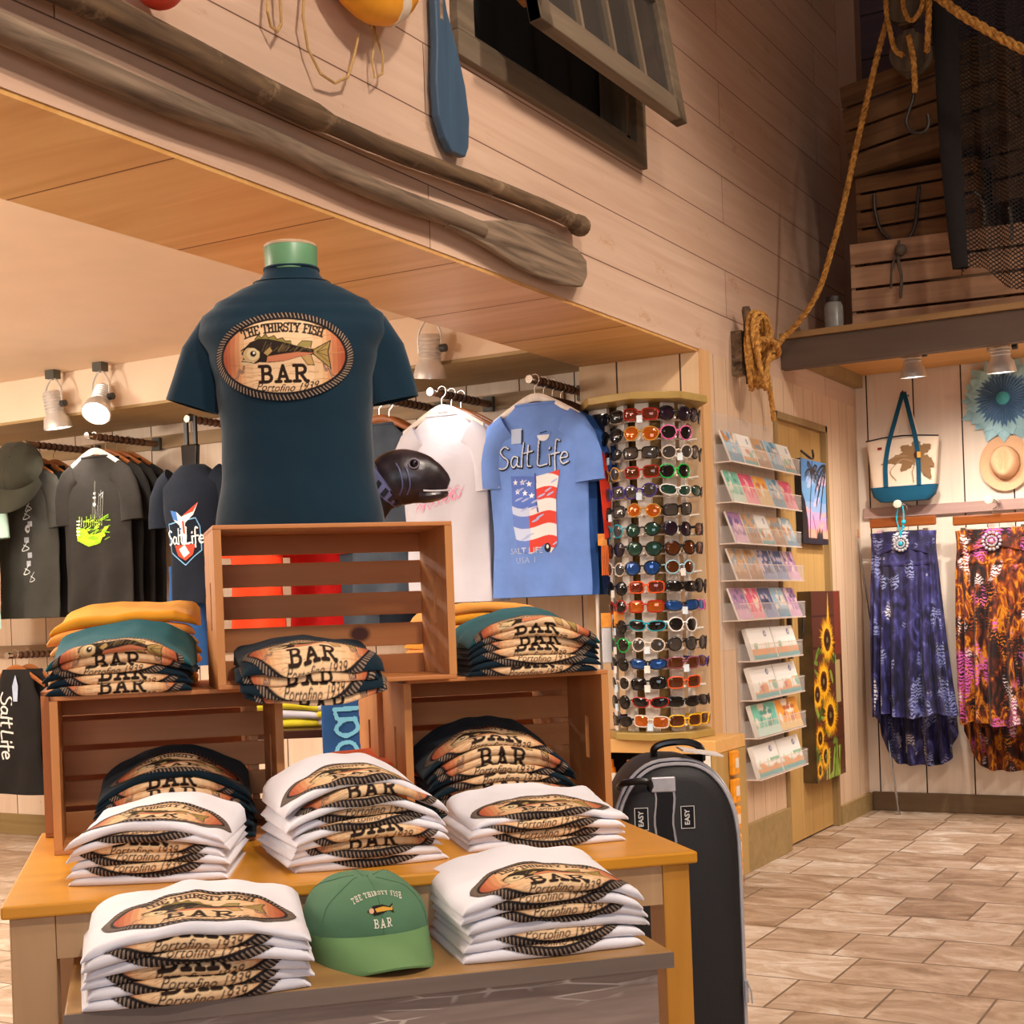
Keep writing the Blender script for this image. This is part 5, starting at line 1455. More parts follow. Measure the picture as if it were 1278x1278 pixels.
def art_flag():
    cv = Canvas(0.36, 0.62, 620)
    # lettering
    script_text(cv, 'Salt Life', -0.005, 0.13, 0.09, '20242c', 0.014)
    script_text(cv, 'Salt Life', -0.007, 0.133, 0.09, 'cfd8e8', 0.006)
    cv.ell(0.045, 0.265, 0.03, 0.03, 'e8ecf2'); cv.rect(0.01, 0.262, 0.08, 0.30, '6f92d8'); cv.a[cv.emask(0.045, 0.29, 0.05, 0.022)] = 0; cv.line([(0.03, 0.27), (0.06, 0.275)], 0.006, '303440')
    cv.rect(-0.115, 0.235, -0.06, 0.30, 'b8c8e4'); cv.rect(-0.065, 0.23, -0.056, 0.292, '2a3c58')
    def wavey(x, y0): return y0 + 0.018 * math.sin(x * 22) - 0.16 * x
    outl = [(-0.12, 0.10), (-0.11, -0.12), (-0.09, -0.22), (-0.03, -0.24), (0.03, -0.20), (0.06, -0.24), (0.10, -0.20), (0.10, 0.0), (0.12, 0.11), (0.0, 0.09)]
    base = cv.pmask(outl)
    W_ = cv.Y + 0.16 * cv.X - 0.02 * np.sin(cv.X * 22)
    st = ((W_ * 1.0 + 10) / 0.052).astype(int) % 2 == 0
    cv.put(base & st, 'd6483c'); cv.put(base & ~st, 'e6e0e0')
    union = base & (cv.X < 0.0) & (W_ > -0.035); cv.put(union, '5c78c8')
    left = base & (cv.X < -0.03) & (W_ <= -0.035) & ~st; cv.put(left, 'c4d0ec')
    leftr = base & (cv.X < -0.035) & (W_ <= -0.035) & st; cv.put(leftr, '6a86d0')
    for (x, y) in ((-0.095, 0.07), (-0.06, 0.068), (-0.03, 0.06), (-0.085, 0.03), (-0.05, 0.022), (-0.02, 0.01)):
        pts = []
        for k in range(10):
            a = PI / 2 + k * PI / 5; r = 0.014 if k % 2 == 0 else 0.006; pts.append((x + r * math.cos(a), y + r * math.sin(a)))
        cv.poly(pts, 'f2f2f6')
    cv.line([(0.0, 0.10), (-0.002, 0.0), (0.006, -0.06)], 0.008, '4a5a90')
    for k in range(16): 
        r_ = random.Random(k); x = r_.uniform(-0.1, 0.1); y = r_.uniform(-0.2, 0.08); cv.put(cv.emask(x, y, 0.02, 0.004, 0.4) & base, 'a8b4dc')
    cv.ell(0.045, -0.215, 0.018, 0.02, '1c2028'); cv.ell(0.045, -0.21, 0.007, 0.008, 'e8e8e8')
    text(cv, 'SALT LIFE', -0.055, -0.235, 0.036, 'c4ccd8', 0, 0.01); text(cv, 'USA 1', -0.055, -0.275, 0.036, 'c4ccd8', 0, 0.01)
    return cv
def art_pink():
    cv = Canvas(0.30, 0.14, 600); rr = random.Random(5)
    for k in range(22):
        x = rr.uniform(-0.13, 0.08); y = -0.05 + (x + 0.13) * 0.28 + rr.uniform(-0.02, 0.02)
        cv.line([(p.x, p.y) for p in smooth_path([(x, y, 0), (x + 0.02, y + 0.02, 0), (x + 0.04, y - 0.005, 0), (x + 0.055, y + 0.015, 0)], 3)], 0.005, 'f4a0bc')
    return cv
def pos(px, py, y): 
    p = at_y(px, py, y); return p
def tee_group(px, py, ys, mats, hmat, W, H, base, gname, inks=None, seeds=None, words=('front', 'second', 'third', 'fourth', 'rear'), hangers=True, hm=None, drop=0.10, fixx=None):
    p = pos(px, py, ys[0])
    for i, y in enumerate(ys):
        m = mats[min(i, len(mats) - 1)]
        z = RZ + 0.047
        if hangers:
            hanger((p.x, y, z - 0.03 + 0.0), hm[i] if hm else hmat, '%s hanger %s' % ({0: 'foremost', 1: 'second', 2: 'third', 3: 'fourth', 4: 'fifth'}[i], 'holding the ' + base), group='hangers of the ' + gname)
        hung_tee((p.x, y, z - drop - 0.02), m, '%s %s' % (words[i], base), W, H, (seeds or [3, 5, 8, 9, 4])[i], gname, ink=(inks if i == 0 else None))
for x_, lb in ((pos(118, 560, 5.36).x, 'rod above the black tees with the lime print'), (pos(40, 560, 5.36).x, 'rod above the leftmost charcoal tees'), (pos(482, 500, 5.36).x, 'rod above the slate tees beside the mannequin'), (pos(545, 500, 5.36).x, 'rod above the white tees'), (pos(668, 490, 5.36).x, 'dark rod above the periwinkle tees')):
    rod(x_, lb)
tee_group(118, 565, [5.36, 5.44, 5.52, 5.60], [m_blk2, m_blk, m_blk], m_hang, 0.56, 0.80, 'black tee of the rod with the lime boat print', 'black tees left of the mannequin', (art_lime(), 0.0, 0.50, 150, 220, 'lime_print', 'lime green boat print'), hm=[m_hangw, m_hang, m_hang, m_hang])
tee_group(30, 560, [5.36, 5.46, 5.56], [m_char, m_blk], m_hang, 0.54, 0.82, 'dark tee of the leftmost rod under the cap', 'dark tees at the left edge', (art_white_marks(3), 0.03, 0.40, 90, 220, 'white_print', 'column of small white marks'), seeds=[2, 6, 7])
tee_group(474, 525, [5.40, 5.48], [m_slate, m_navy2], m_hang, 0.42, 0.78, 'slate tee behind the fish plush', 'slate tees beside the mannequin', seeds=[4, 3])
tee_group(552, 510, [5.34, 5.42, 5.50], [m_lwhite, m_lwhite, m_lblue], m_hang, 0.51, 0.83, 'white tee right of the fish plush', 'white tees of the alcove', (art_pink(), -0.02, 0.47, 110, 60, 'pink_print', 'faint pink scribble print'), seeds=[1, 5, 8], hm=[m_hangw, m_hang, m_hang])
tee_group(668, 500, [5.34, 5.42, 5.50, 5.58], [m_peri, m_mblue, m_mblue, m_peri], m_hangd, 0.55, 0.82, 'blue tee of the rod with the flag print', 'blue tees of the alcove', (art_flag(), 0.0, 0.42, 230, 380, 'flag_print', 'stars and stripes flag print with lettering'), seeds=[6, 2, 7, 1], hm=[m_hangw, m_hangd, m_hangd, m_hangd])
# cap on the leftmost rod
cp = pos(22, 590, 5.22)
make_cap((cp.x, cp.y, cp.z + 0.02), 0, 'dark olive cap perched on the leftmost rod over the charcoal tees', cloth('dark_olive_twill', hx('3a382c'), 0.1, 0.2), cloth('dark_olive_brim', hx('3a382c'), 0.1, 0.2), 1.3, False, rot=(R(62), R(10), R(20)))
# left edge: pale green garment slice
tp = pos(-38, 620, 5.2)
hung_tee((tp.x, 5.2, 2.03), cloth('mint_cotton', hx('b8d8c8'), 0.05, 0.25), 'pale mint tee cut by the left edge of the photo', 0.5, 0.82, 5, sl=0.24)

# navy tee on a clear half form with black straps and blue shorts under it
fp = pos(240, 560, 5.34)
form = thing('hanging_form', 'black hanging half form wearing a navy tee with a red and blue print', 'mannequin', (fp.x, 5.34, 1.30))
HH = 0.68
tab = [(0.0, 0.155, 0.06), (HH * 0.35, 0.15, 0.06), (HH * 0.7, 0.19, 0.075), (HH * 0.84, 0.20, 0.065), (HH * 0.94, 0.13, 0.05), (HH, 0.07, 0.04)]
T2 = Tee(tab, 0.006, 4, 20, 2.2)
g = G(); T2.body(g, 26, 60)
for s in (-1, 1): sleeve(g, [(s * 0.13, 0, HH * 0.9), (s * 0.18, 0, HH * 0.85), (s * 0.215, 0, HH * 0.76), (s * 0.225, 0, HH * 0.64), (s * 0.225, 0, HH * 0.56)], 0.075, 0.075, 20, 0.5, s)
ft = part('tee_shirt', g, m_navy2, form, True, angle=75)
o = link('tail_print', ink_mesh('tail_print', art_tail(), lambda x, y: T2.front(x * 1.05 - 0.015, y * 1.05 + HH * 0.50, 0.004), 150, 190), ft); o['label'] = 'fish tail print in red, white and blue'
g = G(); g.prism([(-0.045, HH - 0.03), (0.045, HH - 0.03), (0.055, HH + 0.10), (-0.05, HH + 0.10)], -0.03, 0.0); part('neck_plate', g, plain('glossy_black_plastic', hx('121012'), 0.12), form, bevel=0.008)
g = G()
for s in (-0.028, 0.028): g.box((s - 0.01, -0.015, HH + 0.09), (s + 0.01, 0.0, HH + 0.24))
g.tube([(-0.028, -0.008, HH + 0.235), (0, -0.008, HH + 0.245), (0.028, -0.008, HH + 0.235)], 0.009)
part('strap', g, m_splas, form)
rod(fp.x, 'rod holding the hanging half form', 0.5, RZ + 0.02)
def shorts(loc, mat, label, W=0.36, H=0.45, group=None, seed=1):
    t = thing('hung_shorts', label, 'shorts', (loc[0], loc[1], loc[2] - H), 0, group)
    g = G()
    T = Tee([(0.0, W / 2 * 1.05, 0.03), (H * 0.5, W / 2, 0.035), (H * 0.95, W / 2 * 0.86, 0.035), (H, W / 2 * 0.85, 0.03)], 0.012, seed, 40, 2.6)
    T.body(g, 16, 60); part('cloth', g, mat, t, True, angle=70)
    g = G(); g.loft([[T.surf(2 * PI * k / 48, H * 0.93, 0.002) for k in range(48)], [T.surf(2 * PI * k / 48, H * 0.995, 0.002) for k in range(48)]]); part('waistband', g, mat, t, True)
    return t
p = pos(232, 706, 5.40); shorts((p.x, 5.40, p.z), m_denim, 'royal blue shorts hanging under the navy tail print tee', 0.24, 0.5)
# garments seen through the slots of the topmost crate
for x_, mt_, lb in ((318, m_red, 'bright red orange tee seen through the slots of the topmost crate'), (368, m_red2, 'crimson tee beside the red orange one behind the topmost crate'), (410, m_slate, 'slate tee behind the topmost crate'), (450, m_navy2, 'navy tee behind the right part of the topmost crate')):
    p = pos(x_, 640, 5.2 if x_ < 340 else 5.3)
    hung_tee((p.x, 5.2 if x_ < 340 else 5.3 + x_ * 0.0004, 1.80), mt_, lb, 0.36, 0.66, 3)
rod(pos(345, 640, 5.3).x, 'low rod behind the topmost crate', 0.62, 1.80)
g = G(); g.box((-9.0, AY - 0.022, 1.04), (-4.9, AY - 0.001, 1.11)); tag(part('rail_board', g, wood('low_rail_paint', hx('8a7058'), hx('a4886c'), 'X', 12, 0.08), None), 'lower wall board at the far left carrying the black tank rod', 'board')
# lower left rod and black tank
p = pos(14, 806, 5.34); rod(p.x, 'low rod at the far left edge with the black tank tops', 0.5, 1.035)
for i, y in enumerate((5.34, 5.43)):
    hanger((p.x + 0.03, y, 1.06), m_hang, ['front dark hanger of the black tank tops', 'rear dark hanger of the black tank tops'][i])
    t = thing('tank_top', ['black tank top with pale lettering at the lower left edge', 'second black tank top behind the lettered one'][i], 'tank top', (p.x + 0.03, y, 0.32), 0)
    tabt = [(0.0, 0.18, 0.03), (0.3, 0.165, 0.035), (0.48, 0.17, 0.035), (0.6, 0.13, 0.025), (0.66, 0.11, 0.018), (0.67, 0.10, 0.015)]
    Tt = Tee(tabt, 0.008, 3 + i, 22, 2.4); g = G(); Tt.body(g, 22, 50); part('cloth', g, m_blk, t, True, angle=75)
    if i == 0:
        cv = Canvas(0.16, 0.40, 600); script_text(cv, 'Salt Life', 0, 0, 0.0001, 'e8e4dc', 0.0001)
        cv2 = Canvas(0.38, 0.12, 700); script_text(cv2, 'Salt Life', 0, -0.03, 0.09, 'e8e4dc', 0.012)
        o = link('lettering', ink_mesh('lettering', cv2, lambda x, y: Tt.front(y - 0.06, -x + 0.36, 0.003), 300, 90), t); o['label'] = 'pale upright lettering'
        g = G(); g.prism([(0.02, 0.50), (0.05, 0.50), (0.058, 0.58), (0.04, 0.64), (0.015, 0.58)], -0.044, -0.040); part('hang_tag', g, plain('blue_tag', hx('b8c4dc'), 0.4), t, bevel=0.001)
# low shelf behind the crates with folded tees and a blue banner tee
hb = at_d(398, 895, 4.6)
rk = thing('low_rack', 'dark low rack in the alcove seen between the crates', 'rack', (hb.x, hb.y, 0), YAW)
ZR = hb.z - 0.02
for z in (0.3, ZR - 0.03):
    g = G(); g.box((-0.5, -0.2, z), (0.5, 0.25, z + 0.025)); part('shelf', g, m_hangd, rk, bevel=0.003)
for x in (-0.48, 0.45):
    for y in (-0.19, 0.21): g = G(); g.box((x, y, 0), (x + 0.03, y + 0.03, ZR - 0.03)); part('leg', g, m_hangd, rk)
for i, (dx, n, ms) in enumerate(((-0.16, 3, [cloth('lemon_cotton', hx('e8d838'), .05), m_lwhite]), (0.08, 3, [m_lwhite, cloth('yellow_cotton', hx('e8cc30'), .05)]))):
    b = Vector((hb.x, hb.y, ZR - 0.005)) + RT * (dx + 0.05) + FW * 0.02
    stack(b, YAW, 0.26, 0.24, 0.03, n, None, ['lemon', 'white'] if i == 0 else ['white', 'yellow'], 'of the %s pile on the dark low rack' % ('left' if i == 0 else 'right'), 31 + i, 'tees on the dark low rack', False, mats=ms, sag=0.25, rise=0)
bn = at_d(430, 868, 4.2)
g = G()
T3 = Tee([(0.0, 0.07, 0.01), (0.4, 0.07, 0.01)], 0.004, 2, 30, 3.0); T3.body(g, 10, 40)
t = thing('hanging_towel', 'narrow blue printed cloth hanging between the crates', 'towel', (bn.x, bn.y, bn.z - 0.28), YAW)
part('cloth', g, m_denim, t, True)
cv = Canvas(0.34, 0.09, 700); script_text(cv, 'Salt', 0, -0.03, 0.12, '7cc8e8', 0.014)
o = link('lettering', ink_mesh('lettering', cv, lambda x, y: T3.front(y, 0.2 + x, 0.003), 160, 50), t)
g = G(); g.tube([(0, 0.0, 0.4), (0, 0, 0.43), (0, 0.2, 0.43)], 0.004); g.box((-0.07, -0.004, 0.39), (0.07, 0.004, 0.402)); g.box((-0.012, 0.09, -(bn.z - 0.28)), (0.012, 0.11, 0.44)); part('stand', g, m_hangd, t)

# fish plush on the topmost crate
fpos = incrate(c3o, 0.437, 0.15, 0.33)
fish = thing('fish_plush', 'glossy dark plush fish head with a grey barred collar beside the mannequin', 'plush', fpos, YAW)
m_fishd = plain('dark_fish_skin', hx('2a2024'), 0.3, vary=0.7, scale=30, bmp=0.3)
path = [(-0.10, 0, 0.0), (-0.085, 0, 0.045), (-0.055, 0, 0.080), (-0.025, 0, 0.092), (0.01, 0, 0.090), (0.042, 0, 0.080), (0.066, 0, 0.071), (0.080, 0, 0.065)]
rads = [0.035, 0.046, 0.056, 0.061, 0.058, 0.048, 0.034, 0.020]
FZ = 0.015
def fring(i, k, n, off=0):
    P = Vector(path[i]); d = (Vector(path[min(i + 1, 7)]) - Vector(path[max(i - 1, 0)])).normalized(); n1 = Vector((-d.z, 0, d.x)); a = 2 * PI * k / n
    return P + (n1 * math.cos(a) + Vector((0, 1, 0)) * 0.72 * math.sin(a)) * (rads[i] + off) + Vector((0, 0, FZ))
_pp = smooth_path([(p[0], p[1], p[2]) for p in path[2:]], 5); _rr = [v.x for v in smooth_path([(r, 0, 0) for r in rads[2:]], 5)]
g = G(); _hr = []
for i, P in enumerate(_pp):
    d = (_pp[min(i + 1, len(_pp) - 1)] - _pp[max(i - 1, 0)]).normalized(); n1 = Vector((-d.z, 0, d.x))
    _hr.append([P + (n1 * math.cos(2 * PI * k / 36) + Vector((0, 1, 0)) * 0.72 * math.sin(2 * PI * k / 36)) * _rr[i] * (1 + 0.02 * noise.noise(P * 60)) + Vector((0, 0, FZ)) for k in range(36)])
g.loft(_hr); part('head', g, m_fishd, fish, True)
g = G()
for q in (0.012, 0.028): g.tube(smooth_path([(-0.040 + q, -0.036, 0.140 - q * 0.3), (-0.030 + q, -0.047, 0.115), (-0.026 + q, -0.045, 0.085), (-0.034 + q, -0.034, 0.066)], 5), 0.0022, 5)
part('gill_lines', g, plain('violet_gill', hx('5c5880'), 0.4), fish, True)
g = G(); g.loft([[fring(i, k, 28) for k in range(28)] for i in range(0, 2)] + [[(fring(1, k, 28).lerp(fring(2, k, 28), 0.4)) for k in range(28)]]); part('body', g, plain('scaly_black_fabric', hx('201c1e'), 0.6, vary=0.6, scale=70, bmp=0.6), fish, True)
g = G(); g.cur = 0
g.loft([[fring(1, k, 32, 0.001).lerp(fring(2, k, 32, 0.001), q) for k in range(32)] for q in (0.35, 1.0)] + [[fring(2, k, 32, 0.002).lerp(fring(3, k, 32, 0.002), 0.12) for k in range(32)]], False, False)
g.cur = 1
for k in range(0, 32, 2):
    a0 = [fring(1, k, 32, 0.004).lerp(fring(2, k, 32, 0.004), q) for q in (0.45, 0.9)]; a1 = [fring(1, k + 1, 32, 0.004).lerp(fring(2, k + 1, 32, 0.004), q) for q in (0.45, 0.9)]
    g.add([a0[0], a1[0], a1[1], a0[1]], [(0, 1, 2, 3)])
part('collar', g, [plain('grey_blue_collar', hx('6c6c94'), 0.5), plain('dark_collar_bars', hx('1c1c28'), 0.5)], fish, False)
g = G(); g.tube(smooth_path([(0.030, -0.040, 0.073), (0.050, -0.035, 0.072), (0.068, -0.024, 0.073), (0.084, -0.006, 0.075)], 4), [0.0022] * 13, 6); part('pale_lip', g, plain('pale_lip', hx('cfcad0'), 0.4), fish, True)
g = G(); g.tube(smooth_path([(0.020, -0.026, 0.060), (0.042, -0.025, 0.062), (0.062, -0.018, 0.065), (0.076, 0.0, 0.068)], 4), [0.012, 0.013, 0.014, 0.014, 0.014, 0.014, 0.013, 0.013, 0.012, 0.011, 0.010, 0.009, 0.008], 8); part('jaw', g, m_fishd, fish, True)
g = G(); g.ball((0.012, -0.040, 0.132), 0.009, 14, 8); g.cur = 1; g.tube([(0.012 + 0.011 * math.cos(2 * PI * k / 18), -0.0425, 0.132 + 0.010 * math.sin(2 * PI * k / 18)) for k in range(18)], 0.0022, 6, closed=True); part('eye', g, [plain('wet_eye', hx('120c10'), 0.1), plain('eye_ring', hx('7c6c78'), 0.4)], fish, True)

# ================================================================== COUNTER WITH LOTIONS
CY0, CX1 = 5.36, -2.13
CX0 = CX1 - 0.66
CTZ = 0.655
m_ctop = wood('counter_maple', hx('d8a45c'), hx('e6b674'), 'X', 10, 0.1, rough=0.4)
m_cside = wood('counter_side', hx('a8854a'), hx('bc9a60'), 'Z', 10, 0.1, rough=0.5)
cnt = thing('display_counter', 'wheeled maple counter under the sunglasses display with open lotion shelf', 'counter', (CX0, CY0, 0))
CWd, CDp = CX1 - CX0, 0.335
g = G(); g.box((0, 0, CTZ - 0.055), (CWd, CDp, CTZ)); part('counter_top', g, m_ctop, cnt, bevel=0.004)
for x in (0, CWd - 0.02): g = G(); g.box((x, 0.0, 0.07), (x + 0.02, CDp, CTZ - 0.0555)); part('side_panel', g, m_cside, cnt)
g = G(); g.box((0.021, CDp - 0.02, 0.07), (CWd - 0.021, CDp, CTZ - 0.056)); part('back_panel', g, plain('dark_counter_back', (0.012, 0.01, 0.008), 0.8), cnt)
for z in (0.09, 0.36): g = G(); g.box((0.021, 0.005, z), (CWd - 0.021, CDp - 0.021, z + 0.016)); part('shelf', g, m_ctop, cnt)
for x in (0.04, CWd - 0.04):
    for y in (0.04, CDp - 0.03):
        g = G(); g.lathe([(0.012, -0.014), (0.033, -0.012), (0.034, 0.012), (0.012, 0.014)], 20, (x, y, 0.034), (1, 0, 0)); g.box((x - 0.02, y - 0.01, 0.04), (x + 0.02, y + 0.01, 0.071)); part('castor', g, m_knob, cnt, True)
g = G(); g.box((CWd - 0.052, -0.004, 0.30), (CWd - 0.022, -0.001, CTZ - 0.06)); part('price_strip', g, plain('white_strip', hx('e8dcd0'), 0.5), cnt)
g = G(); g.box((CWd - 0.035, -0.05, 0.315), (CWd - 0.012, -0.0045, 0.32)); 
# lotion bottles
m_lotion = plain('white_lotion_plastic', hx('e8dccc'), 0.35)
m_orcap = plain('orange_lotion_cap', hx('f08c14'), 0.35)
ztop = 0.3765
def bottle(x, y, z, kind, label, grp='lotion bottles on the counter shelf'):
    t = thing('lotion_bottle', label, 'bottle', (x, y, z), 0, grp)
    if kind == 0:
        g = G(); g.loft([sring(0, 0, 0, 0.030, 0.018, 20, 3), sring(0, 0, 0.11, 0.032, 0.018, 20, 3), sring(0, 0, 0.13, 0.02, 0.014, 20, 3)]); part('body', g, m_lotion, t, True)
        g = G(); g.lathe([(0.019, 0.13), (0.018, 0.15), (0.012, 0.155), (0.011, 0.185)], 16); part('cap', g, m_orcap, t, True)
    else:
        g = G(); g.loft([sring(0, 0, 0, 0.028, 0.012, 20, 4), sring(0, 0, 0.16, 0.036, 0.016, 20, 4), sring(0, 0, 0.185, 0.034, 0.012, 20, 4)]); part('body', g, m_lotion, t, True)
        g = G(); g.box((-0.023, -0.0175, 0.10), (0.023, -0.0155, 0.145)); part('label', g, m_orcap, t, bevel=0.002)
for i, (x, k) in enumerate(((0.07, 1), (0.15, 0), (0.235, 0), (0.325, 1), (0.42, 0), (0.50, 1), (0.58, 0))):
    bottle(CX0 + x, CY0 + 0.09, ztop, k, '%s, %s from the left in the counter shelf' % (('white bottle with orange spout', 'rounded white tube with orange label')[k], ['first', 'second', 'third', 'fourth', 'fifth', 'sixth', 'seventh'][i]))
m_pack = plain('orange_pack', hx('f0981c'), 0.35, vary=0.2, scale=40)
for i in range(5):
    t = thing('lotion_pack', 'orange lotion pack on the side of the counter, %s from the top' % ['first', 'second', 'third', 'fourth', 'fifth'][i], 'pack', (CX1 + 0.002, CY0 + 0.14, 0.50 - i * 0.115), 0, 'orange packs on the counter side')
    g = G(); g.box((0, -0.01, 0), (0.024, 0.055, 0.10)); part('pouch', g, m_pack, t, bevel=0.006)
    g = G(); g.box((0.0242, 0.005, 0.03), (0.0252, 0.04, 0.07)); part('label', g, m_lotion, t)

# ================================================================== SUNGLASSES SPINNER
DC = at_d(832, 917, 5.56)
DX, DYc = DC.x, CY0 + 0.165
DX = -2.435
vdir = Vector((-DX, -DYc, 0)).normalized()          # towards the viewer
va = math.atan2(vdir.y, vdir.x)
spn = thing('sunglasses_display', 'tall octagonal olive and white sunglasses spinner on the maple counter', 'display stand', (DX, DYc, CTZ + 0.001))
m_spn = wood('olive_spinner_board', hx('9a7c3c'), hx('b09450'), 'X', 10, 0.1, rough=0.4)
m_spnw = plain('white_peg_strip', hx('ece0d2'), 0.4, vary=0.03)
m_core = wood('brown_core', hx('8a6830'), hx('9c7a40'), 'Z', 10, 0.1, rough=0.5)
def octa(r, z, ph=0.0, n=8): return [Vector((r * math.cos(va + ph + 2 * PI * (k + 0.5) / n), r * math.sin(va + ph + 2 * PI * (k + 0.5) / n), z)) for k in range(n)]
SHh = 1.415
g = G(); g.loft([octa(0.225, 0.0, 0.2), octa(0.225, 0.03, 0.2)]); part('base_plate', g, m_spn, spn, bevel=0.003)
_sh = Vector((-vdir.y, vdir.x, 0)) * -0.028
g = G(); g.loft([[p + _sh for p in octa(0.272, SHh - 0.03, 0.2)], [p + _sh for p in octa(0.272, SHh, 0.2)]]); part('top_plate', g, m_spn, spn, bevel=0.003)
g = G(); g.loft([octa(0.10, 0.03, 0.2), octa(0.10, SHh - 0.03, 0.2)]); part('core', g, m_core, spn)
faces = [('centre left', R(14)), ('right', R(-31)) if False else ('right', R(31 + 3)), ('left', R(-55)), ('far left', R(-100)), ('far right', R(80))]
ROWS = 17
rowz = [0.055 + 0.0785 * k for k in range(ROWS)]
# face angles measured to the viewer's right
fa = {'left column': -14, 'right column': 31, 'side column': -59, 'rear left column': -104, 'rear right column': 76}
def fdir(deg):  # outward normal for a face turned deg to the right seen from the camera
    a = va + R(deg)
    return Vector((math.cos(a), math.sin(a), 0)), Vector((-math.sin(a), math.cos(a), 0))
PEG = None
for nm, deg in fa.items():
    nrm, tan = fdir(deg)
    g = G(); rm = Matrix((tan, -nrm, Vector((0, 0, 1)))).transposed()
    g.box((-0.029, -0.0, 0.031), (0.029, 0.018, SHh - 0.031), rm, (0, 0, 0))
    g2 = G(); g2.v = [tuple(Vector(v) + nrm * 0.145) for v in g.v]; g2.f = g.f; g2.mi = g.mi
    part('peg_strip', g2, m_spnw, spn)
    if PEG is None:
        pg_ = G(); pg_.tube([Vector((-0.065, -0.012, 0)), Vector((0.065, -0.012, 0))], 0.0035, 6); pg_.tube([Vector((0, 0, 0)), Vector((0, -0.05, 0.004))], 0.005, 6)
        PEG = pg_.mesh('peg', m_spnw, True)
    for z in rowz:
        c = nrm * 0.145; link('peg', PEG, spn, (c.x, c.y, z), (0, 0, math.atan2(nrm.y, nrm.x) + PI / 2))
# white post with mirror at the left edge
nrm, tan = fdir(-88)
for s in (-1, 1): pass
g = G()
cpost = nrm * 0.215
nr2, tn2 = fdir(-30)
rm = Matrix((tn2, -nr2, Vector((0, 0, 1)))).transposed()
for x0, x1 in ((-0.045, -0.032), (0.032, 0.045)):
    h = G(); h.box((x0, -0.01, 0.031), (x1, 0.012, SHh - 0.031), rm, (0, 0, 0)); g.add([Vector(v) + cpost for v in h.v], h.f)
h = G(); h.box((-0.0319, -0.01, SHh - 0.05), (0.0319, 0.01, SHh - 0.031), rm, (0, 0, 0)); g.add([Vector(v) + cpost for v in h.v], h.f)
part('mirror_frame', g, m_spnw, spn, bevel=0.001)
h = G(); h.box((-0.0315, -0.004, 0.40), (0.0315, 0.004, SHh - 0.0515), rm, (0, 0, 0)); g = G(); g.add([Vector(v) + cpost for v in h.v], h.f)
part('mirror', g, plain('mirror_glass', hx('b8b0a4'), 0.05, 1.0, vary=0.02), spn)

# --- sunglasses
_gm = {}
def smat(kind, c):
    k = (kind, c)
    if k not in _gm:
        if kind == 'f': _gm[k] = plain('frame_' + c, hx(c), 0.25, vary=0.05)
        else: _gm[k] = plain('lens_' + c, hx(c), 0.06, 0.35, 0.8, vary=0.25, scale=12)
    return _gm[k]
def lens_outline(shape, s):
    n = 20; out = []
    for k in range(n):
        a = 2 * PI * k / n; c, sn = math.cos(a), math.sin(a)
        if shape == 0: p, rx, rz = 2.0, 0.025, 0.023       # round
        elif shape == 1: p, rx, rz = 3.6, 0.027, 0.020     # square
        elif shape == 2: p, rx, rz = 2.4, 0.031, 0.0175    # wrap
        else: p, rx, rz = 2.2, 0.028, 0.024                # big oval
        x = rx * math.copysign(abs(c) ** (2 / p), c); z = rz * math.copysign(abs(sn) ** (2 / p), sn)
        if shape == 3 and z < 0: x *= 0.9
        if shape == 2: z += 0.10 * abs(x) * (1 if s * x > 0 else -0.2)
        out.append((x, z))
    return out
_sg = {}
def glasses_mesh(shape):
    if shape in _sg: return _sg[shape]
    res = {}
    def cur(x, y, z): return Vector((x, y + (x * x) * 3.4, z))   # wrap backwards at the sides
    g = G()
    for s in (-1, 1):
        o = lens_outline(shape, s); cx = s * 0.0345
        g.tube([cur(cx + p[0], -0.001, p[1]) for p in o], 0.0026 if shape != 2 else 0.0022, 6, closed=True)
    g.tube([cur(-0.011, -0.002, 0.006), cur(0, -0.003, 0.009), cur(0.011, -0.002, 0.006)], 0.003, 6)
    res['frame'] = g.mesh('frame', INK, True, 60)
    for nm, s in (('l', -1), ('r', 1)):
        g = G(); o = lens_outline(shape, s); cx = s * 0.0345
        ring = [cur(cx + p[0], -0.0012, p[1]) for p in o]; mid_ = [cur(cx + p[0] * 0.55, -0.0045, p[1] * 0.55) for p in o]
        rb = [v + Vector((0, 0.0022, 0)) for v in ring]; mb = [v + Vector((0, 0.002, 0)) for v in mid_]
        g.loft([mb, rb, ring, mid_]); res[nm] = g.mesh('lens', INK, True, 60)
        g = G(); x0 = s * 0.063
        pts = smooth_path([(x0, 0.012, 0.008), (x0 + s * 0.003, 0.05, 0.008), (x0 + s * 0.001, 0.085, 0.006), (x0 - s * 0.002, 0.105, -0.004), (x0 - s * 0.003, 0.125, -0.02)], 4)
        rings = []
        for i, p in enumerate(pts):
            hgt = 0.0045 if shape in (1, 2, 3) else 0.0022
            hgt *= 1 - 0.45 * i / len(pts)
            rings.append([p + Vector((0.0014 * math.cos(a), 0, hgt * math.sin(a))) for a in [2 * PI * k / 8 for k in range(8)]])
        g.loft(rings); res['t' + nm] = g.mesh('temple', INK, True, 60)
    _sg[shape] = res
    return res
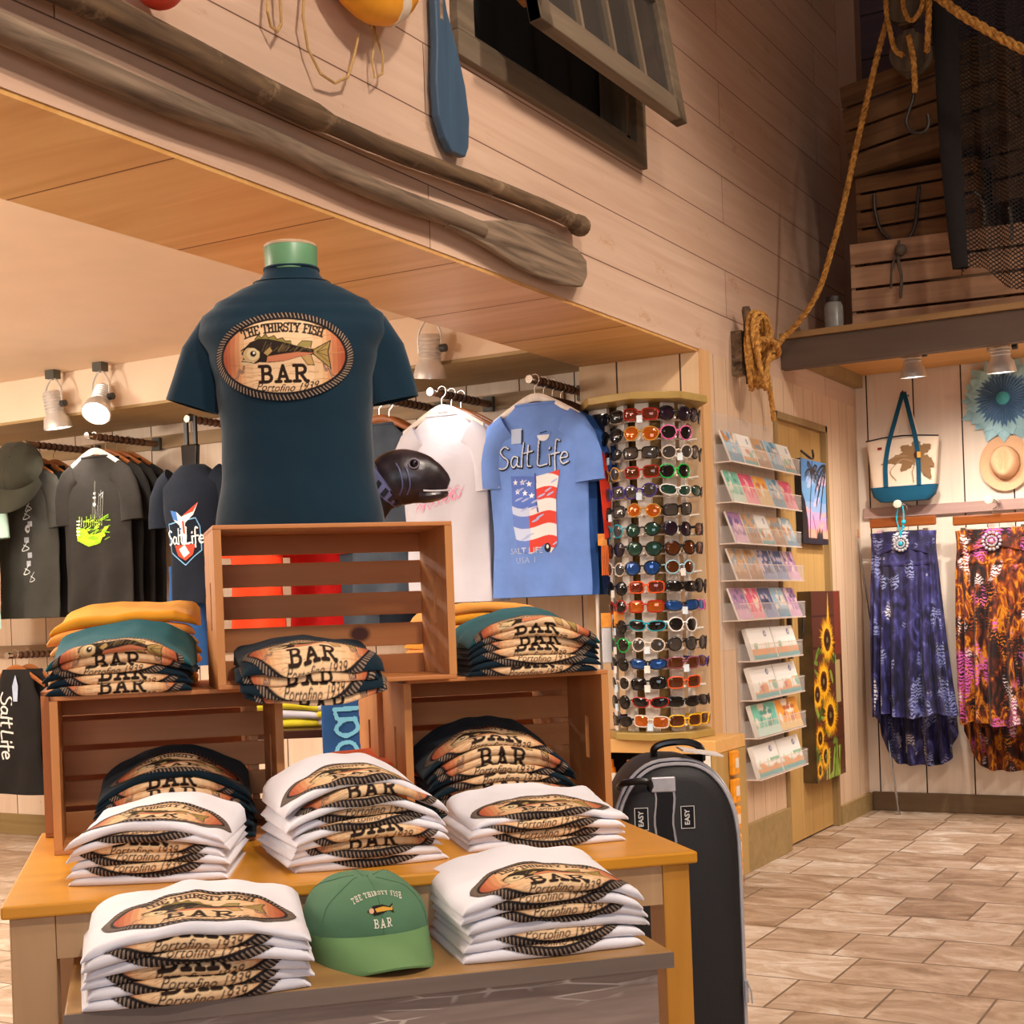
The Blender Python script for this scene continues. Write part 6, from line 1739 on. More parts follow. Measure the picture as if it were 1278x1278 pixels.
def sunglasses(loc, rz, shape, fc, lc, label, tc=None, rot=None):
    ms = glasses_mesh(shape)
    t = thing('sunglasses', label, 'sunglasses', loc, rz, 'sunglasses on the spinner', rot=rot)
    t.scale = (1.17, 1.1, 1.17)
    def ad(nm, key, m):
        o = link(nm, ms[key], t); remat(o, m); return o
    ad('frame', 'frame', smat('f', fc)); ad('lens', 'l', smat('l', lc)); ad('lens', 'r', smat('l', lc))
    ad('temple', 'tl', smat('f', tc or fc)); ad('temple', 'tr', smat('f', tc or fc))
CN = {'141212': 'black', 'e86aa8': 'pink', '18b44a': 'green', 'f4f0ec': 'white', 'b02018': 'red', 'e85a28': 'orange', 'f0b81c': 'yellow', '1c6ca8': 'blue', '5a3418': 'brown', '9ccbd8': 'pale blue', 'd8c8b8': 'clear', '4a3a8c': 'violet', '14a0b4': 'turquoise', '8c4a5c': 'plum', 'c08a3c': 'amber'}
LN = {'1a1616': 'dark', '5a2c10': 'brown', 'b85a18': 'amber', '1c4a8c': 'blue mirrored', '4a4440': 'smoky', '24483c': 'green tinted', '6c2c1c': 'rust', '281828': 'dark violet'}
SN = ['round', 'square', 'sporty wrap', 'large oval']
B = '141212'
spec = {
 'right column': [(1, 'f0b81c', '5a2c10'), (2, B, '1a1616'), (1, 'e85a28', '5a2c10'), (1, '8c4a5c', '5a2c10'), (0, B, '4a4440'), (3, 'f4f0ec', '1a1616'), (2, B, '1c4a8c'), (2, B, '1a1616'), (0, '9ccbd8', '5a2c10'), (3, B, '5a2c10'), (3, B, '281828'), (1, B, '4a4440'), (2, 'f4f0ec', '24483c'), (3, '18b44a', '1a1616'), (0, 'd8c8b8', '4a4440'), (3, 'e86aa8', '1a1616'), (3, B, '281828')],
 'left column': [(1, 'd8c8b8', 'b85a18'), (2, 'b02018', '1a1616'), (1, B, '1a1616'), (2, B, '1c4a8c'), (0, 'd8c8b8', '4a4440'), (2, '14a0b4', '1a1616'), (1, 'b02018', 'b85a18'), (1, 'e85a28', '6c2c1c'), (3, B, '1c4a8c'), (3, B, '24483c'), (0, B, '24483c'), (0, 'c08a3c', 'b85a18'), (0, '4a3a8c', '4a4440'), (1, 'b02018', '5a2c10'), (1, B, '4a4440'), (3, 'c08a3c', 'b85a18'), (1, 'b02018', '6c2c1c')],
 'side column': [(2, B, '1a1616'), (0, B, '1a1616'), (0, 'd8c8b8', '1a1616'), (0, B, '1a1616'), (3, '18b44a', '1a1616'), (0, B, '1a1616'), (0, 'b02018', '1a1616'), (0, B, '1a1616'), (0, 'd8c8b8', '4a4440'), (3, B, '281828'), (0, '14a0b4', '4a4440'), (1, B, '4a4440'), (1, '4a3a8c', '4a4440'), (0, 'c08a3c', '4a4440'), (2, B, '1a1616'), (3, B, '1a1616'), (1, B, '1a1616')],
 'rear left column': [(0, '4a3a8c', '4a4440'), None, None, (0, '4a3a8c', '281828'), (0, '18b44a', '1a1616'), (0, 'e85a28', '6c2c1c'), (0, 'd8c8b8', '4a4440'), None, None, (0, '14a0b4', '1a1616'), None, (0, '4a3a8c', '1a1616'), (0, 'c08a3c', '4a4440'), (1, 'b02018', '281828'), (0, B, '1a1616'), (2, B, '1a1616'), (3, B, '1c4a8c')],
 'rear right column': [(1, 'f0b81c', '5a2c10'), (2, B, '1a1616'), None, (2, '4a3a8c', '5a2c10'), (0, B, '4a4440'), None, (2, 'e86aa8', '1c4a8c'), (3, B, '1a1616'), None, (1, B, '5a2c10'), (1, B, '5a2c10'), None, (2, B, '24483c'), None, (0, B, '4a4440'), None, (3, B, '281828')]}
NUM = ['bottom', 'second', 'third', 'fourth', 'fifth', 'sixth', 'seventh', 'eighth', 'ninth', 'tenth', 'eleventh', 'twelfth', 'thirteenth', 'fourteenth', 'fifteenth', 'sixteenth', 'top']
for nm, lst in spec.items():
    nrm, tan = fdir(fa[nm]); rs = random.Random(nm)
    for k, sp in enumerate(lst):
        if sp is None: continue
        p = Vector((DX, DYc, CTZ)) + nrm * (0.145 + 0.055) + Vector((0, 0, rowz[k] + 0.022)) + tan * rs.uniform(-0.008, 0.008)
        rz = math.atan2(nrm.y, nrm.x) + PI / 2 + rs.uniform(-0.12, 0.12)
        sunglasses(p, 0, sp[0], sp[1], sp[2], '%s %s sunglasses, %s lenses, %s row, %s of spinner' % (CN[sp[1]], SN[sp[0]], LN[sp[2]], NUM[k] if k == 16 or k == 0 else NUM[k] + ' lowest', nm), rot=(R(rs.uniform(-4, 8)), R(rs.uniform(-4, 4)), rz))
        if rs.random() < 0.35 and 'rear' not in nm:
            g = G(); g.box((-0.012, 0, -0.018), (0.012, 0.0008, 0.012))
            one('price_tag', g, plain('tag_paper', hx(rs.choice(['d8e4ec', 'e8e0d8', 'c8dce8'])), 0.5), 'small pale price tag on the %s sunglasses of the spinner %s' % (NUM[k] if k in (0, 16) else NUM[k] + ' lowest', nm), 'tag', p + nrm * 0.012 + Vector((0, 0, -0.018)), rz, 'price tags of the spinner')
# headbands and pouches hanging on the mirror post
def onpost(px, py, d=0.02): 
    c = Vector((DX, DYc, 0)) + fdir(-88)[0] * 0.205 + vdir * (0.03 + d)
    q = at_y(px, py, c.y); return q
p = onpost(752, 575); t = thing('red_scarf', 'red and maroon cloth strip hanging on the white spinner post', 'scarf', p, YAW)
g = G(); g.prism([(-0.022, 0.0), (0.005, 0.04), (0.02, -0.02), (0.03, -0.16), (0.022, -0.32), (-0.002, -0.33), (-0.012, -0.15)], -0.006, 0.006); part('cloth', g, cloth('scarf_red', hx('d83c28'), 0.3), t, bevel=0.003)
p = onpost(752, 672); t = thing('tassel_tag', 'orange tassel with a small square card on the spinner post', 'tassel', p, YAW)
g = G(); g.box((-0.02, -0.004, -0.03), (0.018, 0.0, 0.02)); part('card', g, m_pack, t)
g = G()
for k in range(5): g.tube([(-0.004 + k * 0.006, -0.003, -0.03), (-0.006 + k * 0.008, -0.003, -0.155)], 0.003, 6)
part('tassels', g, plain('tassel_orange', hx('f07c30'), 0.6), t, True)
for i, (px, py, c, lb) in enumerate(((757, 780, 'c8c8cc', 'pale grey glasses pouch with an orange card on the spinner post'), (773, 778, '5c504a', 'dark grey glasses pouch with an orange card beside the pale one'))):
    p = onpost(px, py, 0.03 + 0.012 * i); t = thing('glasses_pouch', lb, 'pouch', p, YAW)
    g = G(); g.box((-0.022, -0.007, -0.16), (0.020, 0.007, -0.01)); part('pouch', g, cloth('pouch_' + c, hx(c), 0.1), t, bevel=0.006)
    g = G(); g.box((-0.022, -0.008, -0.01), (0.020, 0.002, 0.05)); part('header_card', g, m_pack, t)

# ================================================================== CARD RACK ON THE LOW WALL
m_acr = glass('clear_acrylic', (0.93, 0.90, 0.88), 0.14, 0.04)
m_acre = plain('acrylic_edge', hx('e8d8cc'), 0.15, vary=0.02)
rack = thing('card_rack', 'clear acrylic wall rack with nine tiers of postcards beside the door', 'rack', (FX + 0.001, 0, 0))
tiers = [(5.83, 6.76, 1.815), (5.84, 6.76, 1.64), (5.86, 6.74, 1.462), (5.86, 6.76, 1.30), (5.86, 6.76, 1.125), (6.03, 6.70, 0.94), (6.04, 6.71, 0.765), (6.05, 6.71, 0.595), (6.05, 6.72, 0.41)]
for i, (y0, y1, z) in enumerate(tiers):
    D = 0.085 if i != 4 else 0.085
    g = G()
    y1 = min(y1, 6.60) if i > 99 else y1
    g.box((0.004, y0, z), (D, y1, z + 0.004)); g.box((D - 0.003, y0, z + 0.004), (D, y1, z + 0.075))
    g.box((0.004, y0, z + 0.004), (D - 0.003, y0 + 0.003, z + 0.08)); g.box((0.004, y1 - 0.003, z + 0.004), (D - 0.003, y1, z + 0.08))
    g.cur = 1; g.box((D - 0.0005, y0, z - 0.001), (D + 0.0015, y1, z + 0.005)); g.box((D - 0.0005, y0, z + 0.073), (D + 0.001, y1, z + 0.0765)); g.box((0.004, y0 - 0.001, z - 0.001), (D, y0 + 0.002, z + 0.004))
    part('pocket', g, [m_acr, m_acre], rack)
g = G(); g.box((0.0, 5.83, 1.0), (0.003, 6.60, 2.04)); g.box((0, 6.03, 0.40), (0.003, 6.60, 0.9999)); part('back_sheet', g, m_acr, rack)
def card_art(kind, seed):
    rr = random.Random(seed); cv = Canvas(0.26, 0.15, 340)
    pal = {'sea': ('9cc4dc', '5c94b0', 'e8ddd0', 'c88a5c'), 'pink': ('e85c7c', 'f09cac', 'd85a80', 'f4d8c8'), 'teal': ('7ccbb4', 'c8e4d8', '5c9c90', 'e8dccc'), 'sand': ('c8a078', 'a87c54', '8c9cac', 'e0ccb0'), 'violet': ('a87ca8', 'd8a8c8', '6c5c8c', 'e8c8d0'), 'white': ('f0ece4', 'e89c5c', 'd86a4c', '8cb89c'), 'dusk': ('4c5c8c', '8c9cc4', 'c8b8c8', '2c3450'), 'gold': ('f0a848', 'e8c888', 'c87848', 'f4e8d8')}[kind]
    cv.rect(-1, -1, 1, 1, pal[0]); 
    for k in range(10): cv.ell(rr.uniform(-.12, .12), rr.uniform(-.07, .07), rr.uniform(.015, .05), rr.uniform(.008, .03), rr.choice(pal[1:]), rr.uniform(-.4, .4))
    cv.rect(-0.13, -0.075, 0.13, -0.05 + rr.uniform(0, .03), pal[1])
    for k in range(3): x = rr.uniform(-.1, .1); cv.line([(x, -0.05), (x + 0.01, 0.02)], 0.006, pal[3]); cv.ell(x + 0.01, 0.03, 0.025, 0.012, pal[2])
    if kind in ('white',):
        cv.rect(-1, 0.0, 1, 1, 'f4f2ee'); cv.ell(0.06, 0.045, 0.016, 0.014, '3c4c8c'); cv.ell(0.064, 0.045, 0.008, 0.007, 'f4f2ee'); cv.rect(-1, -0.075, 1, -0.055, '5ca8a8')
    return cv
_cm = {}
def card(y0, y1, z, x0, kind, seed, label, grp, h=0.145, thick=0.006, lean=14, mid_=None):
    t = thing('postcard', label, 'card', (FX + x0, y0, z), 0, grp, rot=(0, R(-lean), 0))
    w = y1 - y0
    g = G(); g.box((-thick, 0, 0), (0, w, h)); part('card_stock', g, m_lwhite if False else m_paper, t)
    k = (kind, seed)
    if k not in _cm: _cm[k] = card_art(kind, seed)
    cv = _cm[k]
    link('picture', ink_mesh('picture', cv, lambda x, y: Vector((0.0008, w / 2 + x * w / cv.w * 0.98, h / 2 + y * h / cv.h * 0.98)), 44, 26, mat=GLOSSINK), t)
m_paper = plain('card_paper', hx('f0eae0'), 0.5, vary=0.02)
TN = ['top', 'second', 'third', 'fourth', 'fifth', 'sixth', 'seventh', 'eighth', 'lowest']
lay = [['sea', 'white', 'sand', 'sea', 'white'], ['teal', 'pink', 'gold', 'sea', 'pink'], ['violet', 'sand', 'white', 'sand', 'sea'], ['sand', 'sand', 'dusk', 'dusk', 'violet'], ['violet', 'pink', 'dusk', 'sea', 'violet'], ['white', 'white'], ['white', 'white'], ['teal', 'gold'], ['white', 'white']]
KN = {'sea': 'blue seaside', 'white': 'white', 'sand': 'sandy brown', 'teal': 'mint green', 'pink': 'pink', 'gold': 'golden orange', 'violet': 'lilac', 'dusk': 'dusky blue'}
for i, ((y0, y1, z), row) in enumerate(zip(tiers, lay)):
    n = len(row); w = (y1 - y0 - 0.02) / n
    for k, kd in enumerate(row):
        ya = y0 + 0.01 + k * w + 0.006; yb = ya + w - 0.012
        card(ya, yb, z + 0.006, 0.078, kd, i * 7 + k * (2 if i < 5 else 0), '%s card, %s from the left in the %s tier of the card rack' % (KN[kd], ['first', 'second', 'third', 'fourth', 'fifth'][k], TN[i]), 'cards in the wall rack', 0.148, 0.008 if i < 5 else 0.02, 20 if i < 5 else 16)

# ================================================================== DOOR PICTURES
def canvas_pic(name_lb, y0, y1, z0, z1, cv, depth, sidec, nx, ny, kindlb):
    t = thing('canvas_picture', name_lb, 'picture', (FX - 0.019, (y0 + y1) / 2, z0))
    w, h = y1 - y0, z1 - z0
    g = G(); g.box((0, -w / 2, 0), (depth, w / 2, h)); part('stretcher_sides', g, plain(kindlb + '_edge', hx(sidec), 0.5, vary=0.4, scale=14), t)
    link('printed_picture', ink_mesh('printed_picture', cv, lambda x, y: Vector((depth + 0.0008, x / cv.w * w, h / 2 + y / cv.h * h)), nx, ny, mat=GLOSSINK), t)
    return t
# palm sunset
cv = Canvas(0.44, 0.43, 420)
for (ya, c) in ((0.215, '4c86c4'), (0.10, '6aa0d4'), (0.0, '94b0dc'), (-0.05, 'c0a4d0'), (-0.09, 'e89cb8'), (-0.14, 'f4a48c')):
    cv.rect(-1, -1, 1, ya, c)
rr = random.Random(2)
for k in range(14): cv.ell(rr.uniform(-.2, .2), rr.uniform(-.02, .15), rr.uniform(.04, .1), rr.uniform(.012, .03), rr.choice(('b8c8e8', 'a8bce0', 'd0b8dc', '7ca4d8')), 0.4)
for k in range(8): cv.ell(rr.uniform(-.2, .2), rr.uniform(-.13, -.04), rr.uniform(.04, .1), rr.uniform(.008, .016), rr.choice(('f8b0a0', 'f0a0c0', 'd898c8')), 0.2)
cv.rect(-1, -1, 1, -0.185, '241a28'); cv.poly([(-.22, -.22), (-.22, 0.05), (-.17, 0.0), (-.13, -.1), (-.12, -.22)], '18121c')
cv.line([(-0.10, -0.2), (-0.08, 0.0), (-0.03, 0.16)], 0.012, '1c1620'); cv.line([(-0.04, -0.07), (0.03, -0.2)], 0.008, '1c1620')
def frond(cx, cy, a, L, w=0.012):
    pts = [(cx + L * t * math.cos(a) , cy + L * t * math.sin(a) - 0.5 * L * t * t) for t in [i / 8 for i in range(9)]]
    cv.line(pts, w, '1c1a20')
    for i in range(1, 9): cv.line([pts[i], (pts[i][0] - 0.008, pts[i][1] - 0.05 * (1 - i / 12))], 0.008, '1c1a20')
for a in (2.8, 2.2, 1.5, 0.8, 0.3, -0.2): frond(-0.03, 0.16, a, 0.13)
for a in (3.3, 3.0, 3.6, 4.0, 4.6): frond(0.23, 0.20, a, 0.22, 0.016)
cv.poly([(0.02, -.2), (0.03, -.13), (0.05, -.16), (0.07, -.12), (0.09, -.16), (0.12, -.13), (0.13, -.2)], '1c1620')
canvas_pic('tall canvas of a palm tree at blue and pink sunset on the door', 6.985, 7.40, 1.495, 1.925, cv, 0.035, '14141c', 120, 120, 'palm')
# sunflowers
cv = Canvas(0.48, 0.96, 300)
cv.rect(-1, -1, 1, 1, '5c3420'); 
rr = random.Random(9)
for k in range(6): cv.rect(-1, -0.45 + k * 0.16, 1, -0.444 + k * 0.16, '3c2014')
cv.rect(0.12, -0.10, 0.2, 0.12, 'b8a070'); cv.rect(0.13, 0.15, 0.24, 0.48, '7c3c24')
for k in range(60):
    x, y = rr.uniform(-.24, .16), rr.uniform(-.48, .2); cv.ell(x, y, rr.uniform(.02, .05), rr.uniform(.01, .02), rr.choice(('4c6420', '6c8430', '3c4c18', '8ca040')), rr.uniform(0, 3))
def sunf(x, y, r, sx=1.0):
    for lay_, c in ((1.0, 'e09010'), (0.86, 'f4b41c'), (0.7, 'f8c838')):
        for k in range(22):
            a = 2 * PI * k / 22 + lay_ * 3; L = r * lay_ * rr.uniform(0.85, 1.1)
            cv.poly([(x + 0.12 * r * math.cos(a + 1.5) * sx, y + 0.12 * r * math.sin(a + 1.5)), (x + L * math.cos(a) * sx, y + L * math.sin(a)), (x - 0.12 * r * math.cos(a + 1.5) * sx, y - 0.12 * r * math.sin(a + 1.5))], c)
    cv.ell(x, y, r * 0.42 * sx, r * 0.42, '6c3c14'); cv.ell(x, y, r * 0.3 * sx, r * 0.3, '3c2410'); cv.ell(x, y, r * 0.12 * sx, r * 0.12, '7c6c48')
cv.poly([(0.0, 0.3), (0.03, 0.48), (0.05, 0.3)], 'e8b020')
sunf(0.0, 0.23, 0.14); sunf(-0.08, 0.02, 0.13); sunf(0.01, -0.16, 0.14); sunf(-0.19, -0.04, 0.10); sunf(-0.17, -0.26, 0.085); sunf(-0.09, -0.36, 0.09); sunf(-0.19, -0.42, 0.06)
for k in range(12): x = rr.uniform(-.1, .15); cv.line([(x, -0.48), (x + rr.uniform(-.03, .05), -0.33)], 0.014, rr.choice(('7ca030', 'a8c050', '4c6c20')))
canvas_pic('tall narrow canvas of yellow sunflowers on the door', 6.96, 7.45, 0.285, 1.25, cv, 0.07, '4c3a1c', 130, 260, 'sunflower')
g = G(); q = at_x(1005, 568, FX - 0.018); q = at_x(1007, 566, FX - 0.018)
g.tube(smooth_path([(0, -0.06, 0.02), (0.03, -0.05, -0.01), (0.035, 0, -0.02), (0.03, 0.05, -0.01), (0.02, 0.07, 0.03)], 4), 0.006, 8); one('door_hook', g, m_iron, 'small curved dark hook on the door above the palm canvas', 'hook', (FX - 0.018, 7.16, 1.955), smooth=True)
g = G(); g.box((-0.018, -0.012, -0.2), (0.0, 0.012, 0.02)); g.tube(smooth_path([(0, 0, -0.12), (0.05, 0, -0.1), (0.06, 0, 0.0), (0.05, 0.02, 0.06), (0.0, 0.02, 0.07)], 4), 0.008, 8)
part('door_handle', g, m_iron, bpy.data.objects['door_1'], True, loc=(FX, 6.80, 1.12))
g = G(); g.box((0, -0.02, 0), (0.012, 0.02, 0.07)); one('wall_hook', g, m_iron, 'small black box on the door edge by the fourth card tier', 'hook', (FX - 0.019, 6.84, 1.44))

# ================================================================== DRESS WALL
g = G(); g.box((FX + 0.03, DY - 0.03, 1.655), (5.0, DY - 0.0005, 1.715)); tag(part('rail_board', g, wood('mauve_rail', hx('a8867c'), hx('bc9c90'), 'X', 12, 0.08), None, bevel=0.003), 'mauve brown rail board running along the dress wall', 'board')
def printed_cloth(name, base, spots, scale=7, streak='c8ccd8', am=0.56):
    m, n, l, b = newmat(name)
    b.inputs['Roughness'].default_value = 0.55; b.inputs['Specular IOR Level'].default_value = 0.35; b.inputs['Sheen Weight'].default_value = 0.1
    v = coords(n, l, (1, 1, 0.55))
    t = N(n, 'ShaderNodeTexNoise', i_Scale=scale * 2.2, i_Detail=4.0, i_Distortion=1.2); l.new(v, t.inputs['Vector'])
    r = ramp(n, base); l.new(t.outputs['Fac'], r.inputs[0]); out = r.outputs[0]
    for i, (c, s, lo) in enumerate(spots):
        v2 = coords(n, l, (1, 1, 0.6), loc=(i * 3.1, i * 1.7, i * 2.2))
        t2 = N(n, 'ShaderNodeTexNoise', i_Scale=s, i_Detail=2.0); l.new(v2, t2.inputs['Vector'])
        r2 = ramp(n, [(lo, (0, 0, 0)), (lo + 0.04, (1, 1, 1))]); l.new(t2.outputs['Fac'], r2.inputs[0])
        w = N(n, 'ShaderNodeTexWave', i_Scale=28.0, i_Distortion=9.0, i_Detail=2.0, bands_direction='Z'); w.inputs['Detail Scale'].default_value = 1.4; l.new(v2, w.inputs['Vector'])
        r3 = ramp(n, [(0.42, (0, 0, 0)), (0.5, (1, 1, 1))]); l.new(w.outputs['Fac'], r3.inputs[0])
        mu = N(n, 'ShaderNodeMath', operation='MULTIPLY'); l.new(r2.outputs[0], mu.inputs[0]); l.new(r3.outputs[0], mu.inputs[1])
        mx = N(n, 'ShaderNodeMix', data_type='RGBA'); mx.inputs[7].default_value = rgba(hx(c)); l.new(mu.outputs[0], mx.inputs[0]); l.new(out, mx.inputs[6]); out = mx.outputs[2]
    l.new(out, b.inputs['Base Color'])
    return m
m_dblue = printed_cloth('indigo_feather_print', [(0.35, hx('14122e')), (0.5, hx('24204c')), (0.62, hx('3c3a78')), (0.75, hx('6c74a8'))], [('dcd8dc', 6.0, 0.60), ('8088b8', 8.0, 0.57)])
m_dora = printed_cloth('amber_feather_print', [(0.38, hx('1e0c0c')), (0.47, hx('5a2410')), (0.53, hx('94400f')), (0.58, hx('d48c14')), (0.62, hx('7c2a14')), (0.72, hx('4a1818'))], [('cc5cb0', 7.0, 0.55), ('e0d0d0', 8.0, 0.60), ('140c10', 7.0, 0.56)])
def dress(x, y, ztop, mat, label, W0, W1, zf, zb, seed):
    t = thing('hung_dress', label, 'dress', (x, y, ztop))
    nf = 17
    def hem(a):
        s = math.sin(a)   # -1 front, +1 back
        return zf + (zb - zf) * (1 - abs(math.cos(a)) ** 5) if s > 0 else zf + 0.012 * math.sin(5 * a)
    def pt(a, v, off=0):
        zt = -0.165
        z = zt * v / 0.12 if v < 0.12 else zt + (hem(a) - ztop - zt) * ((v - 0.12) / 0.88)
        vv = min(1.0, max(0, (v - 0.12) / 0.88))
        hw = W0 / 2 * (1 - 0.03 * math.sin(PI * min(1, v / 0.12))) + (W1 - W0) / 2 * vv ** 0.85
        hd = 0.045 + 0.07 * vv
        rip = (0.008 + 0.034 * vv) * math.sin(nf * a + seed + 1.2 * math.sin(3 * vv + a)) * min(1, v / 0.12)
        c, s = math.cos(a), math.sin(a)
        return Vector((hw * math.copysign(abs(c) ** 0.85, c) + 0.25 * rip * c + 0.03 * vv * vv, (hd + rip + off) * math.copysign(abs(s) ** 0.9, s), z))
    g = G(); rings = []
    for j in range(49):
        rings.append([pt(2 * PI * k / 150, j / 48) for k in range(150)])
    g.loft(rings, True, False)
    g.loft([[p * 1.0 + Vector((-p.x * 0.02, -p.y * 0.06, 0)) for p in rings[j]] for j in (48, 30)], False, False)
    part('skirt', g, mat, t, True, angle=80)
    g = G()
    for k in range(7):
        zz = -0.015 - k * 0.021
        for s in (-1, 1):
            g.tube([pt(-PI / 2 + s * q * 1.1, 0.06 + (0.035 - 0.010 * k) * (q) , 0.004) + Vector((0, 0, 0)) for q in (0.05, 0.3, 0.6, 0.95)], [0.004, 0.007, 0.008, 0.004], 6)
    part('gathered_bodice', g, mat, t, True)
    g = G(); g.loft([[pt(2 * PI * k / 60, 0.118, 0.004) for k in range(60)], [pt(2 * PI * k / 60, 0.13, 0.006) for k in range(60)], [pt(2 * PI * k / 60, 0.14, 0.003) for k in range(60)]], False, False); part('waist_seam', g, mat, t, True)
    return t, pt
def brooch(t, pt, m1, m2, r=0.036):
    c = pt(-PI / 2, 0.055, 0.0) + Vector((0, -0.014, 0.01)); g = G()
    for k in range(14):
        a = 2 * PI * k / 14; g.ball(c + Vector((r * math.cos(a), 0, r * math.sin(a))), 0.009, 8, 6); g.ball(c + Vector((r * 0.55 * math.cos(a + .2), -0.004, r * 0.55 * math.sin(a + .2))), 0.006, 8, 6)
    g.cur = 1; g.ball(c + Vector((0, -0.008, 0)), 0.012, 12, 8, (1, 0.6, 1)); part('brooch', g, [m1, m2], t, True)
def bar_hanger(x, y, z, label, w=0.36):
    t = thing('clip_hanger', label, 'hanger', (x, y, z), 0)
    g = G(); g.box((-w / 2, -0.012, -0.026), (w / 2, 0.012, 0.026)); part('bar', g, wood('clip_hanger_wood', hx('74380f'), hx('92501f'), 'X', 14, 0.1, rough=0.3), t, bevel=0.008)
    g = G(); g.tube([(-w / 2 + 0.05, 0, -0.05), (w / 2 - 0.05, 0, -0.05)], 0.003)
    for s in (-1, 1): g.box((s * (w / 2 - 0.055) - 0.014, -0.016, -0.085), (s * (w / 2 - 0.055) + 0.014, 0.016, -0.04))
    for s in (-1, 1): g.tube([(s * 0.03, 0, -0.026), (s * 0.03, 0, -0.05)], 0.003)
    part('clips', g, m_chrome, t)
    g = G(); g.tube(smooth_path([(0, 0, 0.02), (0, 0, 0.05), (0.02, 0, 0.06), (0.024, 0, 0.085), (0, 0, 0.105), (-0.02, 0, 0.09)], 4), 0.003, 6); part('hook', g, m_chrome, t, True)
YD = 7.86
pb = at_y(1127, 664, YD); po = at_y(1240, 660, YD)
tb, fb = dress(pb.x, YD, pb.z, m_dblue, 'strapless indigo feather print dress with a turquoise brooch on the dress wall', 0.36, 0.44, 0.56, 0.27, 1)
m_pearl = plain('pearl_beads', hx('c8c8d0'), 0.2, 0.4); m_turq = plain('turquoise_stone', hx('20a8c0'), 0.25)
brooch(tb, fb, m_pearl, m_turq)
to, fo = dress(po.x, YD, po.z, m_dora, 'strapless amber and magenta feather print dress at the right edge', 0.40, 0.46, 0.52, 0.25, 4)
brooch(to, fo, m_pearl, plain('pink_stone', hx('c890a8'), 0.3), 0.045)
bar_hanger(pb.x, YD, pb.z + 0.055, 'wooden clip hanger holding the indigo dress', 0.36); bar_hanger(po.x, YD, po.z + 0.055, 'wooden clip hanger holding the amber dress', 0.42)
for x, zz, lb in ((pb.x, pb.z, 'chrome rod above the indigo dress'), (po.x, po.z, 'chrome rod above the amber dress')):
    t = thing('clothes_rod', lb, 'rod', (x, DY - 0.031, zz + 0.15))
    g = G(); g.tube([(0, 0, 0.0), (0, -0.27, 0.0)], 0.010, 10); part('bar', g, m_chrome, t, True)
    g = G(); g.lathe([(0.012, -0.012), (0.022, -0.008), (0.022, 0.012), (0.01, 0.016)], 14, (0, -0.275, 0.0), (0, 1, 0)); part('end_cap', g, plain('pale_end_cap', hx('c8c8b0'), 0.3), t, True)
g = G(); g.tube(smooth_path([(-0.012, -0.04, 0.10), (-0.02, -0.05, 0.03), (-0.005, -0.055, -0.03), (0.0, -0.058, -0.07)], 4), 0.004, 6); g.tube(smooth_path([(0.012, -0.04, 0.10), (0.02, -0.05, 0.05), (0.012, -0.055, -0.02), (0.004, -0.06, -0.05)], 4), 0.004, 6); g.ball((0.018, -0.05, 0.012), 0.014, 10, 8); g.ball((0.016, -0.052, -0.015), 0.009, 8, 6)
one('bead_necklace', g, m_turq, 'turquoise beaded cord hanging over the top of the indigo dress', 'necklace', (pb.x, YD, pb.z + 0.04), smooth=True)
# leaning steel pole
pA, pB = at_y(1070, 668, 8.02), at_y(1122, 1008, 7.90)
g = G(); g.tube([(0, 0, 0), pA - Vector((pB.x, pB.y, 0.0))], 0.007, 8); g.cur = 1; g.tube([(pA - Vector((pB.x, pB.y, 0))) * 0.99, (pA - Vector((pB.x, pB.y, 0))) * 1.02], 0.010, 8)
t = thing('hook_pole', 'thin white steel reaching pole leaning in the corner behind the indigo dress', 'pole', (pB.x, pB.y, 0.0)); part('shaft', g, [m_chrome, m_hang], t, True)
# tote bag
tbz = at_y(1127, 625, 7.97)
tote = thing('tote_bag', 'canvas tote bag with a brown palm print and teal base on the dress wall', 'bag', (tbz.x + 0.015, 7.95, 1.735))
bw, bh = 0.40, 0.31
m_canv = cloth('natural_canvas', hx('ecd8c0'), 0.04, 0.2); m_tealc = cloth('teal_canvas', hx('17506c'), 0.08, 0.25)
g = G(); g.loft([sring(0, 0, 0.055, bw * 0.42, 0.05, 40, 4), sring(0, 0, 0.15, bw * 0.45, 0.045, 40, 4), sring(0, 0, 0.28, bw * 0.48, 0.035, 40, 4), sring(0, 0, bh + 0.035, bw * 0.5, 0.02, 40, 4)]); body = part('body', g, m_canv, tote, True)
g = G(); g.loft([sring(0, 0, 0.0, bw * 0.33, 0.045, 40, 4), sring(0, 0, 0.03, bw * 0.42, 0.055, 40, 4), sring(0, 0, 0.082, bw * 0.46, 0.054, 40, 4)]); part('base_panel', g, m_tealc, tote, True)
g = G(); g.tube([(-bw / 2, -0.018, bh + 0.035), (-0.1, -0.024, bh + 0.047), (0, -0.026, bh + 0.05), (0.1, -0.024, bh + 0.045), (bw / 2, -0.018, bh + 0.035)], 0.004, 6); part('rim_piping', g, m_splas, tote, True)
def strap(pts, w, nm, mat, th=0.004):
    g = G(); P = smooth_path(pts, 6); rings = []
    for i, p in enumerate(P):
        d = (P[min(i + 1, len(P) - 1)] - P[max(i - 1, 0)]).normalized(); sx = Vector((abs(d.z), 0, -d.x * (1 if d.z > 0 else -1)))
        sx = Vector((1, 0, 0)) if sx.length < 0.3 else sx.normalized()
        rings.append([p - sx * w / 2, p + sx * w / 2, p + sx * w / 2 + Vector((0, th, 0)), p - sx * w / 2 + Vector((0, th, 0))])
    g.loft(rings); return part(nm, g, mat, tote)
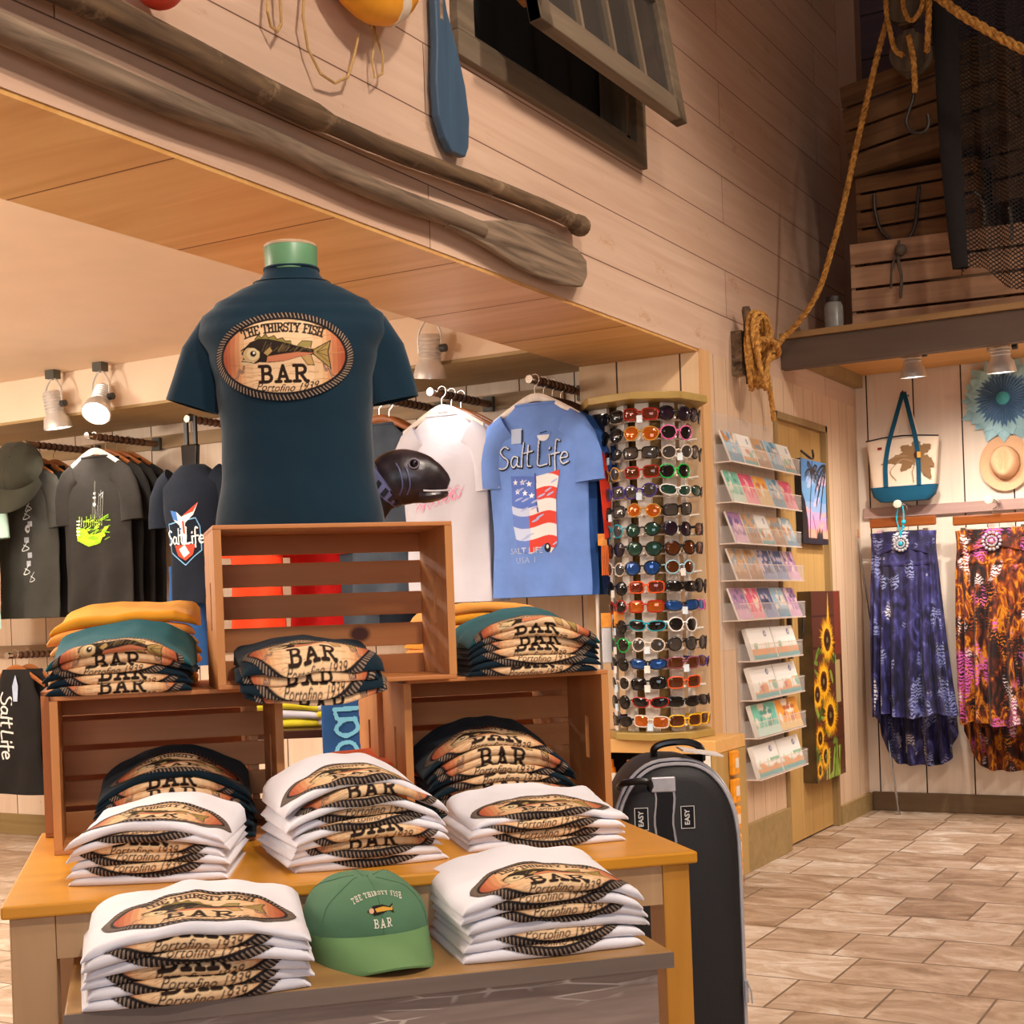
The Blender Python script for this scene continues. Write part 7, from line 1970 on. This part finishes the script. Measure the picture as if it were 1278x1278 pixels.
strap([(-0.085, -0.062, 0.08), (-0.085, -0.058, 0.2), (-0.065, -0.05, 0.32), (-0.03, -0.03, 0.45), (0.008, 0.01, 0.605)], 0.024, 'strap', m_tealc)
strap([(0.095, -0.062, 0.08), (0.095, -0.058, 0.2), (0.085, -0.05, 0.32), (0.055, -0.03, 0.45), (0.014, 0.01, 0.605)], 0.024, 'strap', m_tealc)
strap([(-0.06, 0.03, 0.33), (-0.03, 0.03, 0.45), (0.006, 0.02, 0.6)], 0.024, 'strap', m_canv); strap([(0.085, 0.03, 0.33), (0.05, 0.03, 0.45), (0.014, 0.02, 0.6)], 0.024, 'strap', m_canv)
cv = Canvas(0.36, 0.25, 700)
def leaf(x, y, a, L):
    for s in (-1, 1):
        pts = [(x, y)]
        for i in range(1, 9):
            t = i / 8; px = x + L * t * math.cos(a); py = y + L * t * math.sin(a) - 0.25 * L * t * t
            w = 0.032 * math.sin(PI * min(1, t * 0.95)) ** 0.8 * (0.75 if i % 2 else 1)
            pts.append((px - s * w * math.sin(a), py + s * w * math.cos(a)))
        pts.append((x + L * math.cos(a), y + L * math.sin(a) - 0.25 * L))
        cv.poly(pts, '8a6a48')
for a, L in ((0.9, 0.12), (1.6, 0.13), (2.3, 0.13), (3.0, 0.16), (-0.3, 0.10), (-0.9, 0.12), (3.6, 0.10)): leaf(0.085, 0.02, a, L)
cv.line([(0.085, 0.02), (0.06, -0.06), (0.065, -0.12)], 0.008, 'a8896a'); cv.line([(p.x, p.y) for p in smooth_path([(0.06, 0.0, 0), (0.0, 0.01, 0), (-0.06, -0.05, 0), (-0.03, -0.10, 0)], 5)], 0.006, 'a8896a'); cv.line([(p.x, p.y) for p in smooth_path([(0.03, 0.03, 0), (-0.03, 0.03, 0), (-0.09, 0.0, 0), (-0.11, -0.01, 0)], 5)], 0.008, '9c7c5c'); cv.rect(-0.13, 0.075, -0.105, 0.09, '8c2c2c')
o = link('palm_print', ink_mesh('palm_print', cv, lambda x, y: Vector((x * 1.0, -0.0545 + 0.09 * max(0, (y + 0.06)) , y + 0.215)), 200, 140), tote); o['label'] = 'brown palm leaves print'
g = G(); g.lathe([(0.0, -0.004), (0.018, -0.003), (0.018, 0.003)], 18, (0.093, -0.066, 0.245), (0, 1, 0)); g.cur = 1; g.box((0.093, -0.0705, 0.228), (0.112, -0.0695, 0.26)); part('button', g, [m_hangd, plain('gold_button', hx('e0a040'), 0.4)], tote, True)
g = G(); g.tube([(0, 0.12, 0), (0, 0.0, 0.0), (0, -0.012, 0.012)], 0.005, 8); one('wall_hook', g, m_iron, 'wall hook carrying the tote bag straps', 'hook', (tote.location.x + 0.011, 7.955, 2.332), smooth=True)
# sunburst flower
fw = at_y(1252, 497, 8.02)
fl = thing('sunburst_ornament', 'turquoise and blue pleated flower ornament on the dress wall', 'wall ornament', (fw.x, 8.055, fw.z))
m_pet = cloth('pale_turquoise_print', hx('a4d0da'), 0.3, 0.3); m_petd = cloth('deep_blue_pleats', hx('6088b0'), 0.3, 0.3)
g = G(); rr = random.Random(8)
for ringi, (n_, r0, r1, w_) in enumerate(((16, 0.10, 0.235, 0.038), (16, 0.09, 0.205, 0.036))):
    for k in range(n_):
        a = 2 * PI * (k + 0.5 * ringi) / n_ + rr.uniform(-.04, .04); d = Vector((math.cos(a), 0, math.sin(a))); s = Vector((-d.z, 0, d.x)); yy = -0.006 - 0.012 * ringi
        L = r1 * rr.uniform(0.93, 1.05)
        vs = [d * r0 - s * w_ * 0.5, d * (r0 + L) / 2 * 1.1 - s * w_, d * L, d * (r0 + L) / 2 * 1.1 + s * w_, d * r0 + s * w_ * 0.5]
        g.add([v + Vector((0, yy, 0)) for v in vs] + [v + Vector((0, yy - 0.004, 0)) for v in vs] + [d * (r0 + L) / 2 + Vector((0, yy - 0.012, 0))], [(0, 1, 2, 3, 4), (5, 6, 10), (6, 7, 10), (7, 8, 10), (8, 9, 10), (9, 5, 10), (0, 5, 6, 1), (1, 6, 7, 2), (2, 7, 8, 3), (3, 8, 9, 4), (4, 9, 5, 0)])
part('petals', g, m_pet, fl)
g = G(); rings = []
for r_, y_ in ((0.15, -0.018), (0.10, -0.03), (0.03, -0.04)):
    rings.append([Vector(((r_ + 0.012 * (k % 2)) * math.cos(2 * PI * k / 80), y_ - 0.006 * (k % 2), (r_ + 0.012 * (k % 2)) * math.sin(2 * PI * k / 80))) for k in range(80)])
g.loft(rings); part('pleats', g, m_petd, fl)
g = G(); g.ball((0, -0.045, 0), 0.036, 20, 12, (1, 0.5, 1)); part('centre', g, plain('turquoise_button', hx('48b8c8'), 0.3), fl, True)
# straw hat
ht = at_y(1253, 577, 8.0)
hat = thing('straw_hat', 'pale straw fedora hanging brim against the dress wall', 'hat', (ht.x, 8.062, ht.z), rot=(R(90 - 4), 0, 0))
m_straw = plain('woven_straw', hx('e4b68c'), 0.7, vary=0.06, scale=160, bmp=0.4)
g = G()
def brimf(u, v):
    a = 2 * PI * u; r = 0.085 + 0.06 * v; return Vector((r * math.cos(a) * 0.92, r * math.sin(a) * 1.05, 0.012 + 0.018 * v * v * abs(math.cos(a)) + 0.004 * math.sin(2 * a)))
g.grid(brimf, 60, 8); g.grid(lambda u, v: brimf(u, v) - Vector((0, 0, 0.003)), 60, 8); part('brim', g, m_straw, hat, True, angle=80)
g = G()
def crf(u, v):
    a = 2 * PI * u; e = v * PI / 2; r = 0.083 * math.cos(e) ** 0.35; z = 0.012 + 0.105 * math.sin(e) ** 0.7
    x, y = r * math.cos(a) * 0.9, r * math.sin(a) * 1.08
    z -= 0.028 * math.exp(-(x / 0.022) ** 2) * v ** 3; x *= 1 - 0.22 * max(0, -math.sin(a)) * v
    return Vector((x, y, z))
g.grid(crf, 60, 20); part('crown', g, m_straw, hat, True, angle=80)
g = G(); g.loft([[Vector((0.0755 * math.cos(2 * PI * k / 50), 0.091 * math.sin(2 * PI * k / 50), z)) for k in range(50)] for z in (0.014, 0.032)], False, False); part('hat_band', g, plain('tan_hat_band', hx('c89468'), 0.6), hat, True)
